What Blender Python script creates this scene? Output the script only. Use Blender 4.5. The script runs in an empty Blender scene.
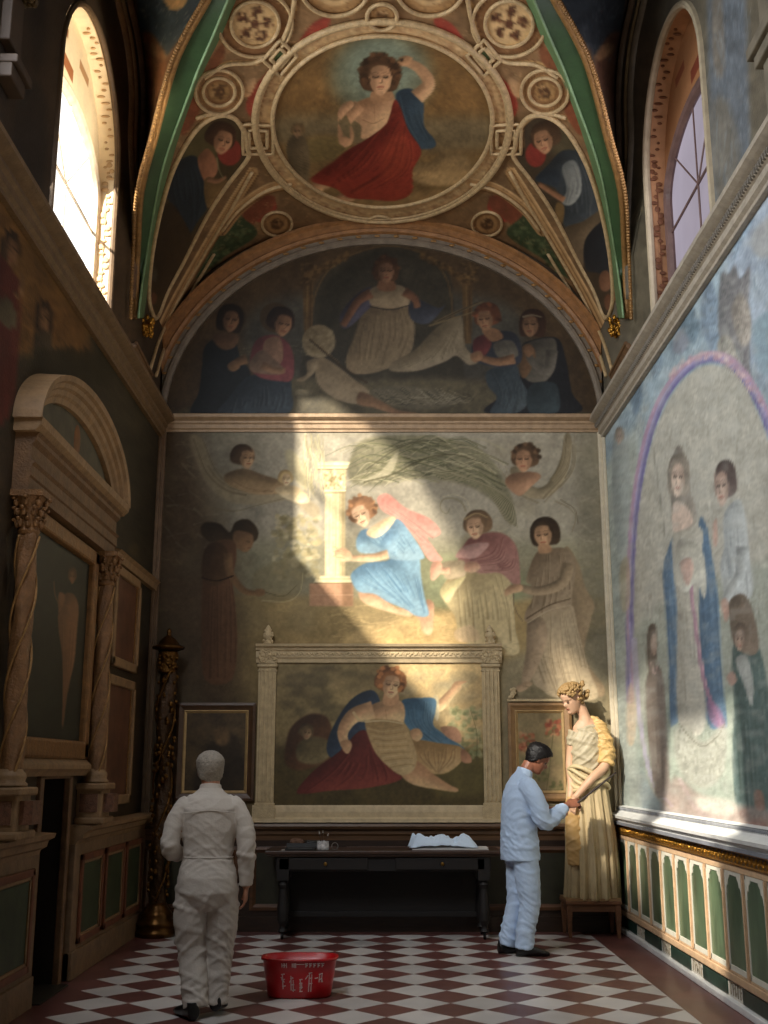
import bpy, bmesh, math, random
import numpy as np
from mathutils import Vector, Matrix
PI = math.pi
C = bpy.context.scene.collection
rnd = random.Random(7)
# ---------------------------------------------------------------- camera model (photo px -> world rays)
F = 1107.0; PITCH = 0.22807; YAW = 0.0019; CAM = np.array([0.0, 0.0, 1.55])
W = 2.40; D = 11.49; ZC = 5.145
_cp, _sp = math.cos(PITCH), math.sin(PITCH); _cy, _sy = math.cos(YAW), math.sin(YAW)
def pix(P):
    P = np.asarray(P, float); d = P - CAM
    x = d[..., 0]*_cy - d[..., 1]*_sy; y = d[..., 0]*_sy + d[..., 1]*_cy; z = d[..., 2]
    dep = y*_cp + z*_sp; v = z*_cp - y*_sp
    dep = np.maximum(dep, 1e-3)
    return 384 + F*x/dep, 512 - F*v/dep
def ray(px, py):
    a = (np.asarray(px, float) - 384)/F; v = (512 - np.asarray(py, float))/F
    y = _cp - v*_sp; z = _sp + v*_cp
    return np.stack([a*_cy + y*_sy, -a*_sy + y*_cy, z], -1)
def on(axis, val, px, py):
    d = ray(px, py); t = (val - CAM[axis])/d[..., axis]
    return CAM + d*t[..., None]
def on_back(px, py, off=0.0): return on(1, D - off, px, py)
def on_left(px, py, off=0.0): return on(0, -W + off, px, py)
def on_right(px, py, off=0.0): return on(0, W - off, px, py)
def on_floor(px, py, z=0.0): return on(2, z, px, py)
# ---------------------------------------------------------------- a small numpy fresco painter (sRGB 0..255)
def box1(a, r, ax):
    r = int(r)
    if r < 1: return a
    pad = [(0, 0)]*a.ndim; pad[ax] = (r + 1, r)
    c = np.cumsum(np.pad(a, pad, mode='edge'), axis=ax, dtype=np.float32)
    n = a.shape[ax]; hi = [slice(None)]*a.ndim; lo = [slice(None)]*a.ndim
    hi[ax] = slice(2*r + 1, 2*r + 1 + n); lo[ax] = slice(0, n)
    return (c[tuple(hi)] - c[tuple(lo)])/(2*r + 1)
def blur(a, s):
    r = max(0, int(round(s*0.9)))
    for _ in range(2):
        a = box1(box1(a, r, 0), r, 1)
    return a
def spline(pts, n=7, closed=True):
    p = np.asarray(pts, float)
    if len(p) < 3:
        return p if closed else np.stack([p[0] + (p[-1] - p[0])*t for t in np.linspace(0, 1, n)])
    if closed: q = np.concatenate([p[-1:], p, p[:2]])
    else: q = np.concatenate([2*p[:1] - p[1:2], p, 2*p[-1:] - p[-2:-1]])
    out = []; t = np.linspace(0, 1, n, endpoint=False)[:, None]
    for i in range(len(q) - 3):
        a, b, c, d = q[i:i + 4]
        out.append(.5*((2*b) + (c - a)*t + (2*a - 5*b + 4*c - d)*t*t + (3*b - a - 3*c + d)*t**3))
    r = np.concatenate(out)
    return r if closed else np.concatenate([r, p[-1:]])
def vnoise(h, w, cell, rng):
    gh, gw = int(h/cell) + 3, int(w/cell) + 3
    g = rng.random((gh, gw)).astype(np.float32)
    y = np.arange(h)/cell; x = np.arange(w)/cell
    yi = y.astype(int); xi = x.astype(int); fy = (y - yi)[:, None]; fx = (x - xi)[None]
    fy = fy*fy*(3 - 2*fy); fx = fx*fx*(3 - 2*fx)
    a = g[yi][:, xi]; b = g[yi][:, xi + 1]; c = g[yi + 1][:, xi]; d = g[yi + 1][:, xi + 1]
    return ((a*(1 - fx) + b*fx)*(1 - fy) + (c*(1 - fx) + d*fx)*fy)*2 - 1
def col(c):
    if isinstance(c, str):
        return np.array([int(c[i:i + 2], 16) for i in (0, 2, 4)], np.float32)
    return np.array(c, np.float32)
class Paint:
    def __init__(s, x0, y0, x1, y1, base, sc=2.0, seed=1):
        s.x0, s.y0, s.x1, s.y1, s.sc = x0, y0, x1, y1, sc
        s.w, s.h = int((x1 - x0)*sc), int((y1 - y0)*sc)
        s.a = np.empty((s.h, s.w, 3), np.float32); s.a[:] = col(base)
        s.rng = np.random.default_rng(seed); s.ox = s.oy = 0.0; s.k = 1.0; s.L = (-.5, -.8)
    def view(s, ox=0, oy=0, k=1.0): s.ox, s.oy, s.k = ox, oy, k; return s
    def P(s, pts):
        p = np.asarray(pts, float)*s.k + (s.ox, s.oy)
        return (p - (s.x0, s.y0))*s.sc
    def _bb(s, p, m):
        x0 = max(0, int(p[:, 0].min() - m)); x1 = min(s.w, int(p[:, 0].max() + m) + 2)
        y0 = max(0, int(p[:, 1].min() - m)); y1 = min(s.h, int(p[:, 1].max() + m) + 2)
        return x0, y0, x1, y1
    def mask(s, p, soft):
        x0, y0, x1, y1 = s._bb(p, soft*2 + 2)
        if x1 <= x0 or y1 <= y0: return None
        m = np.zeros((y1 - y0, x1 - x0), bool)
        ys = np.arange(y0, y1) + .5; n = len(p)
        cols = np.arange(x0, x1) + .5
        for i in range(n):
            ax, ay = p[i]; bx, by = p[(i + 1) % n]
            if ay == by: continue
            lo, hi = min(ay, by), max(ay, by)
            r0, r1 = np.searchsorted(ys, [lo, hi])
            if r1 <= r0: continue
            xc = ax + (ys[r0:r1] - ay)*(bx - ax)/(by - ay)
            m[r0:r1] ^= cols[None] > xc[:, None]
        m = m.astype(np.float32)
        return (x0, y0, x1, y1), blur(m, max(soft, .6))
    def blend(s, bb, m, c):
        x0, y0, x1, y1 = bb; r = s.a[y0:y1, x0:x1]
        r += (c - r)*m[..., None]
    def poly(s, pts, c, soft=.8, al=1.0, sm=True, sh=0.0, r=6, hi=None, lo=None, rough=0.06, cell=5):
        c = col(c); p = s.P(pts); p = spline(p) if sm else p
        g = s.mask(p, soft*s.sc*.6)
        if g is None: return None
        bb, m = g; cc = np.broadcast_to(c, m.shape + (3,)).copy()
        if sh:
            R = r*s.sc; h = blur(m, R)
            gy, gx = np.gradient(h); t = np.clip((-gx*s.L[0] - gy*s.L[1])*-R*1.6*sh, -1, 1)[..., None]
            hc = col(hi) if hi is not None else np.minimum(c*1.3 + 18, 255)
            lc = col(lo) if lo is not None else c*.45
            cc = cc + np.where(t > 0, (hc - cc)*t, (cc - lc)*t)
        if rough:
            cc = cc*(1 + rough*vnoise(m.shape[0], m.shape[1], cell*s.sc*.5, s.rng)[..., None])
        s.blend(bb, m*al, cc); return bb, m
    def ell(s, cx, cy, rx, ry, c, rot=0, **k):
        t = np.linspace(0, 2*PI, 28, endpoint=False); a = math.radians(rot)
        x, y = rx*np.cos(t), ry*np.sin(t)
        return s.poly(np.stack([cx + x*math.cos(a) - y*math.sin(a), cy + x*math.sin(a) + y*math.cos(a)], 1), c, sm=False, **k)
    def line(s, pts, c, w=1.0, w1=None, al=1.0, soft=.6, sm=True, clip=None):
        p = s.P(pts); p = spline(p, 6, False) if sm and len(p) > 2 else p
        w1 = w if w1 is None else w1; S = s.sc*s.k if s.k < .9 else s.sc
        S = s.sc
        x0, y0, x1, y1 = s._bb(p, max(w, w1)*S + soft*S + 2)
        if x1 <= x0 or y1 <= y0: return
        m = np.zeros((y1 - y0, x1 - x0), np.float32); n = len(p) - 1
        for i in range(n):
            a, b = p[i], p[i + 1]; wa = (w + (w1 - w)*i/n)*S*.5; wb = (w + (w1 - w)*(i + 1)/n)*S*.5
            mg = max(wa, wb) + soft*S + 1
            u0 = max(x0, int(min(a[0], b[0]) - mg)); u1 = min(x1, int(max(a[0], b[0]) + mg) + 2)
            v0 = max(y0, int(min(a[1], b[1]) - mg)); v1 = min(y1, int(max(a[1], b[1]) + mg) + 2)
            if u1 <= u0 or v1 <= v0: continue
            X = np.arange(u0, u1) + .5; Y = (np.arange(v0, v1) + .5)[:, None]
            d = b - a; L2 = max(d @ d, 1e-6)
            t = np.clip(((X - a[0])*d[0] + (Y - a[1])*d[1])/L2, 0, 1)
            dd = np.hypot(X - a[0] - t*d[0], Y - a[1] - t*d[1])
            k = np.clip((wa + (wb - wa)*t + soft*S*.5 - dd)/(soft*S), 0, 1)
            sub = m[v0 - y0:v1 - y0, u0 - x0:u1 - x0]; np.maximum(sub, k, out=sub)
        if clip is not None:
            (a0, b0, a1, b1), cm = clip; full = np.zeros_like(m)
            i0, j0, i1, j1 = max(x0, a0), max(y0, b0), min(x1, a1), min(y1, b1)
            if i1 > i0 and j1 > j0: full[j0 - y0:j1 - y0, i0 - x0:i1 - x0] = cm[j0 - b0:j1 - b0, i0 - a0:i1 - a0]
            m = m*full
        s.blend((x0, y0, x1, y1), m*al, col(c))
    def folds(s, A, B, n, dark, light, w=1.2, al=.55, clip=None, jit=.35):
        A = spline(A, 8, False); B = spline(B, 8, False)
        f = lambda q: q[np.linspace(0, len(q) - 1, 9).round().astype(int)]
        A, B = f(A), f(B)
        for i in range(n):
            t = (i + .5 + jit*2*(s.rng.random() - .5))/n
            P_ = A + (B - A)*np.clip(t + np.linspace(-1, 1, 9)[:, None]*(s.rng.random() - .5)*.9/n, 0, 1)
            a = s.rng.integers(0, 4); b = 9 - s.rng.integers(0, 4)
            if b - a < 3: a, b = 2, 7
            ww = w*(.7 + 1.1*s.rng.random())
            s.line(P_[a:b], dark, ww*.5, ww*1.5, al*(.45 + .5*s.rng.random()), soft=1.3*w, clip=clip)
            o = (B - A)*(.34/n)
            s.line((P_ + o)[a:b], light, ww*.4, ww*1.3, al*(.3 + .45*s.rng.random()), soft=1.5*w, clip=clip)
    def figure_arm(s, pts, c, w0, w1, sh=.8, **k):
        p = spline(pts, 6, False); n = len(p); d = np.gradient(p, axis=0); nn = np.stack([-d[:, 1], d[:, 0]], 1)
        nn /= np.maximum(np.hypot(nn[:, 0], nn[:, 1])[:, None], 1e-6)
        wv = np.linspace(w0, w1, n)[:, None]*.5
        return s.poly(np.concatenate([p + nn*wv, (p - nn*wv)[::-1]]), c, sm=False, sh=sh, r=max(w0, w1)*s.k*.4, **k)
    def head(s, cx, cy, r, skin, hair, tilt=0, turn=0., down=0., halo=None, curls=0, back=1.0, longhair=0, lips='a0503f', veil=None, beard=None, sq=1.0):
        """r: half face height; tilt in degrees; turn -1 (to the left) .. 1 ; down 0..1"""
        a = math.radians(tilt); ca, sa = math.cos(a), math.sin(a)
        T = lambda x, y: (cx + r*sq*(x*ca - y*sa), cy + r*(x*sa + y*ca))
        Ts = lambda L: [T(*q) for q in L]
        rot = tilt; hc = col(hair); sk = col(skin)
        if halo is not None: s.ell(cx - turn*r*.3, cy - .2*r, r*1.75, r*1.75, halo, al=.8, soft=1.2)
        bx = -turn*.32
        if veil is not None:
            s.poly(Ts([(bx - 1.0, .9), (bx - 1.12, -.3), (bx - .6, -1.2), (bx + .2, -1.38), (bx + .85, -1.0), (bx + 1.1, -.1), (bx + 1.0, 1.0), (bx + .3, 1.3)]), veil, sh=.6, r=r*s.k*.5)
        s.poly(Ts([(bx - .95, .35 + longhair), (bx - 1.05*back, -.35), (bx - .62, -1.08), (bx + .1, -1.25), (bx + .75, -1.0), (bx + 1.05*back, -.3), (bx + .9, .4 + longhair), (bx, .6 + longhair*.6)]), hair, sh=.7, r=r*s.k*.4)
        fx = turn*.22
        s.poly(Ts([(fx - .66, -.35), (fx - .55, -.75), (fx, -.9), (fx + .55, -.75), (fx + .66, -.35), (fx + .6, .25), (fx + .36, .74), (fx + turn*.12, .98), (fx - .36, .74), (fx - .6, .25)]), skin, sh=.75, r=r*s.k*.55, lo=sk*.5)
        # shaded cheek away from the light
        s.poly(Ts([(fx + .5*(1 if turn <= 0 else -1), -.5), (fx + .62*(1 if turn <= 0 else -1), .2), (fx + .3*(1 if turn <= 0 else -1), .75), (fx + .28*(1 if turn <= 0 else -1), .1)]), sk*.62, al=.45, soft=1.2)
        e = turn*.30; dy = .10*down; ww = max(.55, r*s.k*.085)
        dk = hc*.35 + sk*.12
        for sx in (-.28, .28):
            wx = sx*(1 - abs(turn)*.25) + fx*.6 + e*.7; far = 1 - .5*abs(turn)*(np.sign(sx) == np.sign(turn))
            s.ell(*T(wx, -.08 + dy), r*.2*far*sq, r*.13, sk*.62, al=.55, soft=.9)
            s.line(Ts([(wx - .15*far, -.06 + dy), (wx, -.01 + dy + .03*down), (wx + .15*far, -.06 + dy)]), dk, ww*.9, al=.75, soft=.6)
            s.line(Ts([(wx - .19*far, -.25 + dy), (wx, -.31 + dy), (wx + .19*far, -.25 + dy)]), sk*.45, ww*.7, al=.4, soft=.8)
        nx = fx*.6 + e
        s.line(Ts([(nx*.75 - .02, -.1 + dy), (nx + .08*np.sign(turn or 1), .22 + dy), (nx - .06, .30 + dy)]), sk*.55, ww*.8, al=.6, soft=.8)
        s.line(Ts([(nx*.75 - .06*np.sign(turn or 1), -.1 + dy), (nx - .02, .2 + dy)]), np.minimum(sk*1.2 + 12, 255), ww*.9, al=.5, soft=.8)
        s.line(Ts([(nx*.9 - .17, .52 + dy), (nx*.9, .49 + dy), (nx*.9 + .17, .51 + dy)]), lips, ww*1.1, al=.75, soft=.7)
        s.line(Ts([(nx*.9 - .1, .62 + dy), (nx*.9 + .1, .62 + dy)]), sk*.7, ww, al=.5, soft=.6)
        # hair over the forehead
        s.poly(Ts([(bx - .98, .2), (bx - .8, -.9), (bx + .1, -1.25), (bx + .85, -.85), (bx + 1.0, .15), (fx + .62, -.1), (fx + .45, -.55), (fx, -.72 + .1*down), (fx - .45, -.55), (fx - .62, -.1)]), hair, sh=.6, r=r*s.k*.25)
        if beard is not None:
            s.poly(Ts([(fx - .5, .25), (fx - .3, .5), (fx, .42), (fx + .3, .5), (fx + .5, .25), (fx + .4, .95), (fx, 1.25), (fx - .4, .95)]), beard, sh=.4, r=2)
        for i in range(curls):
            t = s.rng.random()*2*PI; q = .82 + .3*s.rng.random()
            if math.sin(t) > .55 and abs(math.cos(t)) < .75: continue
            x, y = bx + math.cos(t)*q, -.3 + math.sin(t)*q*.95
            s.ell(*T(x, y), r*.17*sq, r*.15, hc*(.6 + .9*s.rng.random()), soft=.6, al=.85)
    def mottle(s, amp=.08, cells=(60, 22, 8, 3), tint=None):
        n = sum(vnoise(s.h, s.w, c*s.sc*.5, s.rng)*amp/(1 + .35*i) for i, c in enumerate(cells))
        s.a *= (1 + n)[..., None]
        if tint is not None:
            m = np.clip(vnoise(s.h, s.w, cells[0]*s.sc*.4, s.rng), 0, 1)[..., None]*.35
            s.a += (col(tint) - s.a)*m
    def scumble(s, bb, c, al=.3, n=60, L=12, w=1.4, ang=0, spread=.4):
        x0, y0, x1, y1 = bb
        for _ in range(n):
            x = x0 + (x1 - x0)*s.rng.random(); y = y0 + (y1 - y0)*s.rng.random()
            t = math.radians(ang) + (s.rng.random() - .5)*spread*2; l = L*(.4 + s.rng.random())
            s.line([(x, y), (x + math.cos(t)*l*.5, y + math.sin(t)*l*.5 + (s.rng.random() - .5)*l*.15), (x + math.cos(t)*l, y + math.sin(t)*l)], col(c)*(.85 + .3*s.rng.random()), w*(.5 + s.rng.random()), w*.3, al)
    def sample(s, px, py):
        """linear RGB at photo points (bilinear, clamped)"""
        x = (np.asarray(px) - s.x0)*s.sc - .5; n_ = s.w - 1.; x = np.mod(np.clip(x, -20*n_, 20*n_), 2*n_); x = np.clip(np.where(x > n_, 2*n_ - x, x), 0, s.w - 1.001); y = np.clip((np.asarray(py) - s.y0)*s.sc - .5, 0, s.h - 1.001)
        xi = x.astype(int); yi = y.astype(int); fx = (x - xi)[..., None]; fy = (y - yi)[..., None]
        a = s.a
        r = (a[yi, xi]*(1 - fx) + a[yi, xi + 1]*fx)*(1 - fy) + (a[yi + 1, xi]*(1 - fx) + a[yi + 1, xi + 1]*fx)*fy
        r = np.clip(r/255., 0, 1)
        return np.where(r <= .04045, r/12.92, ((r + .055)/1.055)**2.4)
# ---------------------------------------------------------------- the large fresco on the end wall
def paint_back():
    p = Paint(136, 424, 636, 870, 'a39c86', 2.0, 3)
    # sky / haze and ground
    p.poly([(136, 424), (640, 424), (640, 560), (136, 560)], 'a7a394', sm=False, soft=20)
    p.poly([(136, 540), (640, 540), (640, 600), (136, 600)], '9c9a80', sm=False, soft=16)
    p.poly([(136, 590), (320, 596), (450, 600), (640, 596), (640, 880), (136, 880)], 'a5905f', sm=False, soft=6)
    p.poly([(360, 630), (470, 612), (480, 650), (400, 660), (340, 660)], 'd2b578', soft=5)
    p.poly([(500, 660), (560, 640), (640, 620), (640, 880), (500, 880)], '8d8468', sm=False, soft=8)
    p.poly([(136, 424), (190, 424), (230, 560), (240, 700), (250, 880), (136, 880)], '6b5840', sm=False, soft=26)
    p.poly([(575, 430), (604, 430), (612, 560), (620, 680), (590, 690), (578, 560)], '84806f', sm=False, soft=8, al=.7)
    p.poly([(400, 560), (470, 556), (520, 570), (520, 600), (420, 606)], '8f9a72', soft=6, al=.8)
    p.mottle(.07, (70, 30, 12, 4), tint='8c8468')
    p.scumble((150, 430, 610, 560), 'c1bda6', .16, 260, 14, 2.0, 15, .7)
    p.scumble((150, 560, 620, 660), '7f7a50', .22, 260, 10, 1.4, 0, .3)
    p.scumble((330, 605, 470, 655), 'e0c488', .28, 150, 12, 1.4, -5, .3)
    # ---- palm wreath along the top
    p.view(320, 430, .2604)
    p.poly([(110, 130), (160, 40), (300, 20), (480, 30), (610, 70), (690, 160), (740, 270), (735, 370), (690, 300), (600, 230), (480, 195), (330, 190), (210, 215), (120, 200)], '76745a', soft=3, al=.85, rough=.12)
    g = p.rng
    for i in range(120):
        t = g.random(); y0 = 30 + 170*g.random()
        x = 110 + 520*t; y = y0 + 40*(t - .5)**2
        L = 90 + 130*g.random(); b = (x - 330)/500
        c = [col('5a5c3c'), col('a7a484'), col('8a8964'), col('3f452e'), col('c8c2a0')][g.integers(0, 5)]
        p.line([(x - L*.5, y - 30*b + 34 - 26*g.random()), (x, y - 12), (x + L*.5, y + 40*max(b, -.2) + 6)], c, .5, 1.6, .5)
    for i in range(34):
        o = (i - 17)*5.2
        c = [col('6d6b4e'), col('b0aa8e'), col('8f8a6c'), col('4e4f38')][i % 4]
        p.line([(470 + o*.4, 190 - abs(o)*.3), (590 + o*.8, 190 + o*.35), (690 + o*.6, 260 + o*.3), (735 + o*.3, 360 + o*.2)], c, 1.6, .5, .55)
    p.poly([(150, 200), (230, 160), (290, 90), (300, 100), (270, 170), (200, 196)], 'b5b096', soft=1, al=.7)
    p.line([(170, 200), (280, 170), (400, 110), (520, 96), (640, 130)], '4f4c34', 2, .8, .7)
    p.line([(180, 150), (300, 70), (420, 40), (560, 60)], '4d4b36', 1.6, .6, .6)
    # scroll
    p.line([(560, 310), (545, 280), (510, 262), (472, 268), (462, 300), (485, 322), (500, 300)], '8d8870', 2.2, 1, .8)
    p.line([(575, 300), (560, 266), (515, 248), (465, 258)], 'c4bda2', 1.2, .6, .7)
    # ---- column
    p.poly([(20, 190), (96, 190), (96, 580), (20, 580)], 'e9dcae', sm=False, soft=.6)
    for x in (30, 44, 60, 76, 88): p.line([(x, 225), (x, 575)], 'bfae7c' if x > 50 else 'f6edc6', 1.1, 1.1, .45)
    p.poly([(78, 200), (97, 200), (97, 580), (80, 580)], '9f8d64', sm=False, soft=1.5, al=.55)
    p.poly([(-12, 124), (116, 122), (104, 150), (0, 152)], 'f0e6c0', sm=False)
    p.line([(-10, 152), (106, 150)], '8f7d54', 1.2); p.line([(-8, 138), (110, 137)], 'b7a676', .7, al=.7)
    p.poly([(8, 152), (102, 152), (92, 230), (22, 230)], 'd8c893', sm=False)
    for i in range(110):
        x = 12 + 86*g.random(); y = 154 + 72*g.random(); p.ell(x, y, 4, 5, 'f7eccb' if g.random() < .55 else '8b7748', soft=.5, al=.7)
    p.line([(20, 232), (96, 232)], 'f4e9c4', 1.6); p.line([(18, 240), (98, 240)], '9c8a5c', 1)
    p.poly([(-10, 560), (118, 560), (126, 588), (-26, 588)], 'efe3b8', sm=False); p.line([(-20, 588), (124, 588)], '8f7d54', 1.2)
    p.line([(-8, 572), (118, 572)], 'a89666', .9)
    p.poly([(-40, 590), (126, 590), (126, 676), (-40, 676)], 'c99b78', sm=False)
    p.poly([(84, 590), (126, 590), (126, 676), (84, 676)], '8d6a4a', sm=False, soft=2, al=.7)
    p.line([(-40, 634), (126, 634)], 'e0b894', .8, al=.5)
    # ---- plant/trees behind the column (left)
    p.view(150, 410, .3255)
    for i in range(170):
        x = 380 + 140*g.random(); y = 320 + 200*g.random(); p.ell(x, y, 6 + 8*g.random(), 4 + 6*g.random(), ['cbbd8c', '9a9168', 'e5d9ae', '7f7750', 'b3a878'][g.integers(0, 5)], soft=.8, al=.5)
    p.poly([(320, 500), (420, 460), (470, 480), (460, 560), (400, 590), (330, 580)], '8b8260', soft=3, al=.6)
    p.line([(345, 585), (420, 588), (460, 560), (470, 500)], 'd3c797', 1.4, .8, .6); p.line([(355, 560), (410, 572), (450, 540)], '5b5336', 1.2, .7, .6)
    for i in range(60):
        x = 470 + 60*g.random(); y = 70 + 150*g.random(); p.line([(x, y), (x + 14*(g.random() - .3), y + 30), (x + 20*(g.random() - .2), y + 60)], ['efe6b8', 'c5bb86', '98906a', 'd6cf9a'][i % 4], 1.2, .5, .5)
    # ---- reclining putto on a swag, upper left
    p.poly([(120, 90), (160, 90), (200, 190), (270, 240), (380, 250), (440, 250), (520, 300), (500, 330), (430, 280), (330, 290), (240, 280), (170, 220)], 'b0a282', soft=2, al=.8)
    p.folds([(125, 90), (170, 200), (260, 262), (400, 262)], [(165, 90), (210, 190), (280, 236), (400, 246)], 7, '5f5238', 'd4c6a2', .9, .6)
    p.line([(180, 300), (260, 310), (340, 290), (420, 270)], '8b7f60', 1.6, .8, .6)
    p.poly([(235, 195), (290, 180), (350, 200), (400, 215), (430, 225), (400, 255), (320, 258), (250, 235), (228, 215)], 'a58a64', sh=.9, r=8)
    p.folds([(250, 190), (300, 225), (380, 245)], [(240, 225), (300, 250), (370, 258)], 5, '6e563a', 'c4a67c', .8, .5)
    p.head(292, 148, 34, 'c39a72', '4f3b28', tilt=0, turn=.8, back=1.05)
    p.head(418, 212, 22, 'e6c79a', 'c2a670', tilt=0, turn=.2)
    p.poly([(385, 240), (420, 232), (460, 240), (490, 280), (450, 285), (400, 262)], 'e5cfa2', sh=.8, r=5)
    p.poly([(415, 130), (440, 125), (470, 170), (485, 240), (460, 230), (430, 190)], 'd9cf9f', soft=1.5, al=.6)
    # ---- dark woman with a winged hood, left
    p.poly([(155, 370), (170, 345), (215, 350), (245, 375), (262, 345), (300, 335), (330, 365), (326, 400), (280, 412), (230, 402), (180, 404)], '43341f', sh=.5, r=8, soft=1)
    p.poly([(262, 372), (310, 380), (318, 400), (312, 422), (296, 436), (276, 430), (256, 410)], '94704c', sh=.6, r=6)
    p.line([(296, 404), (306, 405)], '3b2918', .8); p.line([(300, 423), (309, 422)], '6b3d2a', .7)
    p.poly([(200, 405), (256, 402), (266, 450), (254, 520), (262, 600), (268, 720), (250, 830), (170, 830), (158, 700), (160, 560), (168, 450)], '7a5538', sh=.7, r=16)
    p.folds([(180, 520), (172, 640), (172, 820)], [(256, 520), (264, 640), (262, 820)], 9, '4b3120', '9c7350', 1.0, .6)
    p.poly([(168, 430), (205, 405), (236, 430), (240, 500), (200, 540), (160, 510)], '5c4229', sh=.6, r=8)
    p.figure_arm([(240, 440), (246, 500), (290, 556), (340, 562)], '94704a', 28, 14)
    p.poly([(325, 552), (350, 552), (352, 566), (330, 572)], '94704a', soft=.7)
    p.line([(160, 515), (205, 525), (255, 510)], '3d2a18', 1.6)
    # ---- blue kneeling girl
    p.view(320, 430, .2604)
    p.poly([(220, 262), (262, 246), (330, 300), (420, 340), (464, 390), (440, 412), (410, 410), (450, 470), (470, 500), (420, 500), (370, 420), (310, 350), (240, 310)], 'd99a8e', sh=.8, r=9, hi='efbcae', lo='a8625a')
    p.folds([(240, 262), (330, 330), (430, 400)], [(225, 290), (340, 380), (450, 490)], 6, 'a8645c', 'f0bfb2', .9, .6)
    p.poly([(150, 620), (220, 630), (300, 690), (350, 700), (340, 716), (250, 694), (170, 664)], 'e2b48e', sh=.8, r=6)
    p.poly([(352, 700), (400, 712), (432, 750), (424, 786), (396, 776), (380, 730)], 'e2b48e', sh=.8, r=5)
    p.poly([(412, 650), (436, 664), (438, 700), (430, 760), (414, 720), (404, 680)], 'd8a583', sh=.6, r=4)
    p.poly([(300, 684), (350, 694), (352, 714), (320, 702)], 'e2b48e', sh=.4, r=4)
    bd = p.poly([(290, 345), (330, 380), (372, 450), (384, 500), (388, 560), (402, 640), (418, 710), (370, 714), (330, 690), (260, 660), (210, 630), (148, 620), (118, 570), (130, 540), (180, 510), (260, 500), (270, 470)], '7eaccc', sh=.9, r=11, hi='a3c8de', lo='3f6485')
    p.folds([(170, 530), (230, 600), (330, 680)], [(360, 500), (392, 590), (410, 700)], 9, '46739a', 'a3d2ee', 1.0, .6, clip=bd)
    p.folds([(130, 560), (180, 600), (300, 650)], [(250, 510), (310, 580), (380, 690)], 7, '4a779e', '9fcfec', .9, .5, clip=bd)
    b2 = p.poly([(160, 385), (215, 380), (250, 372), (300, 344), (342, 388), (398, 478), (384, 498), (300, 500), (256, 490), (200, 476), (150, 468), (138, 430)], '86b0cc', sh=.9, r=9, hi='abcbdf', lo='45688a')
    p.folds([(150, 400), (200, 440), (280, 480)], [(300, 350), (340, 420), (380, 490)], 8, '4a769c', 'a9d6ef', .9, .55, clip=b2)
    p.poly([(180, 388), (250, 340), (290, 336), (268, 376), (226, 410), (196, 412)], 'ecd0a6', sh=.6, r=6)
    p.poly([(228, 440), (258, 396), (296, 380), (300, 420), (282, 470), (250, 464)], '7ca8c8', sh=.9, r=8, hi='a6c9df', lo='42678a')
    p.figure_arm([(262, 476), (200, 490), (130, 492), (100, 486)], 'e6bd94', 34, 20)
    p.poly([(60, 462), (90, 452), (118, 470), (120, 496), (96, 506), (62, 494), (56, 476)], 'e6bd94', sh=.6, r=4)
    for q in (462, 474, 486): p.line([(92, q + 6), (52, q - 8 + (q - 474)*.6)], 'dcae84', 1.5, 1, .9)
    p.head(160, 322, 52, 'ecc19a', '8a6240', tilt=-24, turn=-.45, down=.5, curls=30)
    # ---- lady in a rose mantle
    p.poly([(560, 400), (540, 470), (560, 500), (700, 400)], '8e8468', soft=2, al=.5)
    sk = p.poly([(545, 540), (640, 520), (720, 560), (740, 640), (750, 760), (760, 860), (640, 850), (560, 815), (530, 800), (520, 720), (478, 660), (462, 620), (500, 560)], 'cdbc8c', sh=.7, r=16, hi='efe2b6', lo='6f6242')
    p.folds([(520, 570), (530, 680), (545, 800)], [(700, 560), (740, 700), (756, 850)], 12, '7f7048', 'ece0b4', 1.1, .55, clip=sk)
    p.poly([(462, 620), (490, 590), (560, 560), (520, 620), (490, 666)], 'dcd097', sh=.6, r=6)
    p.poly([(520, 770), (580, 750), (616, 800), (560, 816), (524, 806)], 'dfc39c', soft=1, al=.7)
    rm = p.poly([(560, 430), (600, 404), (680, 392), (736, 420), (762, 480), (768, 600), (740, 590), (690, 550), (610, 550), (560, 520), (530, 500)], 'a0706a', sh=.85, r=13, hi='cda196', lo='59332f')
    p.folds([(690, 400), (660, 470), (580, 500)], [(760, 470), (740, 540), (600, 545)], 9, '663c38', 'cf9f96', 1.0, .6, clip=rm)
    p.poly([(548, 450), (610, 432), (650, 440), (600, 490), (545, 492), (520, 486)], 'b9908a', sh=.5, r=6)
    p.poly([(470, 510), (545, 500), (560, 520), (556, 560), (490, 572), (474, 550)], 'b4a384', sh=.8, r=7)
    p.figure_arm([(500, 540), (450, 540), (425, 534)], 'd3a385', 26, 18)
    p.poly([(560, 510), (600, 508), (616, 530), (590, 548), (556, 540)], 'd3a385', sh=.6, r=4)
    p.poly([(430, 512), (462, 506), (468, 540), (440, 576), (424, 566)], 'd6a187', sh=.6, r=4)
    p.head(600, 370, 50, 'c9a17e', '6c553c', tilt=-6, turn=-.45, down=.6, back=1.08)
    p.line([(556, 342), (600, 320), (644, 336)], '9a8560', 2.2, 1.4, .8)
    # ---- cherub in the wreath, upper right
    p.view(370, 410, .3255)
    p.poly([(430, 190), (470, 260), (540, 270), (600, 210), (620, 120), (615, 75), (600, 75), (585, 150), (545, 225), (500, 235), (455, 175)], '8f846a', sh=.7, r=6)
    p.folds([(595, 80), (580, 170), (520, 250)], [(635, 80), (625, 190), (540, 285)], 9, '595038', 'c0b394', .9, .65)
    p.folds([(380, 130), (410, 200), (470, 280)], [(430, 190), (460, 260), (520, 285)], 6, '5c5540', 'b3a88a', .9, .6)
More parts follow.
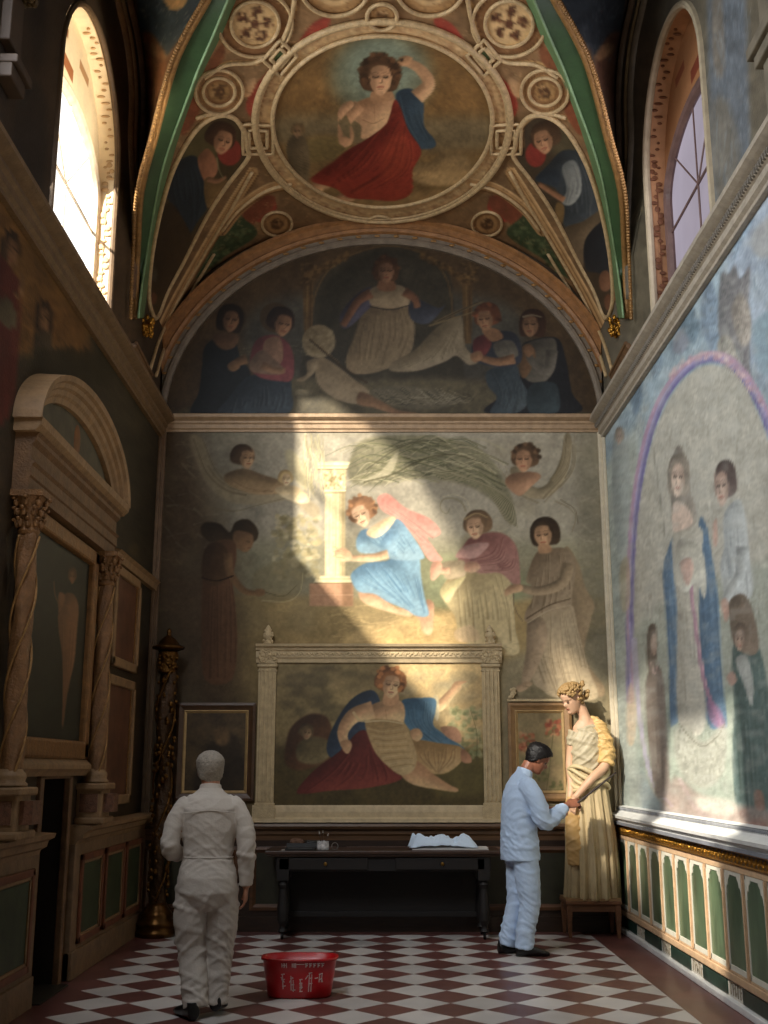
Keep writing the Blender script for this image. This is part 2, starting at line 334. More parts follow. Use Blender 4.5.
    p.poly([(415, 215), (440, 195), (500, 190), (525, 205), (490, 240), (460, 264), (425, 240)], '9b765a', sh=.8, r=7)
    p.head(474, 152, 40, 'b08564', '55402c', turn=-.25, back=1.0, curls=22)
    p.line([(570, 280), (610, 300), (632, 330), (620, 375)], '8f8770', 2.2, 1.2, .7); p.line([(585, 275), (628, 305), (640, 350)], '625b46', 1.3, .8, .6)
    # ---- standing woman, right
    mant = p.poly([(600, 420), (640, 470), (660, 540), (690, 600), (680, 640), (660, 760), (720, 850), (700, 880), (600, 800), (600, 560)], '9a876a', sh=.6, r=10)
    sk = p.poly([(490, 600), (560, 590), (620, 600), (640, 680), (670, 790), (700, 880), (640, 892), (560, 880), (530, 860), (500, 830), (488, 720)], 'bfae90', sh=.6, r=14, hi='ddcfae', lo='75654a')
    p.folds([(520, 630), (500, 740), (540, 870)], [(620, 620), (660, 760), (690, 880)], 12, '7d6c50', 'ddd0b0', 1.0, .55, clip=sk)
    p.poly([(486, 640), (530, 640), (545, 700), (510, 800), (478, 850), (466, 830), (480, 740)], 'a38f75', sh=.8, r=8)
    p.poly([(450, 850), (480, 835), (500, 840), (478, 860), (455, 866)], 'b79d7e', sh=.4, r=3)
    bo = p.poly([(510, 440), (560, 424), (612, 430), (632, 480), (622, 560), (612, 610), (540, 622), (480, 650), (478, 620), (500, 580), (496, 540), (480, 520)], '94826a', sh=.85, r=10, hi='c2b092', lo='564632')
    p.folds([(520, 450), (505, 540), (490, 630)], [(600, 440), (620, 530), (610, 600)], 9, '5d4c36', 'c6b597', .9, .55, clip=bo)
    p.line([(482, 640), (550, 600), (616, 580)], '5b4a34', 1.8, 1.2, .7); p.line([(484, 654), (550, 616), (618, 600)], 'cdbd9d', 1.4, .8, .6)
    p.figure_arm([(610, 470), (590, 530), (520, 556), (455, 545)], '9b886c', 40, 22)
    p.poly([(415, 552), (440, 535), (466, 538), (466, 556), (430, 566), (416, 572)], 'c49d78', sh=.6, r=4)
    p.line([(440, 565), (445, 610), (470, 650)], '6d5f48', 1.3, .7, .7)
    p.head(534, 382, 42, 'bb926c', '392b1c', tilt=-8, turn=-.35, down=.6, longhair=.35, back=1.05)
    p.poly([(520, 412), (552, 416), (556, 436), (520, 440)], 'b38b66', soft=.8)
    p.view()
    p.scumble((150, 640, 260, 860), '5b4a34', .2, 120, 12, 1.6, 90, .5)
    p.scumble((500, 640, 620, 720), '6e674e', .2, 90, 10, 1.4, 30, .8)
    p.scumble((595, 440, 622, 680), '8b8878', .25, 80, 14, 1.6, 90, .3)
    x = np.linspace(136, 636, p.w); p.a *= (.70 + .30/(1 + np.exp(-(x - 268)/16)))[None, :, None]      # left side darkened in the paint, as shade beside the sun patch
    p.mottle(.03, (30, 9, 3))
    return p
# ---------------------------------------------------------------- framed reclining figure, two small pictures
def paint_canvas():
    p = Paint(266, 650, 496, 824, '6a5a3a', 2.4, 5)
    p.view(270, 650, .2995); g = p.rng
    p.poly([(0, 0), (780, 0), (780, 330), (0, 330)], '8d7c50', sm=False, soft=10)
    p.poly([(380, 20), (720, 20), (730, 300), (560, 320), (480, 160)], 'd3b67c', soft=16)
    p.poly([(420, 30), (720, 30), (720, 110), (560, 130), (470, 90)], 'e6c98c', soft=10, al=.8)
    for i in range(40): p.ell(440 + 270*g.random(), 70 + 200*g.random(), 20 + 30*g.random(), 8 + 16*g.random(), ['e4d2a2', 'b3a684', 'd6bd86', '9c9678'][i % 4], soft=3, al=.35)
    for i in range(40): p.ell(30 + 320*g.random(), 60 + 170*g.random(), 20 + 40*g.random(), 8 + 20*g.random(), ['8b7a52', '5d5236', 'a08b5c', '4b4630'][i % 4], soft=3, al=.4)
    p.poly([(0, 330), (200, 300), (740, 360), (740, 560), (0, 560)], '564a26', sm=False, soft=10)
    p.poly([(520, 370), (720, 330), (720, 470), (560, 480)], '6f6534', soft=6, al=.8)
    for i in range(120):
        a, b = 600 + 110*g.random(), 190 + 170*g.random(); p.ell(a, b, 5 + 6*g.random(), 4 + 5*g.random(), ['8f9a6a', 'a8ad7c', '6c7a4c', 'c3c190'][i % 4], soft=.7, al=.55)
    p.line([(690, 370), (690, 280), (670, 200)], '5d5a38', 1, .5, .6)
    # shadowy companion on the left
    p.poly([(50, 340), (70, 260), (130, 215), (190, 225), (210, 290), (200, 360), (120, 400), (60, 390)], '57391f', sh=.6, r=8, soft=1.4)
    p.poly([(90, 320), (130, 290), (190, 300), (210, 340), (160, 380), (95, 370)], '6d6140', sh=.6, r=6, soft=1.2)
    p.head(122, 276, 24, '8c7250', '57462c', turn=.3, tilt=10)
    p.mottle(.08, (50, 20, 7, 3))
    # cloak behind
    p.poly([(250, 190), (300, 145), (350, 138), (370, 200), (330, 260), (300, 320), (220, 360), (190, 340), (200, 280)], '32435a', sh=.6, r=8)
    rd = p.poly([(300, 270), (340, 290), (400, 390), (440, 430), (330, 460), (200, 470), (120, 480), (90, 470), (150, 400), (230, 340)], '74302a', sh=.9, r=11, hi='a85040', lo='4a1b15')
    p.folds([(110, 470), (200, 400), (300, 290)], [(420, 440), (400, 410), (340, 300)], 8, '501a14', 'a5513f', 1.1, .55, clip=rd)
    # pointing arm, blue mantle
    p.figure_arm([(500, 190), (560, 190), (600, 150), (628, 122)], 'deb184', 46, 20)
    p.poly([(604, 140), (608, 118), (624, 104), (656, 105), (640, 116), (640, 128), (622, 144)], 'dcae82', sh=.5, r=3)
    p.line([(630, 112), (656, 106)], 'd6a679', 1.6, .9)
    sl = p.poly([(545, 158), (560, 156), (566, 200), (560, 236), (548, 220)], 'd9cba4', sh=.4, r=3)
    bm = p.poly([(440, 170), (500, 160), (552, 164), (552, 210), (545, 250), (580, 280), (650, 330), (600, 326), (520, 320), (470, 270), (444, 230)], '4d7899', sh=.9, r=9, hi='86aec8', lo='26435e')
    p.folds([(450, 180), (470, 250), (540, 315)], [(548, 170), (548, 250), (640, 326)], 9, '274560', '8db4cb', 1.0, .6, clip=bm)
    p.poly([(570, 258), (620, 258), (640, 290), (632, 310), (590, 290)], 'b98a6c', sh=.6, r=5)
    # skirt, legs
    lk = p.poly([(480, 300), (560, 310), (640, 325), (640, 370), (590, 410), (530, 410), (480, 370), (460, 340)], 'c09c64', sh=.9, r=9, hi='dfc08a', lo='735730')
    p.folds([(490, 310), (500, 360), (550, 405)], [(630, 330), (620, 370), (570, 408)], 9, '7a5d36', 'e0c491', .9, .55, clip=lk)
    p.poly([(640, 330), (668, 350), (672, 376), (640, 372)], 'b98765', sh=.6, r=4)
    p.poly([(430, 370), (490, 370), (540, 410), (600, 450), (628, 464), (620, 474), (560, 466), (480, 450), (440, 420)], 'd2a274', sh=.9, r=8, lo='8a6240')
    # torso and tunic
    to = p.poly([(330, 190), (400, 165), (445, 180), (446, 240), (400, 250), (330, 240)], 'd6a97a', sh=.8, r=9)
    p.line([(385, 200), (390, 232)], 'a87f58', 1, .6, .5); p.line([(340, 205), (400, 190), (440, 200)], 'b48a60', 1, .6, .4)
    tn = p.poly([(318, 236), (380, 232), (445, 244), (470, 290), (490, 350), (480, 400), (440, 418), (390, 385), (345, 330)], 'c3a672', sh=.9, r=10, hi='dcc594', lo='7f6539')
    for i in range(14): p.line([(322 + i*6, 250 + i*12), (370 + i*7, 262 + i*10), (440 + i*3.6, 252 + i*11)], ['8b7144', 'ddc796'][i % 2], .9, .6, .55, soft=1, clip=tn)
    p.line([(318, 240), (380, 236), (445, 246)], 'dcc79a', 1.8, 1.2, .8)
    p.figure_arm([(345, 200), (280, 220), (244, 270), (250, 320)], 'd3a577', 62, 26)
    p.poly([(236, 306), (262, 300), (274, 318), (262, 346), (248, 340), (240, 326)], 'd0a275', sh=.6, r=4)
    p.line([(280, 210), (300, 235), (330, 236)], 'd8c08a', 3, 2, .8)
    p.poly([(470, 268), (495, 262), (510, 284), (496, 304), (474, 296)], 'd6a97a', sh=.6, r=4)
    p.poly([(385, 140), (425, 140), (425, 180), (380, 182)], 'cb9c70', soft=1)
    p.head(404, 116, 46, 'dcae80', '8a5a30', tilt=8, turn=.2, down=.4, curls=60, back=1.12)
    p.view(); p.mottle(.03, (14, 4, 2))
    return p
def paint_small_left():
    p = Paint(176, 700, 262, 806, '4a3d29', 2.4, 8)
    p.poly([(176, 700), (262, 700), (262, 806), (176, 806)], '57472e', sm=False)
    p.poly([(196, 770), (214, 740), (236, 736), (246, 770), (240, 800), (200, 800)], '3a2f20', soft=3)
    p.ell(222, 736, 8, 10, '6d5638', soft=2); p.mottle(.15, (30, 12, 4)); return p
def paint_small_right():
    p = Paint(500, 700, 580, 840, '9b8a62', 2.4, 9); g = p.rng
    p.mottle(.1, (30, 12, 4), tint='7f8258')
    for (x, y, n, w) in ((526, 742, 60, 10), (553, 728, 50, 9), (540, 770, 40, 14), (556, 790, 30, 10)):
        for i in range(n):
            p.ell(x + w*(g.random() - .5)*1.5, y + w*(g.random() - .5)*1.7, 1.2 + 1.6*g.random(), 1 + 1.5*g.random(), ['b5563a', 'c77a52', '8f3f2b', 'd79c70', '7a7a4a'][g.integers(0, 5)] if y < 760 else ['7a7a4a', '8f8a5a', '5f6438'][i % 3], soft=.6, al=.7)
    p.line([(527, 750), (534, 790), (542, 812)], '5a5a34', 1, .6, .6); p.line([(553, 735), (548, 780), (542, 812)], '5a5a34', 1, .6, .6)
    p.poly([(534, 800), (552, 800), (550, 818), (536, 818)], '8a6a44', sh=.5, r=3); return p
# ---------------------------------------------------------------- lunette over the cornice
def paint_lunette():
    p = Paint(156, 236, 612, 424, '60503a', 2.2, 11); g = p.rng
    p.poly([(156, 236), (612, 236), (612, 424), (156, 424)], '6a5538', sm=False)
    p.poly([(270, 300), (500, 300), (500, 380), (270, 380)], '62625a', soft=10)
    p.view(160, 230, .2995)
    # painted niche and pilasters
    p.poly([(500, 620), (500, 300), (530, 170), (620, 90), (740, 55), (860, 70), (960, 140), (985, 300), (985, 620)], '4f4c3e', soft=1.5)
    p.poly([(520, 330), (560, 170), (700, 75), (740, 72), (620, 200), (580, 330)], '3c3a2c', soft=4, al=.7)
    p.line([(505, 330), (520, 210), (590, 110), (740, 55), (880, 80), (960, 170), (982, 330)], '8a6e42', 2, 2, .7)
    for x in (478, 1010):
        p.poly([(x - 2, 170), (x + 34, 170), (x + 30, 380), (x + 4, 380)], '7a6038', sm=False, soft=1); p.line([(x + 14, 180), (x + 14, 370)], 'a0824e', 1.2, 1, .6); p.line([(x + 26, 180), (x + 24, 370)], '4c3a20', 1.2, 1, .6)
        for i in range(60): p.ell(x - 10 + 60*g.random(), 110 + 70*g.random(), 6, 5, ['8a6c3e', '4c3a20', 'a0804c'][i % 3], soft=.6, al=.6)
    for i in range(120):
        t = g.random(); p.ell(470 + 160*t, 160 - 90*t + 24*g.random(), 7, 5, ['846538', '4a381e', '9a7a46'][i % 3], soft=.7, al=.5); p.ell(1030 - 160*t, 160 - 90*t + 24*g.random(), 7, 5, ['846538', '4a381e', '9a7a46'][i % 3], soft=.7, al=.5)
    p.poly([(20, 620), (430, 500), (700, 500), (1040, 500), (1240, 560), (1460, 620), (1460, 660), (20, 660)], '7d775e', soft=4)
    p.scumble((260, 385, 560, 420), '9a947a', .3, 160, 16, 1.2, 4, .2); p.scumble((260, 385, 560, 420), '55523e', .3, 160, 12, 1.2, 6, .2)
    p.mottle(.1, (50, 20, 8, 3))
    # central seated woman
    sk = p.poly([(690, 250), (760, 240), (830, 250), (850, 330), (830, 420), (740, 470), (650, 480), (620, 440), (650, 350)], 'a89678', sh=.85, r=12, hi='c6b594', lo='5f523c')
    p.folds([(680, 270), (640, 360), (630, 460)], [(820, 260), (840, 340), (800, 440)], 10, '695a40', 'cbbb98', 1.1, .55, clip=sk)
    p.poly([(600, 290), (640, 230), (700, 190), (720, 230), (680, 280), (620, 330)], '53536c', sh=.8, r=8)
    p.poly([(830, 240), (860, 230), (930, 260), (960, 240), (900, 310), (840, 300)], '4c556a', sh=.7, r=7)
    p.poly([(700, 200), (760, 180), (820, 195), (830, 250), (760, 262), (705, 250)], 'b3a284', sh=.7, r=8)
    p.line([(700, 255), (770, 266), (830, 252)], '3f3a34', 1.6, 1.2, .7)
    p.figure_arm([(705, 210), (660, 240), (610, 320)], '8a5f44', 34, 22); p.figure_arm([(815, 205), (850, 230), (860, 260)], '93664a', 30, 20)
    p.poly([(735, 160), (775, 160), (785, 200), (730, 200)], '9c7050', soft=.8)
    p.head(755, 138, 40, 'a2785a', '5a3c22', turn=.05, longhair=.3, curls=14)
    # white lamb / swaddled child on the left
    p.ell(530, 372, 56, 56, 'b5a684', sh=.8, r=8, hi='cfc2a2', lo='7e6f50'); p.ell(530, 372, 44, 42, '9c8c6a', soft=1, al=.5)
    for i in range(60): p.ell(530 + 88*(g.random() - .5), 372 + 90*(g.random() - .5), 6, 4, ['d5c8a6', '7c6c4c'][i % 2], soft=.6, al=.4)
    p.poly([(520, 440), (545, 425), (600, 460), (650, 500), (700, 540), (680, 580), (600, 570), (540, 530), (520, 490)], 'c2b193', sh=.9, r=9, hi='ded0b2', lo='7c6c50')
    p.poly([(490, 440), (525, 430), (520, 470), (480, 505), (456, 500), (490, 480)], 'b7a688', sh=.6, r=4)
    p.poly([(670, 540), (740, 570), (790, 600), (860, 612), (800, 620), (720, 595), (660, 580)], 'b78f6c', sh=.8, r=5)
    p.line([(500, 365), (600, 450), (690, 510)], '4f4028', 2.2, 1.8, .9); p.line([(498, 360), (600, 443)], 'a48a5c', 1, .8, .7)
    # swan-like white drapery on the right
    sw = p.poly([(1010, 300), (990, 290), (930, 320), (850, 400), (780, 440), (770, 470), (860, 470), (950, 440), (990, 420), (1030, 450), (1064, 436), (1020, 390)], 'b0a48a', sh=.9, r=10, hi='d2c7ae', lo='6b6048')
    p.folds([(790, 460), (880, 420), (980, 320)], [(1050, 440), (1000, 400), (1010, 310)], 9, '74684e', 'd4cab0', 1.1, .55, clip=sw)
    p.line([(920, 310), (1000, 270), (1080, 240)], '8b7a58', 4, 1.5, .8); p.line([(930, 305), (1070, 236)], '4d4430', 1.2, .8, .7); p.line([(900, 320), (1010, 285), (1060, 270)], '9b8b66', 2, 1, .8)
    p.poly([(700, 540), (780, 520), (900, 530), (1000, 560), (960, 590), (860, 600), (760, 580)], '8f8b78', soft=1.5, al=.8)
    for i in range(60): x = 710 + 280*g.random(); p.line([(x, 525 + 50*g.random()), (x + 40, 545 + 40*g.random()), (x + 70, 540 + 50*g.random())], ['c7c2ac', '57543f', 'aaa48c'][i % 3], 1, .5, .6)
    # women on the left
    p.poly([(150, 390), (200, 355), (250, 370), (270, 430), (300, 470), (310, 560), (300, 620), (110, 620), (130, 540), (140, 460)], '28323c', sh=.7, r=11)
    p.poly([(180, 350), (260, 350), (250, 390), (215, 400), (185, 380)], '7c5c42', sh=.5, r=5)
    p.figure_arm([(290, 430), (262, 440), (236, 456)], '94704f', 34, 22); p.poly([(225, 450), (250, 436), (268, 455), (250, 472), (232, 468)], 'a57f5c', sh=.4, r=3)
    p.ell(238, 292, 50, 48, '4a3a24', soft=1, al=.7)
    p.head(236, 300, 42, '9b7354', '2a1d12', turn=.15, tilt=8, longhair=.5)
    bl = p.poly([(330, 480), (420, 480), (440, 540), (420, 615), (200, 620), (230, 560), (280, 500)], '46586c', sh=.8, r=12, hi='7189a0', lo='22303f')
    p.folds([(250, 560), (240, 590), (230, 618)], [(420, 500), (430, 560), (410, 615)], 10, '25323f', '8498ac', 1.2, .55, clip=bl)
    p.poly([(320, 370), (380, 350), (430, 380), (448, 440), (440, 500), (400, 505), (330, 490), (300, 450)], '98505a', sh=.85, r=9, lo='52282e')
    p.poly([(350, 370), (400, 360), (410, 430), (380, 460), (345, 440)], 'b08a74', sh=.6, r=6)
    p.poly([(300, 440), (340, 400), (380, 430), (410, 460), (400, 482), (340, 480), (305, 470)], '9d8270', sh=.7, r=6)
    p.figure_arm([(340, 450), (380, 468), (418, 470)], 'ba9070', 26, 18)
    p.ell(385, 292, 52, 50, '5a4427', soft=1, al=.8)
    p.head(408, 312, 44, 'b98a68', '33221a', turn=.5, tilt=12, down=.5)
    # women on the right
    p.view(380, 230, .2995)
    p.poly([(470, 400), (500, 370), (590, 360), (620, 430), (640, 540), (660, 610), (360, 612), (400, 560), (460, 520)], '2c3038', sh=.6, r=11)
    p.poly([(480, 390), (560, 360), (590, 380), (580, 470), (540, 510), (480, 490)], '7c7a72', sh=.8, r=8)
    p.poly([(470, 400), (500, 380), (520, 420), (490, 490), (468, 480)], '8a6a48', sh=.5, r=5)
    p.figure_arm([(575, 400), (560, 470), (510, 440), (495, 410)], '87857e', 40, 20); p.poly([(480, 400), (500, 385), (515, 405), (495, 425)], 'a8805e', sh=.4, r=3)
    p.head(505, 316, 42, 'b08664', '4a2f1c', turn=-.35, longhair=.5)
    p.line([(478, 290), (506, 284), (538, 290)], 'a9a08a', 2, 1.5, .8)
    bl = p.poly([(360, 470), (450, 450), (470, 500), (500, 560), (460, 610), (370, 612), (390, 560), (360, 520)], '52687a', sh=.85, r=11, hi='8aa2b4', lo='26343f')
    p.folds([(370, 480), (400, 550), (380, 610)], [(460, 460), (480, 540), (470, 608)], 9, '2b3a46', '93a9b8', 1.1, .55, clip=bl)
    p.poly([(500, 520), (580, 510), (600, 560), (590, 610), (500, 610)], '4a606e', sh=.7, r=8)
    p.poly([(310, 380), (360, 345), (440, 340), (470, 380), (470, 440), (420, 460), (350, 450), (310, 430)], '3c4456', sh=.8, r=8)
    p.poly([(312, 370), (350, 350), (372, 380), (350, 420), (318, 420)], '7c3a3c', sh=.7, r=6)
    p.poly([(380, 380), (440, 370), (460, 420), (400, 430)], '83827a', sh=.6, r=6)
    p.figure_arm([(450, 430), (390, 440), (330, 425)], 'b98c68', 34, 20); p.poly([(305, 412), (335, 404), (342, 428), (320, 442), (304, 432)], 'bd906c', sh=.4, r=3)
    p.poly([(340, 330), (390, 330), (410, 360), (370, 372)], 'b08460', soft=.8)
    p.head(354, 296, 42, 'bb8e6a', '74452a', turn=-.45, tilt=-8, down=.5, curls=14)
    p.view(); p.mottle(.05, (20, 6, 3))
    return p
# ---------------------------------------------------------------- vault decoration: ornament field, roundel, two spandrel figures
def paint_vault():
    p = Paint(120, -60, 650, 420, '7c5f3e', 2.0, 21); g = p.rng
    p.mottle(.1, (40, 14, 5))
    CX, CY = 382, 122
    def ring(cx, cy, rx, ry, c, w, al=1, soft=.8, a0=0, a1=360):
        t = np.radians(np.linspace(a0, a1, 60)); p.line(np.stack([cx + rx*np.cos(t), cy + ry*np.sin(t)], 1), c, w, w, al, soft, sm=False)
    # wide ornamental ring around the roundel
    for rr, c, w in ((116, 'b9986a', 19), (125.5, 'd3b98c', 1.8), (127.5, '65462a', 1.4), (113, 'c9ac7c', 1), (122, '8c6a42', 1.2)):
        ring(CX, CY, rr, rr*.815, c, w)
    for i in range(420):
        t = g.random()*2*PI; rr = 110 + 12*g.random(); p.ell(CX + rr*math.cos(t), CY + rr*.815*math.sin(t), 2.2*g.random() + .8, 1.4, ['7d5d3a', 'd9c294', '94714a', '8a5a3c'][i % 4], soft=.6, al=.45)
    # warm red / ochre grounds between the bands
    for sx in (-1, 1):
        X = lambda L: [(CX + sx*(x - CX), y) for x, y in L]
        p.poly(X([(210, 60), (270, 20), (300, -20), (420, -60), (300, -60), (220, -20)]), '9a7650', soft=3)
        for q in ([(248, 95), (268, 72), (272, 66), (258, 108), (252, 118)], [(298, 44), (312, 24), (330, 16), (326, 30), (312, 38), (300, 48)], [(246, 104), (256, 84), (262, 92), (256, 106), (250, 116)], [(252, 200), (270, 196), (276, 210), (258, 222)]):
            p.poly(X(q), '98392a', soft=1, sh=.3, r=3)
        p.poly(X([(238, 86), (256, 78), (250, 96), (240, 96)]), 'b08a60', sh=.5, r=3)
        # big rosette discs in the upper corners
        cx, cy = CX + sx*(255 - CX), 24
        p.ell(cx, cy, 37, 33, '7c5632', soft=1); ring(cx, cy, 37, 33, 'b2915f', 3.2); ring(cx, cy, 34, 30, '553a20', 1.2, .8)
        p.ell(cx, cy, 24, 23, 'c0a06e', soft=.8, sh=.4, r=3); ring(cx, cy, 24, 23, 'd8bd8c', 1.4)
        for i in range(5):
            t = math.radians(i*72 - 90 + 10); a, b = cx + 14*math.cos(t), cy + 13*math.sin(t)
            for j in range(16): p.ell(a + 9*(g.random() - .5), b + 9*(g.random() - .5), 1.8, 1.6, ['4a2a18', '6b4024', '3c2214'][j % 3], soft=.5, al=.85)
            p.line([(cx, cy), (a, b)], '4a2a18', 1.6, 1, .8)
        p.ell(cx, cy, 4.5, 4.5, '5a3520', soft=.6)
        # lozenges on the diagonal
        lx, ly = CX + sx*(280 - CX), 58
        for rr, c in ((19, 'c09c6c'), (16.5, '6a4528'), (14.5, 'b49060'), (9, '4f6a48')):
            p.poly([(lx, ly - rr), (lx + rr*.95, ly + .12*rr*sx), (lx, ly + rr), (lx - rr*.95, ly - .12*rr*sx)], c, sm=False, soft=.7)
        # coiled boss with wrapping bands
        bx, by = CX + sx*(219 - CX), 92
        for rr, c in ((24, 'b4915f'), (21, '6d4a2a'), (18.5, 'a88253'), (13.5, '7a5531'), (10.5, '93703f'), (6, '54361c')):
            p.ell(bx, by, rr, rr*.94, c, soft=.8)
        for i in range(26): p.ell(bx + 15*(g.random() - .5), by + 15*(g.random() - .5), 1.6, 1.3, ['3f2714', 'ae8a58'][i % 2], soft=.5, al=.7)
        for o, c, w in ((0, 'b8965f', 7), (-3, '6a4727', 1.3), (3, '6a4727', 1.3), (0, 'd1b27e', 1)):
            p.line(X([(196, 118 + o), (214, 116 + o), (236, 122 + o), (250, 140 + o*.4)]), c, w, w)
            p.line(X([(204, 76 + o), (226, 64 + o), (256, 62 + o), (276, 48 + o)]), c, w*.7, w*.7)
            p.line(X([(300, -60), (296 + o, -10), (290 + o, 24), (282 + o, 44)]), c, w*.9, w*.9)
        # square boss beside the roundel
        qx, qy = CX + sx*(258 - CX), 139
        for rr, c in ((15, 'b9986a'), (12, '76522e'), (10.5, 'b08c5c'), (7.5, '7b5934'), (5.5, 'a7855a')):
            p.poly([(qx - rr, qy - rr), (qx + rr, qy - rr*.9), (qx + rr, qy + rr), (qx - rr, qy + rr*.95)], c, sm=False, soft=.8)
        for i in range(40): p.ell(qx + 22*(g.random() - .5), qy + 22*(g.random() - .5), 1.5, 1.2, ['52371d', 'cfb083'][i % 2], soft=.5, al=.6)
        # green panels below
        p.poly(X([(192, 278), (200, 258), (226, 224), (238, 214), (250, 222), (256, 236), (222, 258), (200, 276)]), '37492f', soft=1.2)
        for i in range(60):
            t = g.random(); a = CX + sx*(205 + 45*t - CX); b = 268 - 44*t + 18*(g.random() - .5)
            p.ell(a, b, 2.2, 1.6, ['5f7048', '26361f', '6f7a52'][i % 3], soft=.8, al=.55)
        p.poly(X([(240, 212), (254, 200), (274, 196), (272, 210), (258, 220), (252, 224)]), '7a4029', sh=.3, r=3)
        b2x, b2y = CX + sx*(277 - CX), 224
        for rr, c in ((16, 'a88354'), (13, '6f4c2a'), (11, '9a7445'), (6.5, '50331a')): p.ell(b2x, b2y, rr, rr*.85, c, soft=.8)
        for i in range(18): p.ell(b2x + 9*(g.random() - .5), b2y + 8*(g.random() - .5), 1.2, 1, ['3a2412', 'a88454'][i % 2], soft=.5, al=.7)
        # diagonal white-gold ribs, painted moulding
        for o, c, w in ((0, 'b5905e', 13), (-5.5, 'd0b07c', 1.6), (5.5, '64431f', 1.8), (1.5, '80592f', 1.6), (-2.5, '7b5a33', 1)):
            p.line(X([(148 + o, 372), (158 + o, 340), (178 + o, 298), (205 + o, 250), (232 + o*.9, 206 + o*.4), (254 + o*.7, 172 + o*.7)]), c, w, w*.72)
        for o, c, w in ((0, 'b08a5a', 12), (-5, 'cfae7c', 1.4), (5, '64431f', 1.5), (0, '7d5a32', 1)):
            p.line(X([(222, 230 + o), (240, 208 + o), (266, 190 + o), (292, 184 + o)]), c, w, w*.8)
        # edge band along the rib
        p.line(X([(230, -10), (210, 40), (192, 84), (176, 122), (164, 150)]), 'a57a4a', 4, 3, .9); p.line(X([(233, -10), (213, 40), (195, 84), (179, 124)]), '5c3a1c', 1.2, 1, .8)
        p.poly(X([(206, 66), (222, 44), (224, 58), (212, 72)]), '7e4a2c', soft=1)
        p.poly(X([(180, 128), (192, 98), (200, 110), (186, 134)]), '7e4326', soft=1)
    # band of mouldings along the end arch
    t = np.radians(np.linspace(180, 360, 80))
    for k, (rx, ry, c, w) in enumerate(((240, 190, '93683a', 12), (234, 184, 'c7a068', 2), (229, 178, '5d3f22', 3), (245, 196, 'b98f5a', 2.2), (249, 201, '6d4a28', 2))):
        p.line(np.stack([380 + rx*np.cos(t), 424 + ry*np.sin(t)], 1), c, w, w, sm=False)
    # bosses on the crown
    for (bx, by, r) in ((335, -12, 30), (430, -12, 30), (382, -24, 22)):
        for rr, c in ((r + 6, 'b4915f'), (r + 3, '64451f'), (r, 'a47e4e'), (r*.7, 'c3a371'), (r*.5, '7a5733')): p.ell(bx, by, rr, rr*.85, c, soft=.9)
    for (bx, by, r) in ((382, 17, 12), (380, 229, 13)):
        for rr, c in ((r + 4, 'b8955f'), (r + 1.5, '5f4122'), (r, 'ab8656'), (r*.6, '6b4a28')): p.ell(bx, by, rr, rr*.9, c, soft=.8)
        for i in range(30): p.ell(bx + 14*(g.random() - .5), by + 14*(g.random() - .5), 1.3, 1.1, ['452c15', 'd0b080'][i % 2], soft=.5, al=.6)
    for i in range(1500):      # fine gilded arabesque
        x, y = 150 + 464*g.random(), -40 + 300*g.random()
        if ((x - CX)/104)**2 + ((y - CY)/84)**2 < 1.25 or ((x - 382)/250)**2 + ((y - 424)/200)**2 < 1: continue
        a = g.random()*6.3; L = 3 + 5*g.random()
        p.line([(x, y), (x + L*math.cos(a), y + L*math.sin(a)), (x + L*math.cos(a + 1), y + L*math.sin(a + 1))], ['5a3c1f', 'c6a471', '6b4524', 'b08a58'][i % 4], .7, .4, .45)
    p.mottle(.05, (12, 4, 2))
    return p
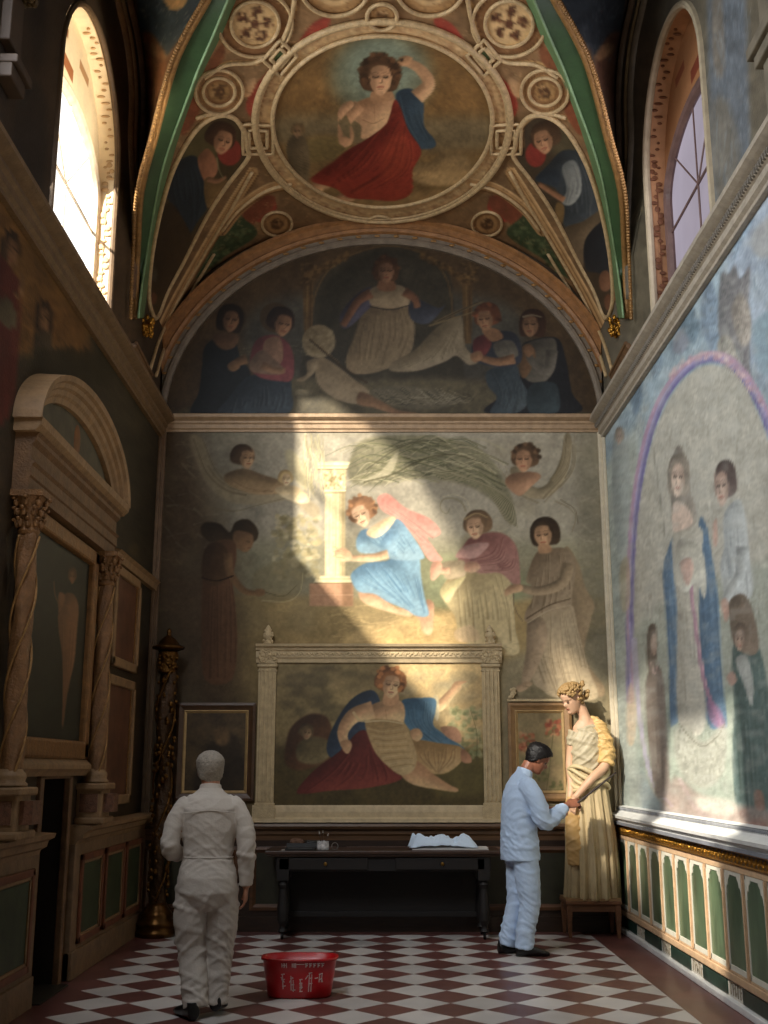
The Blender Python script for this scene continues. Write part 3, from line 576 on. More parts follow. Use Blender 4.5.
def paint_roundel():
    p = Paint(264, 26, 500, 218, '85663a', 2.4, 22); g = p.rng
    p.view(270, 30, .2995)
    p.poly([(0, 0), (770, 0), (770, 300), (0, 300)], '826030', sm=False, soft=6)
    p.ell(370, 150, 170, 150, '6f7a68', soft=14, al=.9); p.ell(370, 130, 110, 100, '7d8f80', soft=10, al=.7)
    p.poly([(0, 300), (200, 280), (560, 290), (770, 300), (770, 400), (0, 400)], '756546', soft=12)
    p.poly([(0, 420), (120, 360), (230, 355), (330, 400), (520, 420), (770, 420), (770, 670), (0, 670)], '84683c', soft=5)
    p.poly([(480, 440), (530, 440), (580, 408), (640, 410), (680, 450), (740, 440), (720, 500), (560, 520), (480, 500)], 'a98a58', sh=.8, r=8, soft=2)
    p.poly([(90, 540), (200, 560), (480, 540), (700, 540), (640, 620), (380, 660), (150, 620)], 'a38350', soft=5, al=.8)
    p.poly([(100, 380), (180, 356), (250, 370), (250, 420), (140, 440)], '7d6a3c', soft=3)
    p.mottle(.09, (40, 14, 5, 2))
    # distant draped figure
    p.poly([(54, 390), (80, 350), (115, 360), (130, 400), (132, 470), (120, 520), (70, 522), (62, 450)], '6a5a40', sh=.7, r=7)
    p.folds([(66, 400), (66, 460), (72, 515)], [(118, 390), (126, 450), (118, 515)], 6, '43371f', '86755a', .9, .5); p.head(92, 338, 22, '8f6e4c', '6a5434', turn=-.2)
    # mantle dark blue
    bm = p.poly([(420, 215), (470, 195), (500, 230), (514, 250), (515, 320), (552, 370), (545, 394), (500, 396), (468, 370), (440, 300)], '34485a', sh=.85, r=10, hi='5f7a8c', lo='1c2834')
    p.folds([(430, 220), (450, 300), (500, 390)], [(500, 230), (510, 310), (545, 380)], 7, '1c2a36', '647f90', 1, .5, clip=bm)
    # legs
    p.poly([(100, 545), (130, 520), (170, 500), (200, 520), (150, 550), (105, 560)], 'cf9c70', sh=.6, r=5); p.poly([(210, 565), (250, 545), (290, 560), (250, 580), (214, 580)], 'cf9c70', sh=.5, r=4)
    # torso
    p.poly([(280, 250), (330, 225), (400, 215), (420, 250), (400, 300), (350, 350), (306, 362), (304, 320), (270, 290)], 'c2956c', sh=.85, r=10, lo='7d5536')
    p.line([(310, 300), (345, 312), (380, 296)], '946a48', 1.2, .8, .5); p.line([(348, 250), (350, 310)], '9c7250', 1, .7, .4)
    rd = p.poly([(415, 235), (436, 260), (460, 330), (500, 390), (502, 420), (476, 470), (474, 540), (420, 570), (330, 566), (260, 560), (220, 530), (150, 510), (140, 494), (210, 440), (260, 400), (330, 360), (390, 310)], '8f2f20', sh=.9, r=13, hi='b9472b', lo='4d140e')
    p.folds([(150, 500), (250, 430), (400, 270)], [(330, 566), (470, 470), (470, 340)], 12, '511710', 'c05636', 1.2, .55, clip=rd)
    p.poly([(370, 400), (440, 340), (470, 400), (440, 480), (380, 500)], 'ad4426', soft=5, al=.5)
    # arms
    p.figure_arm([(300, 250), (250, 310), (250, 372), (262, 350), (240, 290)], 'b98a62', 44, 34); p.poly([(226, 280), (240, 250), (270, 236), (280, 252), (252, 280), (236, 300)], 'bd8e66', sh=.6, r=4)
    p.figure_arm([(490, 225), (530, 180), (500, 130), (450, 104)], 'c2946a', 52, 26)
    p.poly([(428, 96), (450, 86), (474, 92), (470, 114), (440, 122), (426, 112)], 'b98a60', sh=.5, r=3); p.ell(440, 100, 8, 6, '3c2a1c', soft=.5)
    p.line([(400, 112), (430, 102)], '6a5a3c', 3, 2, .8)
    p.poly([(345, 200), (400, 200), (410, 232), (340, 236)], 'b1845c', soft=.8)
    p.head(368, 160, 60, 'bf9068', '4d3420', turn=.05, curls=80, longhair=.25, back=1.08)
    p.view(); p.mottle(.04, (14, 4, 2))
    return p
def paint_spandrel(p, sx):
    """seated figures between ribs and end arch (sx=-1 left, 1 right) painted onto the vault canvas"""
    g = p.rng; CX = 381
    if sx < 0:
        p.view(130, 90, .2343)
        p.poly([(95, 960), (80, 860), (100, 640), (160, 380), (215, 270), (300, 170), (400, 110), (470, 150), (490, 230), (500, 290), (420, 400), (330, 540), (230, 730), (160, 860), (120, 965)], '4a3c24', soft=.8)
        p.ell(300, 240, 90, 110, '5c5530', soft=6, al=.7); p.mottle(0)
        p.ell(425, 265, 52, 58, '8d3428', soft=1)
        dr = p.poly([(180, 340), (230, 290), (290, 290), (330, 400), (330, 500), (290, 560), (250, 620), (230, 560), (170, 480), (150, 420)], '232d36', sh=.6, r=9)
        p.folds([(180, 340), (180, 440), (230, 580)], [(290, 300), (320, 420), (290, 560)], 7, '141a20', '3d4c58', 1.2, .5, clip=dr)
        p.poly([(110, 560), (170, 480), (230, 560), (260, 640), (200, 760), (150, 860), (100, 860), (95, 740)], '3c2e1c', sh=.5, r=10)
        p.poly([(290, 290), (330, 250), (370, 300), (372, 350), (330, 400), (300, 350)], '9a6647', sh=.7, r=6)
        p.poly([(320, 380), (380, 380), (430, 400), (350, 500), (322, 480)], '7d6238', sh=.6, r=5)
        p.figure_arm([(330, 380), (370, 390), (410, 370)], '94684a', 22, 14)
        p.line([(370, 290), (380, 340), (400, 380)], '8a8a62', 1.4, .8, .7)
        p.head(392, 214, 62, 'a87855', '3c2414', turn=.5, tilt=18, down=.5)
        p.ell(100, 890, 16, 26, '6d4730', soft=1.2); p.poly([(85, 740), (115, 770), (110, 820), (90, 800)], '4c4436', soft=1)
    else:
        p.view(480, 90, .2343)
        p.poly([(500, 960), (470, 860), (380, 690), (270, 520), (160, 290), (190, 240), (190, 160), (250, 115), (320, 115), (380, 160), (450, 260), (520, 430), (570, 640), (590, 850), (570, 970)], '45392a', soft=.8)
        p.ell(380, 220, 80, 90, '5a5238', soft=6, al=.7)
        p.ell(238, 275, 44, 54, '8a3026', soft=1)
        dr = p.poly([(290, 320), (350, 260), (430, 265), (480, 330), (520, 460), (530, 520), (440, 600), (360, 580), (350, 480), (320, 420), (250, 390), (240, 370)], '39424a', sh=.8, r=10)
        p.folds([(350, 290), (350, 400), (370, 560)], [(440, 290), (480, 420), (480, 560)], 8, '22282e', '7a838a', 1.2, .5, clip=dr)
        sl = p.poly([(350, 330), (400, 300), (430, 360), (430, 440), (390, 490), (350, 480), (370, 420)], '858b8c', sh=.8, r=7, lo='3f474c')
        p.folds([(350, 340), (370, 420), (360, 480)], [(410, 320), (430, 400), (400, 480)], 6, '4b5358', 'b4b8b4', .9, .5, clip=sl)
        p.poly([(235, 380), (290, 335), (340, 350), (330, 410), (280, 400)], '2b3540', sh=.5, r=6)
        p.figure_arm([(360, 470), (310, 440), (250, 400)], '9a6c4c', 26, 18)
        p.poly([(330, 480), (360, 500), (350, 570), (320, 530)], '7d6238', soft=1)
        p.poly([(355, 600), (440, 560), (520, 510), (520, 560), (450, 640), (440, 760), (400, 720)], '6b5a44', sh=.6, r=9)
        p.poly([(450, 640), (530, 560), (560, 660), (570, 800), (500, 780), (450, 760)], '262a30', sh=.4, r=9)
        p.ell(535, 815, 28, 46, '8a5f44', sh=.5, r=4); p.ell(548, 905, 18, 36, '7d5238', sh=.4, r=4)
        p.head(275, 212, 62, 'ab7c58', '45301e', turn=-.5, tilt=-16, down=.6)
    p.view()
# ---------------------------------------------------------------- right wall fresco, left wall fresco, upper walls, side webs
def paint_right():
    p = Paint(596, 150, 800, 890, '93a0a0', 2.0, 31); g = p.rng
    p.poly([(596, 150), (800, 150), (800, 480), (596, 480)], '8fa3ac', sm=False, soft=10)
    p.poly([(596, 480), (640, 420), (640, 860), (596, 860)], 'a6ada0', sm=False, soft=6)
    p.poly([(720, 150), (800, 150), (800, 420), (760, 380), (735, 330)], '9aa7b6', soft=10)
    p.mottle(.08, (40, 18, 7, 3), tint='b7bfb9')
    p.scumble((605, 200, 770, 430), 'b9c6ca', .3, 260, 16, 2, 80, .5); p.scumble((605, 250, 770, 430), '6d818c', .28, 220, 14, 2, 80, .5)
    # blue-grey trees and brown figures along the top
    p.view(600, 180, .2343)
    for L, c in (([(300, 650), (320, 560), (370, 515), (420, 590), (425, 650), (380, 720), (310, 740)], '5f7683'), ([(430, 620), (440, 470), (460, 415), (500, 500), (505, 700), (470, 720)], '74889a'), ([(560, 250), (590, 160), (620, 140), (660, 160), (610, 260), (570, 340)], '7a91a4'), ([(215, 760), (250, 715), (270, 790), (230, 850)], '6d8290'), ([(130, 900), (160, 850), (180, 930), (150, 1010)], '61788a')):
        p.poly(L, c, sh=.4, r=6, soft=1.6, al=.85, rough=.2)
    for L, c in (([(505, 650), (515, 410), (550, 400), (575, 360), (600, 420), (640, 370), (636, 520), (645, 620), (640, 780), (665, 920), (640, 920), (590, 740), (550, 690)], '77706c'), ([(560, 560), (600, 480), (640, 560), (640, 680), (600, 700)], 'a29482'), ([(500, 720), (530, 660), (570, 700), (620, 840), (640, 960), (560, 860)], 'a89c86')):
        p.poly(L, c, sh=.6, r=7, soft=1.4, al=.85, rough=.2)
    p.poly([(320, 660), (350, 640), (380, 690), (350, 740), (310, 730)], '8d8a92', soft=2, al=.7); p.poly([(640, 250), (700, 170), (760, 130), (760, 300), (680, 330)], 'a79e90', soft=4, al=.6)
    p.poly([(650, 640), (720, 560), (770, 620), (770, 780), (690, 830)], '7f9aa3', soft=4, al=.7)
    # oval field
    p.view()
    ov = []
    t = np.linspace(0, 1, 40)
    top = [(634, 640), (634, 560), (640, 500), (650, 450), (664, 410), (682, 382), (704, 366), (728, 370), (750, 398), (768, 440), (786, 500), (800, 580)]
    field = top + [(800, 830), (770, 830), (700, 815), (668, 808), (648, 780), (636, 710)]
    p.poly(field, 'b2ab98', soft=1)
    p.poly([(640, 620), (800, 560), (800, 700), (660, 720), (640, 700)], 'a3a894', soft=10, al=.8)
    p.poly([(640, 720), (700, 690), (800, 700), (800, 800), (660, 790)], '93a08c', soft=8, al=.8)
    p.scumble((640, 390, 770, 620), 'cdc6b2', .3, 320, 16, 1.4, 80, .3); p.scumble((640, 390, 770, 620), '8d8672', .22, 260, 16, 1.2, 80, .3)
    for o, c, w in ((0, '8d7fae', 8), (-4.5, 'b790a8', 4), (3.5, '6f6aa0', 2.2), (-1, 'a79ac4', 1.6)):
        p.line([(630 - o*.3, 700), (630 + o*.3, 600), (634 + o*.6, 520), (644 + o*.7, 455), (660 + o*.7, 405 + o*.3), (682 + o*.4, 373 + o*.8), (706, 358 + o), (732 - o*.4, 364 + o*.9), (756 - o*.7, 396 + o*.5), (776 - o, 446), (800 - o, 520)], c, w, w, .92, soft=1)
    for i in range(160):
        q = g.random(); x = 670 + 92*q; y = 363 + 46*(q - .4)**2*3 - 12 + 8*g.random(); p.ell(x, y, 2, 1.5, ['c9a0a4', 'b48490', 'd8b8b0'][i % 3], soft=.6, al=.6)
    p.line([(634, 640), (640, 720), (652, 780), (672, 806)], 'b5a9c4', 5, 3, .8, soft=1); p.line([(680, 780), (700, 812), (740, 824), (800, 828)], 'c3b6b8', 4, 3, .7, soft=1)
    p.view(590, 340, .332)
    # Virgin: blue mantle
    vm = p.poly([(262, 620), (235, 640), (222, 700), (230, 820), (240, 1010), (240, 1140), (252, 1160), (280, 1060), (300, 700), (345, 560), (365, 640), (385, 780), (395, 1000), (410, 1150), (400, 1162), (350, 1130), (330, 700)], '54748f', sh=.7, r=7, hi='84a3b8', lo='2f4960')
    p.poly([(330, 540), (350, 560), (365, 640), (385, 780), (396, 1000), (412, 1140), (400, 1170), (340, 1120), (322, 900), (318, 700)], '54748f', sh=.8, r=7, hi='86a5bc', lo='304a62'); p.poly([(255, 590), (232, 640), (220, 700), (230, 850), (238, 1000), (244, 1150), (272, 1120), (266, 900), (258, 720)], '587894', sh=.8, r=6, hi='86a5bc', lo='304a62')
    p.folds([(232, 660), (234, 850), (248, 1120)], [(262, 660), (262, 850), (266, 1110)], 4, '345068', '8fb0c6', .9, .5)
    p.folds([(325, 600), (328, 850), (350, 1110)], [(370, 680), (390, 880), (404, 1130)], 5, '345068', '8fb0c6', .9, .5)
    dr = p.poly([(250, 580), (300, 555), (340, 580), (330, 700), (330, 900), (350, 1120), (330, 1190), (290, 1170), (262, 1120), (262, 820), (252, 700)], 'b9b19d', sh=.7, r=8, hi='d9d2c0', lo='7e7766')
    p.folds([(264, 740), (266, 900), (280, 1150)], [(320, 740), (328, 900), (345, 1140)], 8, '8a8170', 'e0dac8', .8, .5, clip=dr)
    p.line([(302, 720), (318, 860), (345, 1030), (395, 1165)], 'b07d92', 3.4, 4.5, .9, soft=.8); p.line([(305, 740), (322, 870), (350, 1040)], 'd8a8b0', 1, 1, .8)
    p.poly([(355, 1080), (390, 1110), (408, 1160), (390, 1172), (360, 1140)], '9d6f92', soft=1, al=.8)
    p.poly([(255, 660), (270, 600), (330, 620), (350, 700), (345, 780), (320, 730), (290, 760), (258, 730)], 'c2bba6', sh=.8, r=6)
    p.poly([(272, 670), (300, 655), (312, 690), (296, 740), (278, 710)], 'cfa590', sh=.5, r=3)
    p.poly([(240, 430), (250, 350), (266, 318), (282, 335), (296, 390), (304, 460), (322, 530), (300, 570), (252, 565), (244, 500)], '8d8272', sh=.6, r=6)
    p.head(266, 415, 60, 'cfae94', '877a68', turn=-.15, tilt=2, lips='a0584c', longhair=.4, sq=.52)
    p.poly([(252, 490), (290, 500), (310, 550), (270, 575), (250, 570)], 'cdb098', soft=.8)
    p.line([(190, 330), (212, 480), (230, 620)], '8a8676', 1.4, 1, .8)
    # man behind, in white
    sh_ = p.poly([(400, 560), (410, 510), (450, 480), (470, 540), (480, 640), (490, 760), (450, 800), (410, 820), (400, 740), (392, 680), (404, 620)], 'b6b9b4', sh=.8, r=8, hi='d6d8d2', lo='74797a')
    p.folds([(405, 540), (400, 660), (408, 790)], [(460, 520), (474, 640), (484, 760)], 8, '7d8384', 'd9dbd5', .9, .55, clip=sh_)
    p.figure_arm([(460, 620), (455, 700), (420, 760), (405, 810)], 'b0b3ae', 40, 20); p.poly([(395, 790), (412, 780), (420, 820), (408, 850)], 'bf937c', soft=.7)
    p.poly([(370, 560), (382, 540), (384, 610), (374, 620)], 'c39a84', soft=.8)
    p.head(402, 440, 62, 'bd9880', '564640', turn=-.7, tilt=-6, sq=.52)
    p.view(630, 560, .293)
    # child / woman in green, right
    gr = p.poly([(350, 300), (400, 290), (440, 300), (470, 420), (500, 600), (500, 860), (380, 880), (350, 700), (355, 500)], '566c66', sh=.8, r=9, hi='84998f', lo='32433f')
    p.folds([(360, 400), (356, 600), (375, 860)], [(450, 400), (480, 600), (480, 860)], 9, '354640', '8ba095', 1, .55, clip=gr)
    p.poly([(360, 340), (400, 330), (420, 420), (415, 500), (390, 430)], 'a9aaa0', sh=.6, r=5); p.poly([(330, 400), (350, 380), (365, 410), (345, 430)], 'b28c78', soft=.8)
    p.poly([(340, 200), (340, 140), (380, 115), (412, 150), (440, 270), (430, 320), (390, 320), (352, 280)], '7d6a56', sh=.7, r=7)
    p.head(376, 268, 44, 'ad8a70', '6d5a48', turn=-.3, tilt=0, down=.4, sq=.52); p.poly([(372, 860), (400, 850), (410, 885), (380, 888)], '6a4f44', soft=1); p.poly([(425, 790), (450, 790), (460, 850), (430, 850)], '8c6a58', soft=1)
    # slim brown figure, left
    br = p.poly([(60, 390), (75, 360), (105, 370), (118, 450), (125, 600), (135, 760), (140, 800), (110, 810), (85, 790), (60, 600), (52, 450)], '857466', sh=.7, r=6, hi='a8978a', lo='54473c')
    p.folds([(62, 420), (70, 600), (95, 790)], [(110, 420), (120, 600), (132, 790)], 6, '5a4b3e', 'b0a090', .8, .5, clip=br)
    p.poly([(58, 260), (70, 220), (90, 230), (92, 330), (80, 380), (60, 370)], '6d5c4c', sh=.4, r=4); p.poly([(74, 260), (88, 256), (90, 310), (80, 326), (73, 300)], 'b8957c', soft=.7); p.line([(68, 112), (62, 160), (70, 205), (76, 150), (68, 112)], '8f8878', 1.2, 1, .8)
    p.line([(72, 350), (84, 390), (96, 350)], 'b8908a', 1.6, 1, .7)
    # clouds of seed-heads and ground under the Virgin
    p.poly([(150, 590), (200, 560), (250, 620), (320, 560), (330, 640), (310, 740), (240, 780), (170, 720)], 'a4a08e', soft=3, al=.8)
    for i in range(140): x, y = 150 + 180*g.random(), 580 + 170*g.random(); p.line([(x, y), (x + 12*(g.random() - .5), y + 26)], ['c4c0ae', '767566', '8f8d7c'][i % 3], .8, .5, .5)
    p.line([(170, 560), (200, 600), (250, 636), (300, 600), (322, 560)], '77705e', 1.3, 1, .7)
    p.poly([(120, 800), (160, 740), (240, 800), (340, 830), (480, 860), (480, 960), (200, 900), (110, 860)], 'a08376', soft=4, al=.7); p.poly([(380, 900), (480, 880), (480, 960), (400, 960)], '935f4c', soft=5, al=.6)
    p.poly([(220, 810), (340, 820), (350, 870), (260, 860)], 'd9d2bd', soft=4, al=.6)
    # standing figures on the strip by the corner
    p.view(590, 340, .332)
    p.poly([(70, 300), (86, 276), (110, 310), (120, 420), (110, 640), (90, 660), (74, 560), (66, 420)], '98a09a', sh=.5, r=6, al=.8); p.head(88, 292, 24, 'b79a84', '8a7a66', turn=-.2, sq=.52)
    p.poly([(90, 690), (110, 650), (122, 700), (118, 800), (96, 810)], 'b8a070', sh=.5, r=5, al=.6)
    p.scumble((602, 440, 632, 800), 'c6cec6', .35, 170, 16, 1.4, 90, .2); p.scumble((602, 440, 632, 800), '7f958f', .25, 120, 16, 1.2, 90, .2)
    p.view(630, 560, .293)
    p.poly([(-10, 470), (5, 420), (22, 520), (15, 620), (-8, 620)], 'cfae88', sh=.4, r=5, al=.7)
    p.view(); p.mottle(.05, (18, 6, 3), tint='b5b3a6')
    p.scumble((625, 360, 768, 830), 'd5d2c6', .14, 500, 10, 1, 80, .3); p.scumble((625, 360, 768, 830), '5f6462', .1, 400, 10, .8, 80, .3)
    return p
def paint_left():
    p = Paint(-60, 120, 168, 1010, '4a3b26', 1.6, 32); g = p.rng
    p.poly([(-60, 120), (40, 200), (100, 330), (95, 360), (40, 390), (-60, 380)], '8d6428', soft=6); p.poly([(20, 320), (60, 300), (110, 350), (90, 370), (30, 380)], '94682c', soft=6, al=.7)
    p.poly([(90, 330), (170, 400), (170, 640), (100, 600), (110, 440)], '443d2e', soft=8)
    p.poly([(-60, 370), (60, 355), (130, 380), (140, 470), (40, 420), (-60, 460)], '4a4330', soft=7)
    p.mottle(.14, (40, 14, 5, 2))
    p.view(0, 190, .2247)
    rb = p.poly([(-40, 320), (20, 310), (60, 370), (88, 420), (85, 600), (70, 800), (40, 1000), (-60, 1020)], '6b2a20', sh=.7, r=10); p.folds([(-20, 400), (-30, 700), (-40, 1000)], [(70, 400), (70, 650), (40, 980)], 8, '3c130e', '8f4432', 1.2, .5, clip=rb)
    p.poly([(-10, 500), (40, 480), (80, 580), (40, 620), (-10, 560)], '6c6248', sh=.6, r=6); p.figure_arm([(70, 480), (100, 430), (108, 370)], '9c7448', 26, 16)
    p.head(50, 270, 72, '9c7048', '3c2a18', turn=.2, sq=.55)
    p.poly([(150, 660), (180, 610), (220, 620), (236, 700), (230, 740), (140, 740)], '5c4f38', sh=.6, r=7); p.head(196, 570, 62, '9c7246', '3f2c1a', turn=.1, longhair=.6, sq=.55)
    for i in range(40):
        x = 120 + 340*g.random(); p.poly([(x, 760), (x + 14, 700 + 30*g.random()), (x + 40, 690 + 40*g.random()), (x + 60, 760), (x + 40, 860), (x + 10, 850)], ['40391f', '4d472c', '39331f'][i % 3], soft=1.5, al=.5)
    p.view(); p.scumble((100, 400, 160, 620), '5d5238', .3, 200, 12, 1.2, 80, .3); p.scumble((100, 400, 160, 620), '2f3028', .3, 200, 14, 1.4, 80, .3)
    p.view(0, 370, .2246); p.ell(598, 800, 22, 30, '5f5236', soft=1.5); p.view()
    return p
def paint_upper(side):
    """upper wall around the window: side -1 left, 1 right"""
    if side < 0:
        p = Paint(-60, -60, 165, 440, '52402c', 1.5, 33)
        p.poly([(-60, -60), (45, -60), (50, 220), (-60, 200)], '453628', sm=False, soft=5); p.poly([(18, 90), (34, 80), (46, 110), (40, 200), (14, 180)], '2c2826', soft=4, al=.8); p.poly([(30, -20), (44, -20), (42, 60), (34, 70)], '2f2722', soft=3, al=.7)
        p.poly([(118, 190), (138, 190), (136, 340), (112, 340)], '6a5236', sm=False, soft=3)
        for i, x in enumerate((0, 5, 10)): p.line([(119 + x, 215), (127 + x, 235), (133 + x, 250)], '82683f', 1, .6, .6)
        p.poly([(104, 340), (118, 320), (124, 345)], '3d2c1c', soft=1.5)
    else:
        p = Paint(600, -60, 830, 440, '6c6350', 1.5, 34)
        p.poly([(706, -60), (744, -60), (752, 200), (712, 250)], '6d757c', sm=False, soft=4); p.poly([(712, 0), (722, 0), (724, 70), (714, 70)], '8d7f6a', soft=3, al=.7); p.poly([(712, 110), (726, 100), (740, 160), (716, 200)], '847a66', soft=5, al=.7)
        p.scumble((708, 0, 750, 190), '8fa0ac', .3, 80, 18, 1.6, 85, .3); p.scumble((708, 0, 750, 190), '53585c', .25, 60, 18, 1.4, 85, .3)
        p.poly([(626, 180), (650, 120), (652, 330), (628, 340)], '6f6650', sm=False, soft=3)
        for x in (0, 5, 10): p.line([(629 + x*.8, 228 - x*.6), (636 + x*.6, 210), (642, 196 + x)], 'a59873', 1.1, .8, .7)
        p.line([(645, 120), (647, 200), (652, 310)], 'a79b7c', 1.6, 1.6, .7)
    p.mottle(.1, (30, 10, 4)); p.scumble((p.x0, p.y0, p.x1, p.y1), '8a7452' if side < 0 else '9c937c', .12, 250, 16, 1.4, 85, .4)
    return p
def paint_web(side):
    p = Paint(100, -80, 240, 360, '5a3c24', 2.0, 35) if side < 0 else Paint(520, -80, 660, 360, '4c3a2a', 2.0, 36)
    X = (lambda x: x) if side < 0 else (lambda x: 762 - x); g = p.rng
    p.poly([(X(130), -80), (X(230), -80), (X(206), 0), (X(178), 40), (X(160), 66), (X(140), 40)], '303c42' if side < 0 else '262c30', sm=False, soft=2)
    p.poly([(X(136), 40), (X(152), 34), (X(166), 66), (X(150), 110), (X(143), 100)], '6b4526' if side < 0 else '4a3020', soft=2)
    for i in range(60): x = X(136 + 60*g.random()); y = -40 + 100*g.random(); a = g.random()*6.3; p.line([(x, y), (x + 6*math.cos(a), y + 6*math.sin(a)), (x + 9*math.cos(a + .8), y + 9*math.sin(a + .8))], '6d7166' if side < 0 else '40464a', .8, .4, .6)
    if side < 0: p.poly([(160, -10), (190, -14), (184, 6), (172, 10), (166, 4)], '96794c', soft=1)
    p.poly([(X(146), 48), (X(158), 44), (X(168), 58), (X(160), 60)], '7c5c38', soft=1.5, al=.7)
    p.mottle(.12, (24, 8, 3)); return p
# ---------------------------------------------------------------- mesh + material helpers
def lin(h):
    c = col(h)/255.; c = np.where(c <= .04045, c/12.92, ((c + .055)/1.055)**2.4); return (float(c[0]), float(c[1]), float(c[2]), 1.0)
MATS = {}
def mat(name, base='808080', rough=.6, metal=0., nscale=8., namp=.25, bump=.0, bscale=None, spec=.5, attr=False, coat=0., stretch=(1, 1, 1), emit=None, gain=1.0):
    if name in MATS: return MATS[name]
    m = bpy.data.materials.new(name); m.use_nodes = True; nt = m.node_tree; N = nt.nodes; L = nt.links
    b = N['Principled BSDF']; b.inputs['Roughness'].default_value = rough; b.inputs['Metallic'].default_value = metal
    b.inputs['Specular IOR Level'].default_value = spec
    if coat: b.inputs['Coat Weight'].default_value = coat; b.inputs['Coat Roughness'].default_value = .15
    tc = N.new('ShaderNodeTexCoord'); mp = N.new('ShaderNodeMapping'); mp.inputs['Scale'].default_value = stretch
    L.new(tc.outputs['Object'], mp.inputs['Vector'])
    nz = N.new('ShaderNodeTexNoise'); nz.inputs['Scale'].default_value = nscale; nz.inputs['Detail'].default_value = 6; nz.inputs['Roughness'].default_value = .6
    L.new(mp.outputs['Vector'], nz.inputs['Vector'])
    mr = N.new('ShaderNodeMapRange'); mr.inputs['From Min'].default_value = .3; mr.inputs['From Max'].default_value = .7
    mr.inputs['To Min'].default_value = (1 - namp)*gain; mr.inputs['To Max'].default_value = (1 + namp)*gain
    L.new(nz.outputs['Fac'], mr.inputs['Value'])
    vm = N.new('ShaderNodeVectorMath'); vm.operation = 'SCALE'; L.new(mr.outputs['Result'], vm.inputs['Scale'])
    if attr:
        a = N.new('ShaderNodeVertexColor'); a.layer_name = 'Col'; L.new(a.outputs['Color'], vm.inputs[0])
    else: vm.inputs[0].default_value = lin(base)[:3]
    L.new(vm.outputs['Vector'], b.inputs['Base Color'])
    if bump:
        n2 = N.new('ShaderNodeTexNoise'); n2.inputs['Scale'].default_value = bscale or nscale*4; n2.inputs['Detail'].default_value = 5
        L.new(mp.outputs['Vector'], n2.inputs['Vector'])
        bp = N.new('ShaderNodeBump'); bp.inputs['Strength'].default_value = bump; bp.inputs['Distance'].default_value = .02
        L.new(n2.outputs['Fac'], bp.inputs['Height']); L.new(bp.outputs['Normal'], b.inputs['Normal'])
    if emit:
        b.inputs['Emission Color'].default_value = lin(emit[0]); b.inputs['Emission Strength'].default_value = emit[1]
    MATS[name] = m; return m
def link(o, parent=None):
    C.objects.link(o)
    if parent is not None: o.parent = parent
    return o
def thing(o, label, cat, group=None):
    o['label'] = label; o['category'] = cat
    if group: o['group'] = group
    return o
def empty(name, loc, label, cat, group=None, rz=0.):
    o = bpy.data.objects.new(name, None); o.empty_display_size = .1; C.objects.link(o); o.location = loc; o.rotation_euler = (0, 0, rz)
    thing(o, label, cat, group); o['_loc'] = 1; del o['_loc']; return o
def struct(o): o['kind'] = 'structure'; return o
def mesh_np(name, V, Fq, m, parent=None, smooth=False, colors=None, org=None):
    """V (n,3) float, Fq (f,3|4) int; world coordinates - made local to the parent (unrotated empties)"""
    V = np.asarray(V, np.float32).reshape(-1, 3)
    if org is None and parent is not None: org = parent.location
    if org is not None: V = V - np.array(org, np.float32)
    me = bpy.data.meshes.new(name); Fq = np.asarray(Fq, np.int32)
    me.vertices.add(len(V)); me.vertices.foreach_set('co', V.ravel())
    k = Fq.shape[1]; me.loops.add(Fq.size); me.loops.foreach_set('vertex_index', Fq.ravel())
    me.polygons.add(len(Fq)); me.polygons.foreach_set('loop_start', np.arange(0, Fq.size, k, dtype=np.int32))
    me.polygons.foreach_set('loop_total', np.full(len(Fq), k, np.int32))
    if smooth: me.polygons.foreach_set('use_smooth', np.ones(len(Fq), bool))
    me.update(calc_edges=True); me.validate()
    if colors is not None:
        at = me.color_attributes.new('Col', 'FLOAT_COLOR', 'POINT')
        c4 = np.ones((len(V), 4), np.float32); c4[:, :3] = colors; at.data.foreach_set('color', c4.ravel())
    me.materials.append(m); o = bpy.data.objects.new(name, me); link(o, parent)
    if org is not None and parent is None: o.location = org
    return o
def grid_faces(nu, nv, keep=None, closed=False):
    i, j = np.meshgrid(np.arange(nu - (0 if closed else 1)), np.arange(nv - 1), indexing='ij')
    i2 = (i + 1) % nu
    f = np.stack([i*nv + j, i2*nv + j, i2*nv + j + 1, i*nv + j + 1], -1).reshape(-1, 4)
    if keep is not None: f = f[keep[f].all(1)]
    return f
def painted(name, Pg, paint, m, gain=1.0, parent=None, keep=None, flip=False, smooth=True, thick=None, sat=.86):
    """colour-attribute surface: grid of world points Pg (nu,nv,3) coloured from a Paint"""
    nu, nv = Pg.shape[:2]; V = Pg.reshape(-1, 3)
    px, py = pix(V); c = paint.sample(px, py); c = c*sat + (c @ np.array([.25, .65, .1]))[:, None]*(1 - sat); c = np.clip(c*np.array(gain), 0, 1)
    f = grid_faces(nu, nv, keep)
    if flip: f = f[:, ::-1]
    if thick is not None:            # turn it into a thin slab: a ring of side faces round the border
        b = np.concatenate([np.arange(nu)*nv, (nu - 1)*nv + np.arange(1, nv), (np.arange(nu - 2, -1, -1))*nv + nv - 1, np.arange(nv - 2, 0, -1)])
        n0 = len(V); V = np.concatenate([V, V[b] + np.array(thick)]); c = np.concatenate([c, c[b]*.7]); k = len(b)
        r = np.arange(k); f = np.concatenate([f, np.stack([b[r], n0 + r, n0 + (r + 1) % k, b[(r + 1) % k]], 1)])
    return mesh_np(name, V, f, m, parent, smooth, c)
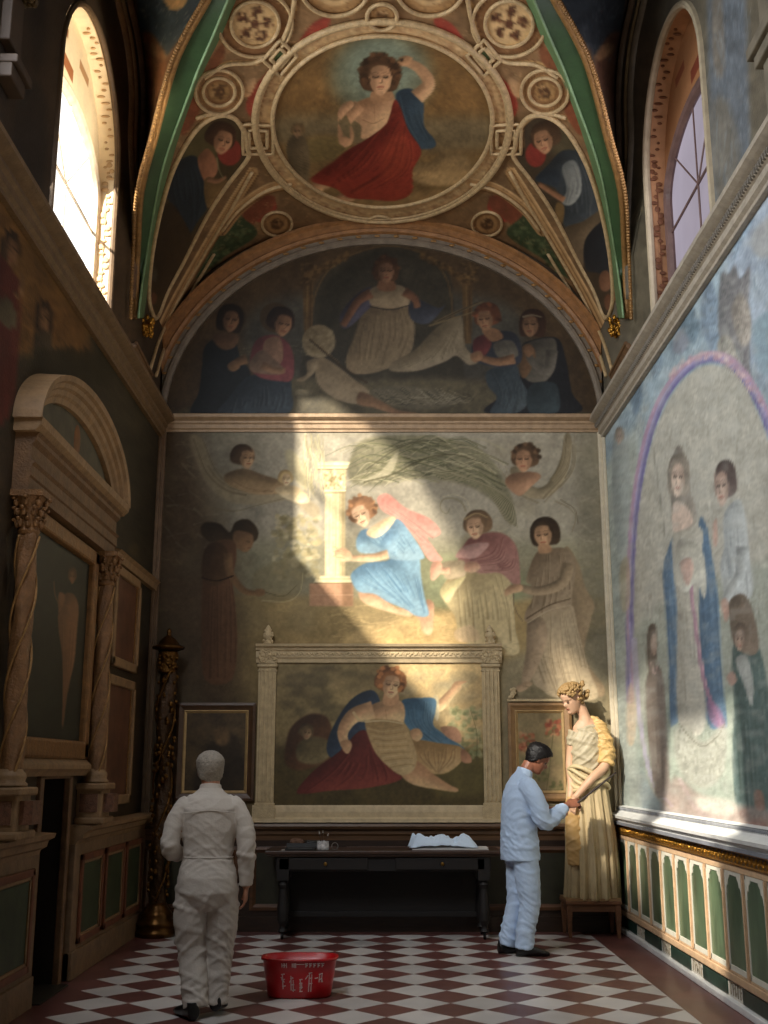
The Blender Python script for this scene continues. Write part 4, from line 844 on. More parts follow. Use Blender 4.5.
class MB:
    """collects shapes, then links them as ONE mesh"""
    def __init__(s): s.v = []; s.f = []
    def add(s, v, f):
        n = len(s.v); s.v += [tuple(map(float, q)) for q in v]; s.f += [tuple(int(i) + n for i in q) for q in f]; return s
    def box(s, x0, x1, y0, y1, z0, z1, T=None):
        v = [(x, y, z) for z in (z0, z1) for y in (y0, y1) for x in (x0, x1)]
        if T: v = [T(*q) for q in v]
        return s.add(v, [(0, 2, 3, 1), (4, 5, 7, 6), (0, 1, 5, 4), (2, 6, 7, 3), (0, 4, 6, 2), (1, 3, 7, 5)])
    def tube(s, pts, r, n=8, close=False, caps=True, squash=None):
        p = np.asarray(pts, float); k = len(p); r = np.broadcast_to(np.asarray(r, float), (k,))
        t = np.gradient(p, axis=0) if not close else np.roll(p, -1, 0) - np.roll(p, 1, 0)
        t /= np.maximum(np.linalg.norm(t, axis=1)[:, None], 1e-9)
        up = np.array([0, 0, 1.]) if abs(t[0][2]) < .9 else np.array([1., 0, 0]); u = np.cross(t[0], up); u /= np.linalg.norm(u)
        V = []; a = np.linspace(0, 2*PI, n, endpoint=False)
        for i in range(k):
            u = u - t[i]*(u @ t[i]); u /= max(np.linalg.norm(u), 1e-9); w = np.cross(t[i], u)
            q = (1, 1) if squash is None else squash
            V += [p[i] + r[i]*(math.cos(x)*u*q[0] + math.sin(x)*w*q[1]) for x in a]
        f = []
        for i in range(k if close else k - 1):
            for j in range(n):
                b = ((i + 1) % k)*n
                f.append((i*n + j, i*n + (j + 1) % n, b + (j + 1) % n, b + j))
        if caps and not close: f.append(tuple(range(n))[::-1]); f.append(tuple((k - 1)*n + j for j in range(n)))
        return s.add(V, f)
    def lathe(s, prof, c=(0, 0, 0), n=24, T=None, fn=None):
        """prof: (r,z) list"""
        V = []; k = len(prof)
        for r, z in prof:
            for j in range(n):
                a = 2*PI*j/n; rr = r*(fn(a, z) if fn else 1)
                q = (c[0] + rr*math.cos(a), c[1] + rr*math.sin(a), c[2] + z); V.append(T(*q) if T else q)
        f = [(i*n + j, i*n + (j + 1) % n, (i + 1)*n + (j + 1) % n, (i + 1)*n + j) for i in range(k - 1) for j in range(n)]
        f.append(tuple(range(n))[::-1]); f.append(tuple((k - 1)*n + j for j in range(n)))
        return s.add(V, f)
    def sweep(s, prof, path, frames, close=False):
        """prof (a,b) pairs in the frame (A,B) at each path point"""
        k = len(prof); V = []
        for p, (A, B) in zip(path, frames):
            p = np.asarray(p, float); V += [p + np.asarray(A)*a + np.asarray(B)*b for a, b in prof]
        n = len(path); f = [(i*k + j, i*k + j + 1, ((i + 1) % n)*k + j + 1, ((i + 1) % n)*k + j) for i in range(n if close else n - 1) for j in range(k - 1)]
        if not close: f.append(tuple(range(k))[::-1]); f.append(tuple((n - 1)*k + j for j in range(k)))
        return s.add(V, f)
    def blob(s, c, r, n=6, jit=0.):
        V = []; k = max(4, n)
        for i in range(1, k):
            th = PI*i/k
            for j in range(k*2):
                ph = PI*j/k; q = 1 + jit*(rnd.random() - .5)
                V.append((c[0] + r[0]*q*math.sin(th)*math.cos(ph), c[1] + r[1]*q*math.sin(th)*math.sin(ph), c[2] + r[2]*q*math.cos(th)))
        V.append((c[0], c[1], c[2] + r[2])); V.append((c[0], c[1], c[2] - r[2])); m = 2*k
        f = [(i*m + j, (i + 1)*m + j, (i + 1)*m + (j + 1) % m, i*m + (j + 1) % m) for i in range(k - 2) for j in range(m)]
        a = len(V) - 2; f += [(a, j, (j + 1) % m) for j in range(m)]; b0 = (k - 2)*m; f += [(a + 1, b0 + (j + 1) % m, b0 + j) for j in range(m)]
        return s.add(V, f)
    def build(s, name, m, parent=None, smooth=False, bevel=0., org=None, autosmooth=None):
        me = bpy.data.meshes.new(name)
        if org is None and parent is not None:
            org = parent.matrix_basis.translation
            if parent.parent is not None: org = parent.parent.matrix_basis.translation + org
        o_ = np.zeros(3) if org is None else np.array(org, float)
        me.from_pydata([tuple(np.array(q) - o_) for q in s.v], [], s.f); me.validate()
        bm = bmesh.new(); bm.from_mesh(me); bmesh.ops.recalc_face_normals(bm, faces=bm.faces[:]); bm.to_mesh(me); bm.free()
        if smooth: me.polygons.foreach_set('use_smooth', np.ones(len(me.polygons), bool))
        me.materials.append(m); o = bpy.data.objects.new(name, me); link(o, parent)
        if parent is None and org is not None: o.location = o_
        if bevel:
            b = o.modifiers.new('Bevel', 'BEVEL'); b.width = bevel; b.segments = 2; b.limit_method = 'ANGLE'; b.angle_limit = math.radians(40)
        if autosmooth:
            w = o.modifiers.new('ws', 'WEIGHTED_NORMAL')
        return o
def copy_tree(o, parent=None):
    c = o.copy(); C.objects.link(c); c.parent = parent
    for ch in list(o.children): copy_tree(ch, c)
    return c
WARM = np.array([1.06, .98, .86])
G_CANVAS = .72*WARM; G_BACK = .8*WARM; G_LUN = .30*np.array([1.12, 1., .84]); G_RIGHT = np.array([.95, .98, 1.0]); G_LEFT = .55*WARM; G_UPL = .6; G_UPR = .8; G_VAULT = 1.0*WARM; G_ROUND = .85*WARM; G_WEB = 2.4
SLOTS = ((4.75, 5.7, 5.3, 6.3), (4.52, 4.74, 5.9, 6.36))  # added openings in the left wall, out of view, to shape the spot beams
PANE_L = 3.4; PANE_R = .8
SUN_W = 24000; SLOT_SPOT_W = 19000; SLIT_SPOT_W = 24000; WIN_W = 70; LEFT_FILL_W = 150; AMB = .095
# ---------------------------------------------------------------- materials
FRESCO = mat('fresco', attr=True, rough=.72, nscale=5, namp=.07, bump=.12, bscale=60, spec=.25)
FRESCO_DARK = mat('old_fresco', attr=True, rough=.6, nscale=5, namp=.1, bump=.15, bscale=50, spec=.3)
OIL = mat('oil_canvas', attr=True, rough=.5, nscale=8, namp=.05, bump=.08, bscale=120, spec=.35)
PLASTER = mat('brown_plaster', '4a3c2a', .8, nscale=6, namp=.2, bump=.2)
DARKPL = mat('dark_plaster', '2a2118', .85, nscale=6, namp=.2)
GILT = mat('gilded_moulding', '8f6a3c', .45, .35, nscale=20, namp=.3, bump=.4, bscale=70)
GOLD = mat('gold_leaf', 'a8782e', .3, .9, nscale=24, namp=.35, bump=.6, bscale=60)
STONE_L = mat('warm_stone_moulding', '8a6c4a', .6, nscale=10, namp=.25, bump=.25)
STONE_D = mat('brown_carved_stone', '6b4d30', .55, nscale=12, namp=.3, bump=.35, bscale=60)
CREAM = mat('cream_carved_stucco', 'b7a27c', .65, nscale=14, namp=.2, bump=.5, bscale=90)
CREAM2 = mat('cream_stucco_plain', 'b9a480', .65, nscale=14, namp=.16, bump=.15)
WHITE = mat('white_stone_ledge', 'd6d6d2', .4, nscale=8, namp=.08, bump=.06)
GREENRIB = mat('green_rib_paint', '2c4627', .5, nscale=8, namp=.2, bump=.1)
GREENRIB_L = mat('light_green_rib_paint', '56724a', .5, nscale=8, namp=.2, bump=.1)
GREENPANEL = mat('green_marble', '4c5c44', .32, nscale=7, namp=.45, bump=.04, stretch=(1, 1, .35))
DARKGREEN = mat('dark_green_marble', '21382f', .3, nscale=9, namp=.4, bump=.04)
DARKGREEN_L = mat('dim_green_panel', '38402a', .5, nscale=7, namp=.35)
PINKCREAM = mat('pink_cream_stucco', 'b99a78', .6, nscale=12, namp=.16, bump=.2)
WOOD_D = mat('dark_walnut', '2b1b10', .42, nscale=6, namp=.4, bump=.1, stretch=(1, 6, 6))
WOOD_M = mat('brown_oak', '54361f', .5, nscale=6, namp=.35, bump=.12, stretch=(1, 6, 6))
RED_ST = mat('red_brown_stone', '6e4028', .55, nscale=9, namp=.3)
# ---------------------------------------------------------------- curves of the room
def a_bar(x):
    x = np.abs(np.asarray(x, float)); return 5.75 + 1.807*np.maximum(1 - (x/2.45)**2.3, 0)**(1/2.3)
def on_env(px, py, off=0.0):
    """first hit of a camera ray with the vault / upper side walls (off metres inside)"""
    px = np.asarray(px, float); d = ray(px, py); shp = d.shape[:-1]; d = d.reshape(-1, 3)
    tmax = (D - CAM[1])/d[:, 1]*1.0; lo = np.full(len(d), 3.0); hi = tmax.copy(); t = np.linspace(0, 1, 500)[:, None]
    T = lo + (hi - lo)*t; P = CAM + T[..., None]*d
    ins = (np.abs(P[..., 0]) < W - off) & ((P[..., 2] < a_bar(P[..., 0]) - off))
    k = np.argmax(~ins, axis=0); k = np.where(ins.all(0), len(t) - 1, np.maximum(k, 1))
    i = np.arange(len(d)); a = T[k - 1, i]; b = T[k, i]
    for _ in range(22):
        m = (a + b)/2; q = CAM + m[:, None]*d; s_ = (np.abs(q[:, 0]) < W - off) & (q[:, 2] < a_bar(q[:, 0]) - off)
        a = np.where(s_, m, a); b = np.where(s_, b, m)
    return (CAM + a[:, None]*d).reshape(shp + (3,))
def X_(side, L): return np.array([(x if side < 0 else 762 - x, y) for x, y in L], float)
RIB_IN = [(262, -60), (249, -30), (236, 0), (222, 34), (208, 62), (195.6, 90), (180, 134), (170, 167), (160.5, 202), (153, 240), (147.6, 289), (144, 318)]
RIB_MID = [(254, -60), (241, -30), (228, 0), (213, 36), (199, 68), (187, 100), (172, 140), (162, 172), (154.5, 208), (148, 246), (141.5, 290), (138.5, 318)]
RIB_OUT = [(238, -60), (222, -30), (207, 0), (189, 32), (175, 62), (165, 96), (154, 140), (144.5, 174), (139.4, 204), (137.4, 246), (135.6, 290), (134.7, 318)]
WALL_ARC = [(124, -60), (129, -30), (133, 0), (139, 26), (143, 48), (146, 76), (147, 108), (146, 140)]
def rows(L, n):
    p = spline(L, 10, False); s = np.concatenate([[0], np.cumsum(np.hypot(*np.diff(p, axis=0).T))]); q = np.linspace(0, s[-1], n)
    return np.stack([np.interp(q, s, p[:, 0]), np.interp(q, s, p[:, 1])], 1)
# ---------------------------------------------------------------- floor
def floor_mat():
    m = bpy.data.materials.new('harlequin_floor'); m.use_nodes = True; nt = m.node_tree; N = nt.nodes; L = nt.links; b = N['Principled BSDF']
    tc = N.new('ShaderNodeTexCoord'); sp = N.new('ShaderNodeSeparateXYZ'); L.new(tc.outputs['Object'], sp.inputs[0])
    def M(op, a, c=None, d=None):
        n = N.new('ShaderNodeMath'); n.operation = op
        for i, v in enumerate((a, c, d)):
            if v is None: continue
            if isinstance(v, (int, float)): n.inputs[i].default_value = v
            else: L.new(v, n.inputs[i])
        return n.outputs[0]
    P = .438; x = M('SUBTRACT', sp.outputs[0], .03); y = M('SUBTRACT', sp.outputs[1], 8.30)
    u = M('FLOOR', M('ADD', M('DIVIDE', M('ADD', x, y), P), .5)); v = M('FLOOR', M('ADD', M('DIVIDE', M('SUBTRACT', x, y), P), .5))
    par = M('MODULO', M('ADD', M('ADD', u, v), 200.0), 2.0)
    ins = M('MULTIPLY', M('MULTIPLY', M('GREATER_THAN', sp.outputs[0], -2.16), M('LESS_THAN', sp.outputs[0], 2.0)), M('LESS_THAN', sp.outputs[1], 11.26))
    fac = M('MULTIPLY', par, ins)
    n1 = N.new('ShaderNodeTexNoise'); n1.inputs['Scale'].default_value = 2.2; n1.inputs['Detail'].default_value = 8; L.new(tc.outputs['Object'], n1.inputs['Vector'])
    # every tile its own tone
    cb = N.new('ShaderNodeCombineXYZ'); L.new(u, cb.inputs[0]); L.new(v, cb.inputs[1]); wn = N.new('ShaderNodeTexWhiteNoise'); L.new(cb.outputs[0], wn.inputs['Vector'])
    tone = M('ADD', M('MULTIPLY', wn.outputs['Value'], .3), M('MULTIPLY', n1.outputs['Fac'], .5)); tone = M('ADD', tone, .6)
    mx = N.new('ShaderNodeMix'); mx.data_type = 'RGBA'; mx.inputs['A'].default_value = lin('66403b'); mx.inputs['B'].default_value = lin('c2bdb8'); L.new(fac, mx.inputs['Factor'])
    vm = N.new('ShaderNodeVectorMath'); vm.operation = 'SCALE'; L.new(mx.outputs['Result'], vm.inputs[0]); L.new(tone, vm.inputs['Scale'])
    L.new(vm.outputs['Vector'], b.inputs['Base Color'])
    rr = N.new('ShaderNodeMapRange'); rr.inputs['To Min'].default_value = .26; rr.inputs['To Max'].default_value = .46; L.new(n1.outputs['Fac'], rr.inputs['Value']); L.new(rr.outputs['Result'], b.inputs['Roughness'])
    return m
MB().box(-3.2, 3.2, -3, 11.75, -.12, 0).build('floor', floor_mat()); struct(bpy.data.objects['floor'])
# ---------------------------------------------------------------- end wall
struct(MB().box(-2.9, 2.9, D + .01, D + .3, 0, 9.8).build('wall_back', PLASTER))
nu, nv = 380, 330
X, Z = np.meshgrid(np.linspace(-2.34, 2.34, nu), np.linspace(1.0, 5.11, nv), indexing='ij')
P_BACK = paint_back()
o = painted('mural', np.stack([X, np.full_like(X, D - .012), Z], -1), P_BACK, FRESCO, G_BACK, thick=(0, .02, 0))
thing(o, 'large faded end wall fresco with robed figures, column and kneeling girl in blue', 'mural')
# lunette
nu, nv = 380, 150
xs = 2.36*np.sin(np.linspace(-PI/2, PI/2, nu)); h = 2.06*np.sqrt(np.maximum(1 - (xs/2.36)**2, 0)) + .005
v = np.linspace(0, 1, nv); Z = 5.25 + h[:, None]*v[None]; X = np.repeat(xs[:, None], nv, 1)
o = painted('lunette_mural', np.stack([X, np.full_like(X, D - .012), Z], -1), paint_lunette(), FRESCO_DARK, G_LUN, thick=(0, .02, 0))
thing(o, 'dark half-round fresco of a seated woman among kneeling women, above the end wall cornice', 'mural')
# mouldings of the end arch
t = np.linspace(0.02, PI - .02, 72); cx, sz = np.cos(t), np.sin(t)
path = np.stack([2.36*cx, np.full_like(t, D), 5.25 + 2.06*sz], 1); nrm = np.stack([cx/2.36, 0*t, sz/2.06], 1); nrm /= np.linalg.norm(nrm, axis=1)[:, None]
def arch_band(prof, m, name='trim_arch', parent=None):
    b = MB(); b.sweep([(q[0], q[1]) for q in prof], path, [(n, (0, -1, 0)) for n in nrm])
    b.v = [(max(-2.399, min(2.399, x)), y, z) for x, y, z in b.v]; return b.build(name, m, parent, smooth=False)
r = arch_band([(-.01, 0), (-.01, .05), (.02, .075), (.05, .075), (.07, .05), (.11, .05)], mat('grey_arch_stone', '6f6252', .6, nscale=10, namp=.25, bump=.3), 'trim_1'); struct(r)
q = arch_band([(.11, .05), (.12, .09), (.15, .11), (.17, .09), (.24, .09), (.26, .13), (.29, .13), (.31, .08), (.34, 0)], mat('ochre_arch_moulding', '8c6138', .55, nscale=12, namp=.3, bump=.4), 'outer_band', r)
b = MB()
for i in range(0, 71):
    if i % 2 == 0: p = path[i] + nrm[i]*.085; b.blob((max(-2.38, min(2.38, p[0])), D - .055, p[2]), (.035, .012, .018), 4)
b.build('beading', GILT, r)
# cornices
def cornice_profile(z0, z1, pr):
    h = z1 - z0
    return [(0, z0), (pr*.25, z0), (pr*.25, z0 + .12*h), (pr*.4, z0 + .2*h), (pr*.4, z0 + .42*h), (pr*.55, z0 + .5*h), (pr*.55, z0 + .62*h), (pr*.8, z0 + .7*h), (pr, z0 + .78*h), (pr, z1 - .06*h), (pr*.92, z1), (0, z1)]
def run(name, prof, axis, side, a0, a1, m, parent=None):
    b = MB()
    if axis == 'y': b.sweep(prof, [(side*W, a0, 0), (side*W, a1, 0)], [((-side, 0, 0), (0, 0, 1))]*2)
    else: b.sweep(prof, [(a0, D, 0), (a1, D, 0)], [((0, -1, 0), (0, 0, 1))]*2)
    return b.build(name, m, parent)
cb = run('trim_2', cornice_profile(5.10, 5.285, .11), 'x', 0, -2.4, 2.4, mat('back_cornice', '9a8062', .55, nscale=14, namp=.2, bump=.2)); struct(cb)
cl = run('trim_3', cornice_profile(5.03, 5.27, .16), 'y', -1, -1, D, mat('left_cornice', '6e563a', .55, nscale=14, namp=.25, bump=.25)); struct(cl)
cr = run('trim_4', cornice_profile(5.03, 5.27, .16), 'y', 1, -1, D, mat('right_cornice', '9c9282', .5, nscale=14, namp=.2, bump=.25)); struct(cr)
b = MB()
for i in range(150): b.blob((W - .085, 5.6 + i*.04, 5.165), (.02, .013, .03), 3)
b.build('carved_frieze', mat('frieze_stone', '5f574c', .6, nscale=20, namp=.3), cr)
# corner strips
for s_, m_, n_ in ((-1, mat('left_corner_strip', '6a533c', .6, nscale=10, namp=.25), 'trim_5'), (1, mat('right_corner_strip', 'c0b49c', .55, nscale=10, namp=.15), 'trim_6')):
    struct(MB().box(s_*2.4, s_*2.33, D - .05, D, 1.05, 5.1).box(s_*2.4, s_*2.365, D - .09, D, 1.05, 5.1).build(n_, m_, bevel=.008))
# ---------------------------------------------------------------- side walls
def y_persp(y0, y1, n): return 1/np.linspace(1/y0, 1/y1, n)
ys = y_persp(4.2, D, 210); zs = np.linspace(1.16, 5.06, 400)
Y, Z = np.meshgrid(ys, zs, indexing='ij')
struct(MB().box(W + .012, W + .35, -3, D + .3, 0, 5.16).build('wall_right', PLASTER))
o = painted('wall_mural', np.stack([np.full_like(Y, W), Y, Z], -1), paint_right(), FRESCO, G_RIGHT, flip=True, sat=.75, thick=(.012, 0, 0))
thing(o, 'pale blue fresco with robed figures in a violet oval border on the right wall', 'mural')
ys = y_persp(2.2, D, 200); zs = np.linspace(0, 5.06, 330); Y, Z = np.meshgrid(ys, zs, indexing='ij')
keep = ~((Y > 8.0) & (Y < 8.70) & (Z < 1.5)).ravel()
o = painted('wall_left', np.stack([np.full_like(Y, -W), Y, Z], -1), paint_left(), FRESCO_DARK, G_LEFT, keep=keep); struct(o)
b = MB().box(-W - .3, -W - .02, -3, 7.99, 0, 5.16).box(-W - .3, -W - .02, 8.71, D + .3, 0, 5.16).box(-W - .3, -W - .02, 7.99, 8.71, 1.52, 5.16).box(-W - .05, -W, -3, 2.25, 0, 5.06)
b.build('masonry', DARKPL, o)
# ---------------------------------------------------------------- upper walls with window openings
YA, YB, ZSP, RA = 7.29, 9.09, 6.75, .90
def in_arch(Y, Z, ya, yb, zs_, z0, rise=None):
    c = (ya + yb)/2; r = (yb - ya)/2; h = rise or r; return (Z > z0) & (np.abs(Y - c) < r) & ((Z < zs_) | (((Y - c)/r)**2 + ((Z - zs_)/h)**2 < 1))
for s_, nm, gain in ((-1, 'wall_upper_left', G_UPL), (1, 'wall_upper_right', G_UPR)):
    ys = np.concatenate([np.linspace(1.0, 4.4, 12), np.linspace(4.44, D, 280)]); zs = np.concatenate([np.linspace(5.04, 8.6, 160), np.linspace(8.8, 9.8, 5)]); Y, Z = np.meshgrid(ys, zs, indexing='ij')
    hole = in_arch(Y, Z, YA, YB, ZSP, 5.3)
    if s_ < 0:
        for q in SLOTS: hole |= (Y > q[0]) & (Y < q[1]) & (Z > q[2]) & (Z < q[3])
    o = painted(nm, np.stack([np.full_like(Y, s_*W), Y, Z], -1), paint_upper(s_), FRESCO_DARK, gain, keep=~hole.ravel(), flip=s_ > 0); struct(o)
    if s_ < 0: MB().box(-W - .06, -W - .001, -3, 1.02, 5.0, 9.8).build('near_masonry', PLASTER, o)
    else: MB().box(W + .3, W + .34, -3, D, 5.0, 9.8).box(W + .001, W + .05, -3, 1.02, 5, 9.8).build('near_masonry', PLASTER, o)
    # edge moulding round the opening
    c = (YA + YB)/2; tt = np.linspace(0, PI, 30)
    out = [(s_*W, YA, 5.2)] + [(s_*W, c - RA*math.cos(q), ZSP + RA*math.sin(q)) for q in tt] + [(s_*W, YB, 5.2)]
    MB().tube(out, .028 if s_ < 0 else .034, 8).build('opening_moulding', mat('dark_opening_edge', '5a4630', .6, nscale=10) if s_ < 0 else mat('pale_opening_edge', 'a99a80', .55, nscale=10, namp=.15), o)
    # reveal
    n = s_*W; dpt = .17; rv = []
    pr = [(YA, 5.2)] + [(c - RA*math.cos(q), ZSP + RA*math.sin(q)) for q in tt] + [(YB, 5.2)]
    V = []; f = []
    for i, (y, z) in enumerate(pr): V += [(n, y, z), (n + s_*dpt, y, z)]
    f = [(2*i, 2*i + 1, 2*i + 3, 2*i + 2) for i in range(len(pr) - 1)]
    win = MB().add(V, f).build('window_1' if s_ < 0 else 'window_2', mat('cream_reveal_l', 'e6d2ae', .7, nscale=6, namp=.12) if s_ < 0 else mat('ochre_reveal_r', 'a87a55', .7, nscale=6, namp=.2)); struct(win)
    # painted tympanum with smaller glazed arch
    ys2 = np.linspace(YA - .02, YB + .02, 110); zs2 = np.linspace(5.1, ZSP + RA + .02, 150); Y, Z = np.meshgrid(ys2, zs2, indexing='ij')
    hole = in_arch(Y, Z, YA + .02, YB - .02, 6.48, 5.0, .48)
    base = np.array(lin('ead6b0' if s_ < 0 else 'a4734c')[:3]); cc = np.repeat(base[None], Y.size, 0).reshape(Y.shape + (3,)).copy()
    def spot(y0, y1, z0, z1, cl):
        m = (Y > y0) & (Y < y1) & (Z > z0) & (Z < z1); cc[m] = np.array(lin(cl)[:3])
    spot(7.75, 8.15, 7.1, 7.22, 'a0653e' if s_ < 0 else '7a3a26'); spot(7.6, 7.95, 7.36, 7.46, '9a6a44' if s_ < 0 else '7a3a26'); spot(8.3, 8.6, 7.35, 7.43, 'b58a60' if s_ < 0 else '854a30')
    cc *= (1 + .02*np.random.default_rng(5).standard_normal(Y.shape))[..., None]
    mesh_np('tympanum', np.stack([np.full_like(Y, n + s_*dpt), Y, Z], -1), grid_faces(110, 150, ~hole.ravel()), FRESCO, win, True, np.clip(cc, 0, 1).reshape(-1, 3))
    # vine ornament on the reveal
    b = MB(); rr = random.Random(3)
    for side_y in (YB,):
        for k in range(34):
            z = 5.4 + k*.062; yy = side_y - .012; b.blob((n + s_*(.08 + .03*math.sin(k*1.3)), yy, z), (.018 + .02*rr.random(), .006, .016 + .016*rr.random()), 3)
    for k in range(26):
        q = PI*(.5 + .5*k/25); b.blob((n + s_*(.08 + .03*math.sin(k*1.7)), c - (RA - .012)*math.cos(q), ZSP + (RA - .012)*math.sin(q)), (.03*rr.random() + .015, .012, .012), 3)
    b.tube([(n + s_*.085, YB - .008, 5.3 + .2*i) for i in range(8)], .006, 5)
    b.build('painted_vine', mat('vine_paint_l', 'c09f74', .7) if s_ < 0 else mat('vine_paint_r', '6a4026', .7), win)
    # arch and sash
    fm = mat('sash_l', 'd8c8b0', .5) if s_ < 0 else mat('sash_r', '6f5650', .5)
    xw = n + s_*(dpt + .01); y0, y1 = YA + .02, YB - .02; cc_ = (y0 + y1)/2; r_ = (y1 - y0)/2
    fr = [(xw, y0, 5.1)] + [(xw, cc_ - r_*math.cos(q), 6.48 + .48*math.sin(q)) for q in tt] + [(xw, y1, 5.1)]
    sash = MB().tube(fr, .05, 8); sash.tube([(xw, y0, 6.2), (xw, y1, 6.2)], .013, 6).tube([(xw, cc_, 5.1), (xw, cc_, 6.2)], .009, 6).tube([(xw, y0, 5.62), (xw, y1, 5.62)], .008, 6)
    for q in (.25, .5, .75): sash.tube([(xw, cc_, 6.2), (xw, cc_ - r_*math.cos(PI*q), 6.48 + .48*math.sin(PI*q))], .008, 5)
    sash.build('window_frame', fm, win)
    gl = bpy.data.materials.new('bright_pane' if s_ < 0 else 'lilac_pane'); gl.use_nodes = True; N = gl.node_tree.nodes; L = gl.node_tree.links
    N.remove(N['Principled BSDF']); om = N['Material Output']; tr = N.new('ShaderNodeBsdfTransparent'); em = N.new('ShaderNodeEmission'); mx = N.new('ShaderNodeMixShader')
    nz = N.new('ShaderNodeTexNoise'); nz.inputs['Scale'].default_value = 3.; mr = N.new('ShaderNodeMapRange'); st = PANE_L if s_ < 0 else PANE_R
    mr.inputs['To Min'].default_value = st*.75; mr.inputs['To Max'].default_value = st*1.25; L.new(nz.outputs['Fac'], mr.inputs['Value']); L.new(mr.outputs['Result'], em.inputs['Strength'])
    em.inputs['Color'].default_value = (1, .96, .9, 1) if s_ < 0 else (.62, .55, .66, 1); mx.inputs['Fac'].default_value = .5 if s_ < 0 else .75
    L.new(tr.outputs[0], mx.inputs[1]); L.new(em.outputs[0], mx.inputs[2]); L.new(mx.outputs[0], om.inputs['Surface'])
    xg = xw + s_*.02
    MB().add([(xg, y0, 5.05), (xg, y1, 5.05), (xg, y1, 7.1), (xg, y0, 7.1)], [(0, 1, 2, 3)]).build('pane', gl, win)
# ---------------------------------------------------------------- vault
PV = paint_vault(); PS = PV
nx, ny = 300, 250
xs = 2.44*np.sin(np.linspace(-1.38, 1.38, nx)); xs = np.clip(xs, -2.399, 2.399); ys = np.linspace(6.9, D, ny); X, Y = np.meshgrid(xs, ys, indexing='ij')
G = np.stack([X, Y, a_bar(X)], -1); px, py = pix(G)
pm = rows(RIB_MID, 60); lim = np.interp(py, pm[:, 1], pm[:, 0]); lim = np.where(py < -60, 254 + (-60 - py)*.27, lim)
keep = ((px > lim) & (px < 762 - lim)) | (Y > 10.2)
o = painted('ceiling', G, PV, FRESCO_DARK, G_VAULT, keep=keep.ravel()); struct(o)
MB().box(-3.3, 3.3, -3, D + .3, 9.7, 9.85).box(-.95, .95, 1.5, 6.95, 7.6, 7.68).build('upper_ceiling', PLASTER, o)
for s_ in (-1, 1):      # side webs
    A = rows(X_(s_, RIB_OUT[:8]), 70); B = rows(X_(s_, WALL_ARC), 70)
    pa = on_env(A[:, 0], A[:, 1]); pb = (on_left if s_ < 0 else on_right)(B[:, 0], B[:, 1]); pb[:, 2] = np.minimum(pb[:, 2], 9.5)
    tt = np.linspace(0, 1, 50)[None, :, None]; G = pa[:, None]*(1 - tt) + pb[:, None]*tt
    w = painted('side_web', G, paint_web(s_), FRESCO_DARK, G_WEB, parent=o, flip=s_ > 0)
    # green rib with gilded edges
    n = 48; I, Mi, O = (rows(X_(s_, L), n) for L in (RIB_IN, RIB_MID, RIB_OUT))
    pi_, pm_, po = on_env(I[:, 0], I[:, 1]), on_env(Mi[:, 0], Mi[:, 1], .085), on_env(O[:, 0], O[:, 1])
    dn = lambda a, b: [(i, i + 1, n + i + 1, n + i) for i in range(n - 1)]
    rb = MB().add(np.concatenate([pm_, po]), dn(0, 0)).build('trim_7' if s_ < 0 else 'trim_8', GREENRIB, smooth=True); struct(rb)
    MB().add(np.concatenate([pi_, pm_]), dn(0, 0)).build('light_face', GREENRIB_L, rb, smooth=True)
    g = MB().tube(on_env(O[:, 0], O[:, 1], .03), .034, 7); g.build('gilt_edge', GILT, rb, smooth=True)
    MB().tube(on_env(Mi[:, 0], Mi[:, 1], .09), .012, 6).build('ridge_bead', mat('pale_green_bead', '6f8a62', .5), rb, smooth=True)
    b = MB(); oo = rows(X_(s_, [(x - 4, y) for x, y in RIB_OUT]), 130); pp = on_env(oo[:, 0], oo[:, 1], .05)
    for i in range(0, 130, 1): b.blob(pp[i], (.02, .02, .02), 3)
    b.build('beading', GILT, rb)
    # wall arch mouldings beside the window
    for k, (off, rad, mm) in enumerate(((-5, .05, STONE_D), (-12, .035, STONE_L), (-17, .05, STONE_D))):
        L = [(x + off, y) for x, y in WALL_ARC] + [(142 + off*.6, 200), (140 + off*.4, 250), (137 + off*.3, 300)]
        q = rows(X_(s_, L), 40); pw = (on_left if s_ < 0 else on_right)(q[:, 0], q[:, 1]); MB().tube(pw[pw[:, 2] < 9.6], rad, 7).build('wall_arch_moulding', mm if s_ < 0 else mat('arch_mould_r%d' % k, ['5c4a38', '8d7a58', '5a5040'][k], .6, nscale=10), rb, smooth=True)
    # gilded corbel at the foot of the rib
    cpt = on_env(*(X_(s_, [(148, 326)])[0]), .05)
    b = MB(); rr = random.Random(4)
    for k in range(34): b.blob(cpt + np.array([rr.uniform(-.05, .05), rr.uniform(-.05, .05), rr.uniform(-.09, .09)]), (.022, .022, .03), 4)
    b.build('corbel', GOLD, rb)
    # impost bar
    p0, p1 = X_(s_, [(133, 346), (149, 378)]); wl = on_left if s_ < 0 else on_right
    MB().tube([wl(*p0, .05), wl(*p1, .05)], .035, 4).tube([wl(*(p0 + (3 if s_ < 0 else -3, -3)), .03), wl(*(p1 + (3 if s_ < 0 else -3, -3)), .03)], .02, 6).build('impost', STONE_D, rb)
    # near pier: springing of the next rib, with its corbel
    yb = 6.18 if s_ < 0 else 5.86
    q = [(s_*(W - .05 - .55*t**2), yb - 1.1*t, 6.62 + 1.6*t - .2*t*t) for t in np.linspace(0, 1, 10)]
    nr = MB().tube(q, .17, 4).build('trim_9' if s_ < 0 else 'trim_10', GREENRIB); struct(nr)
    b = MB()
    for k in range(60): b.blob((s_*(W - .06 - .07*rr.random()), yb + rr.uniform(-.13, .13), 6.42 + .17*rr.random()), (.03, .035, .04), 4)
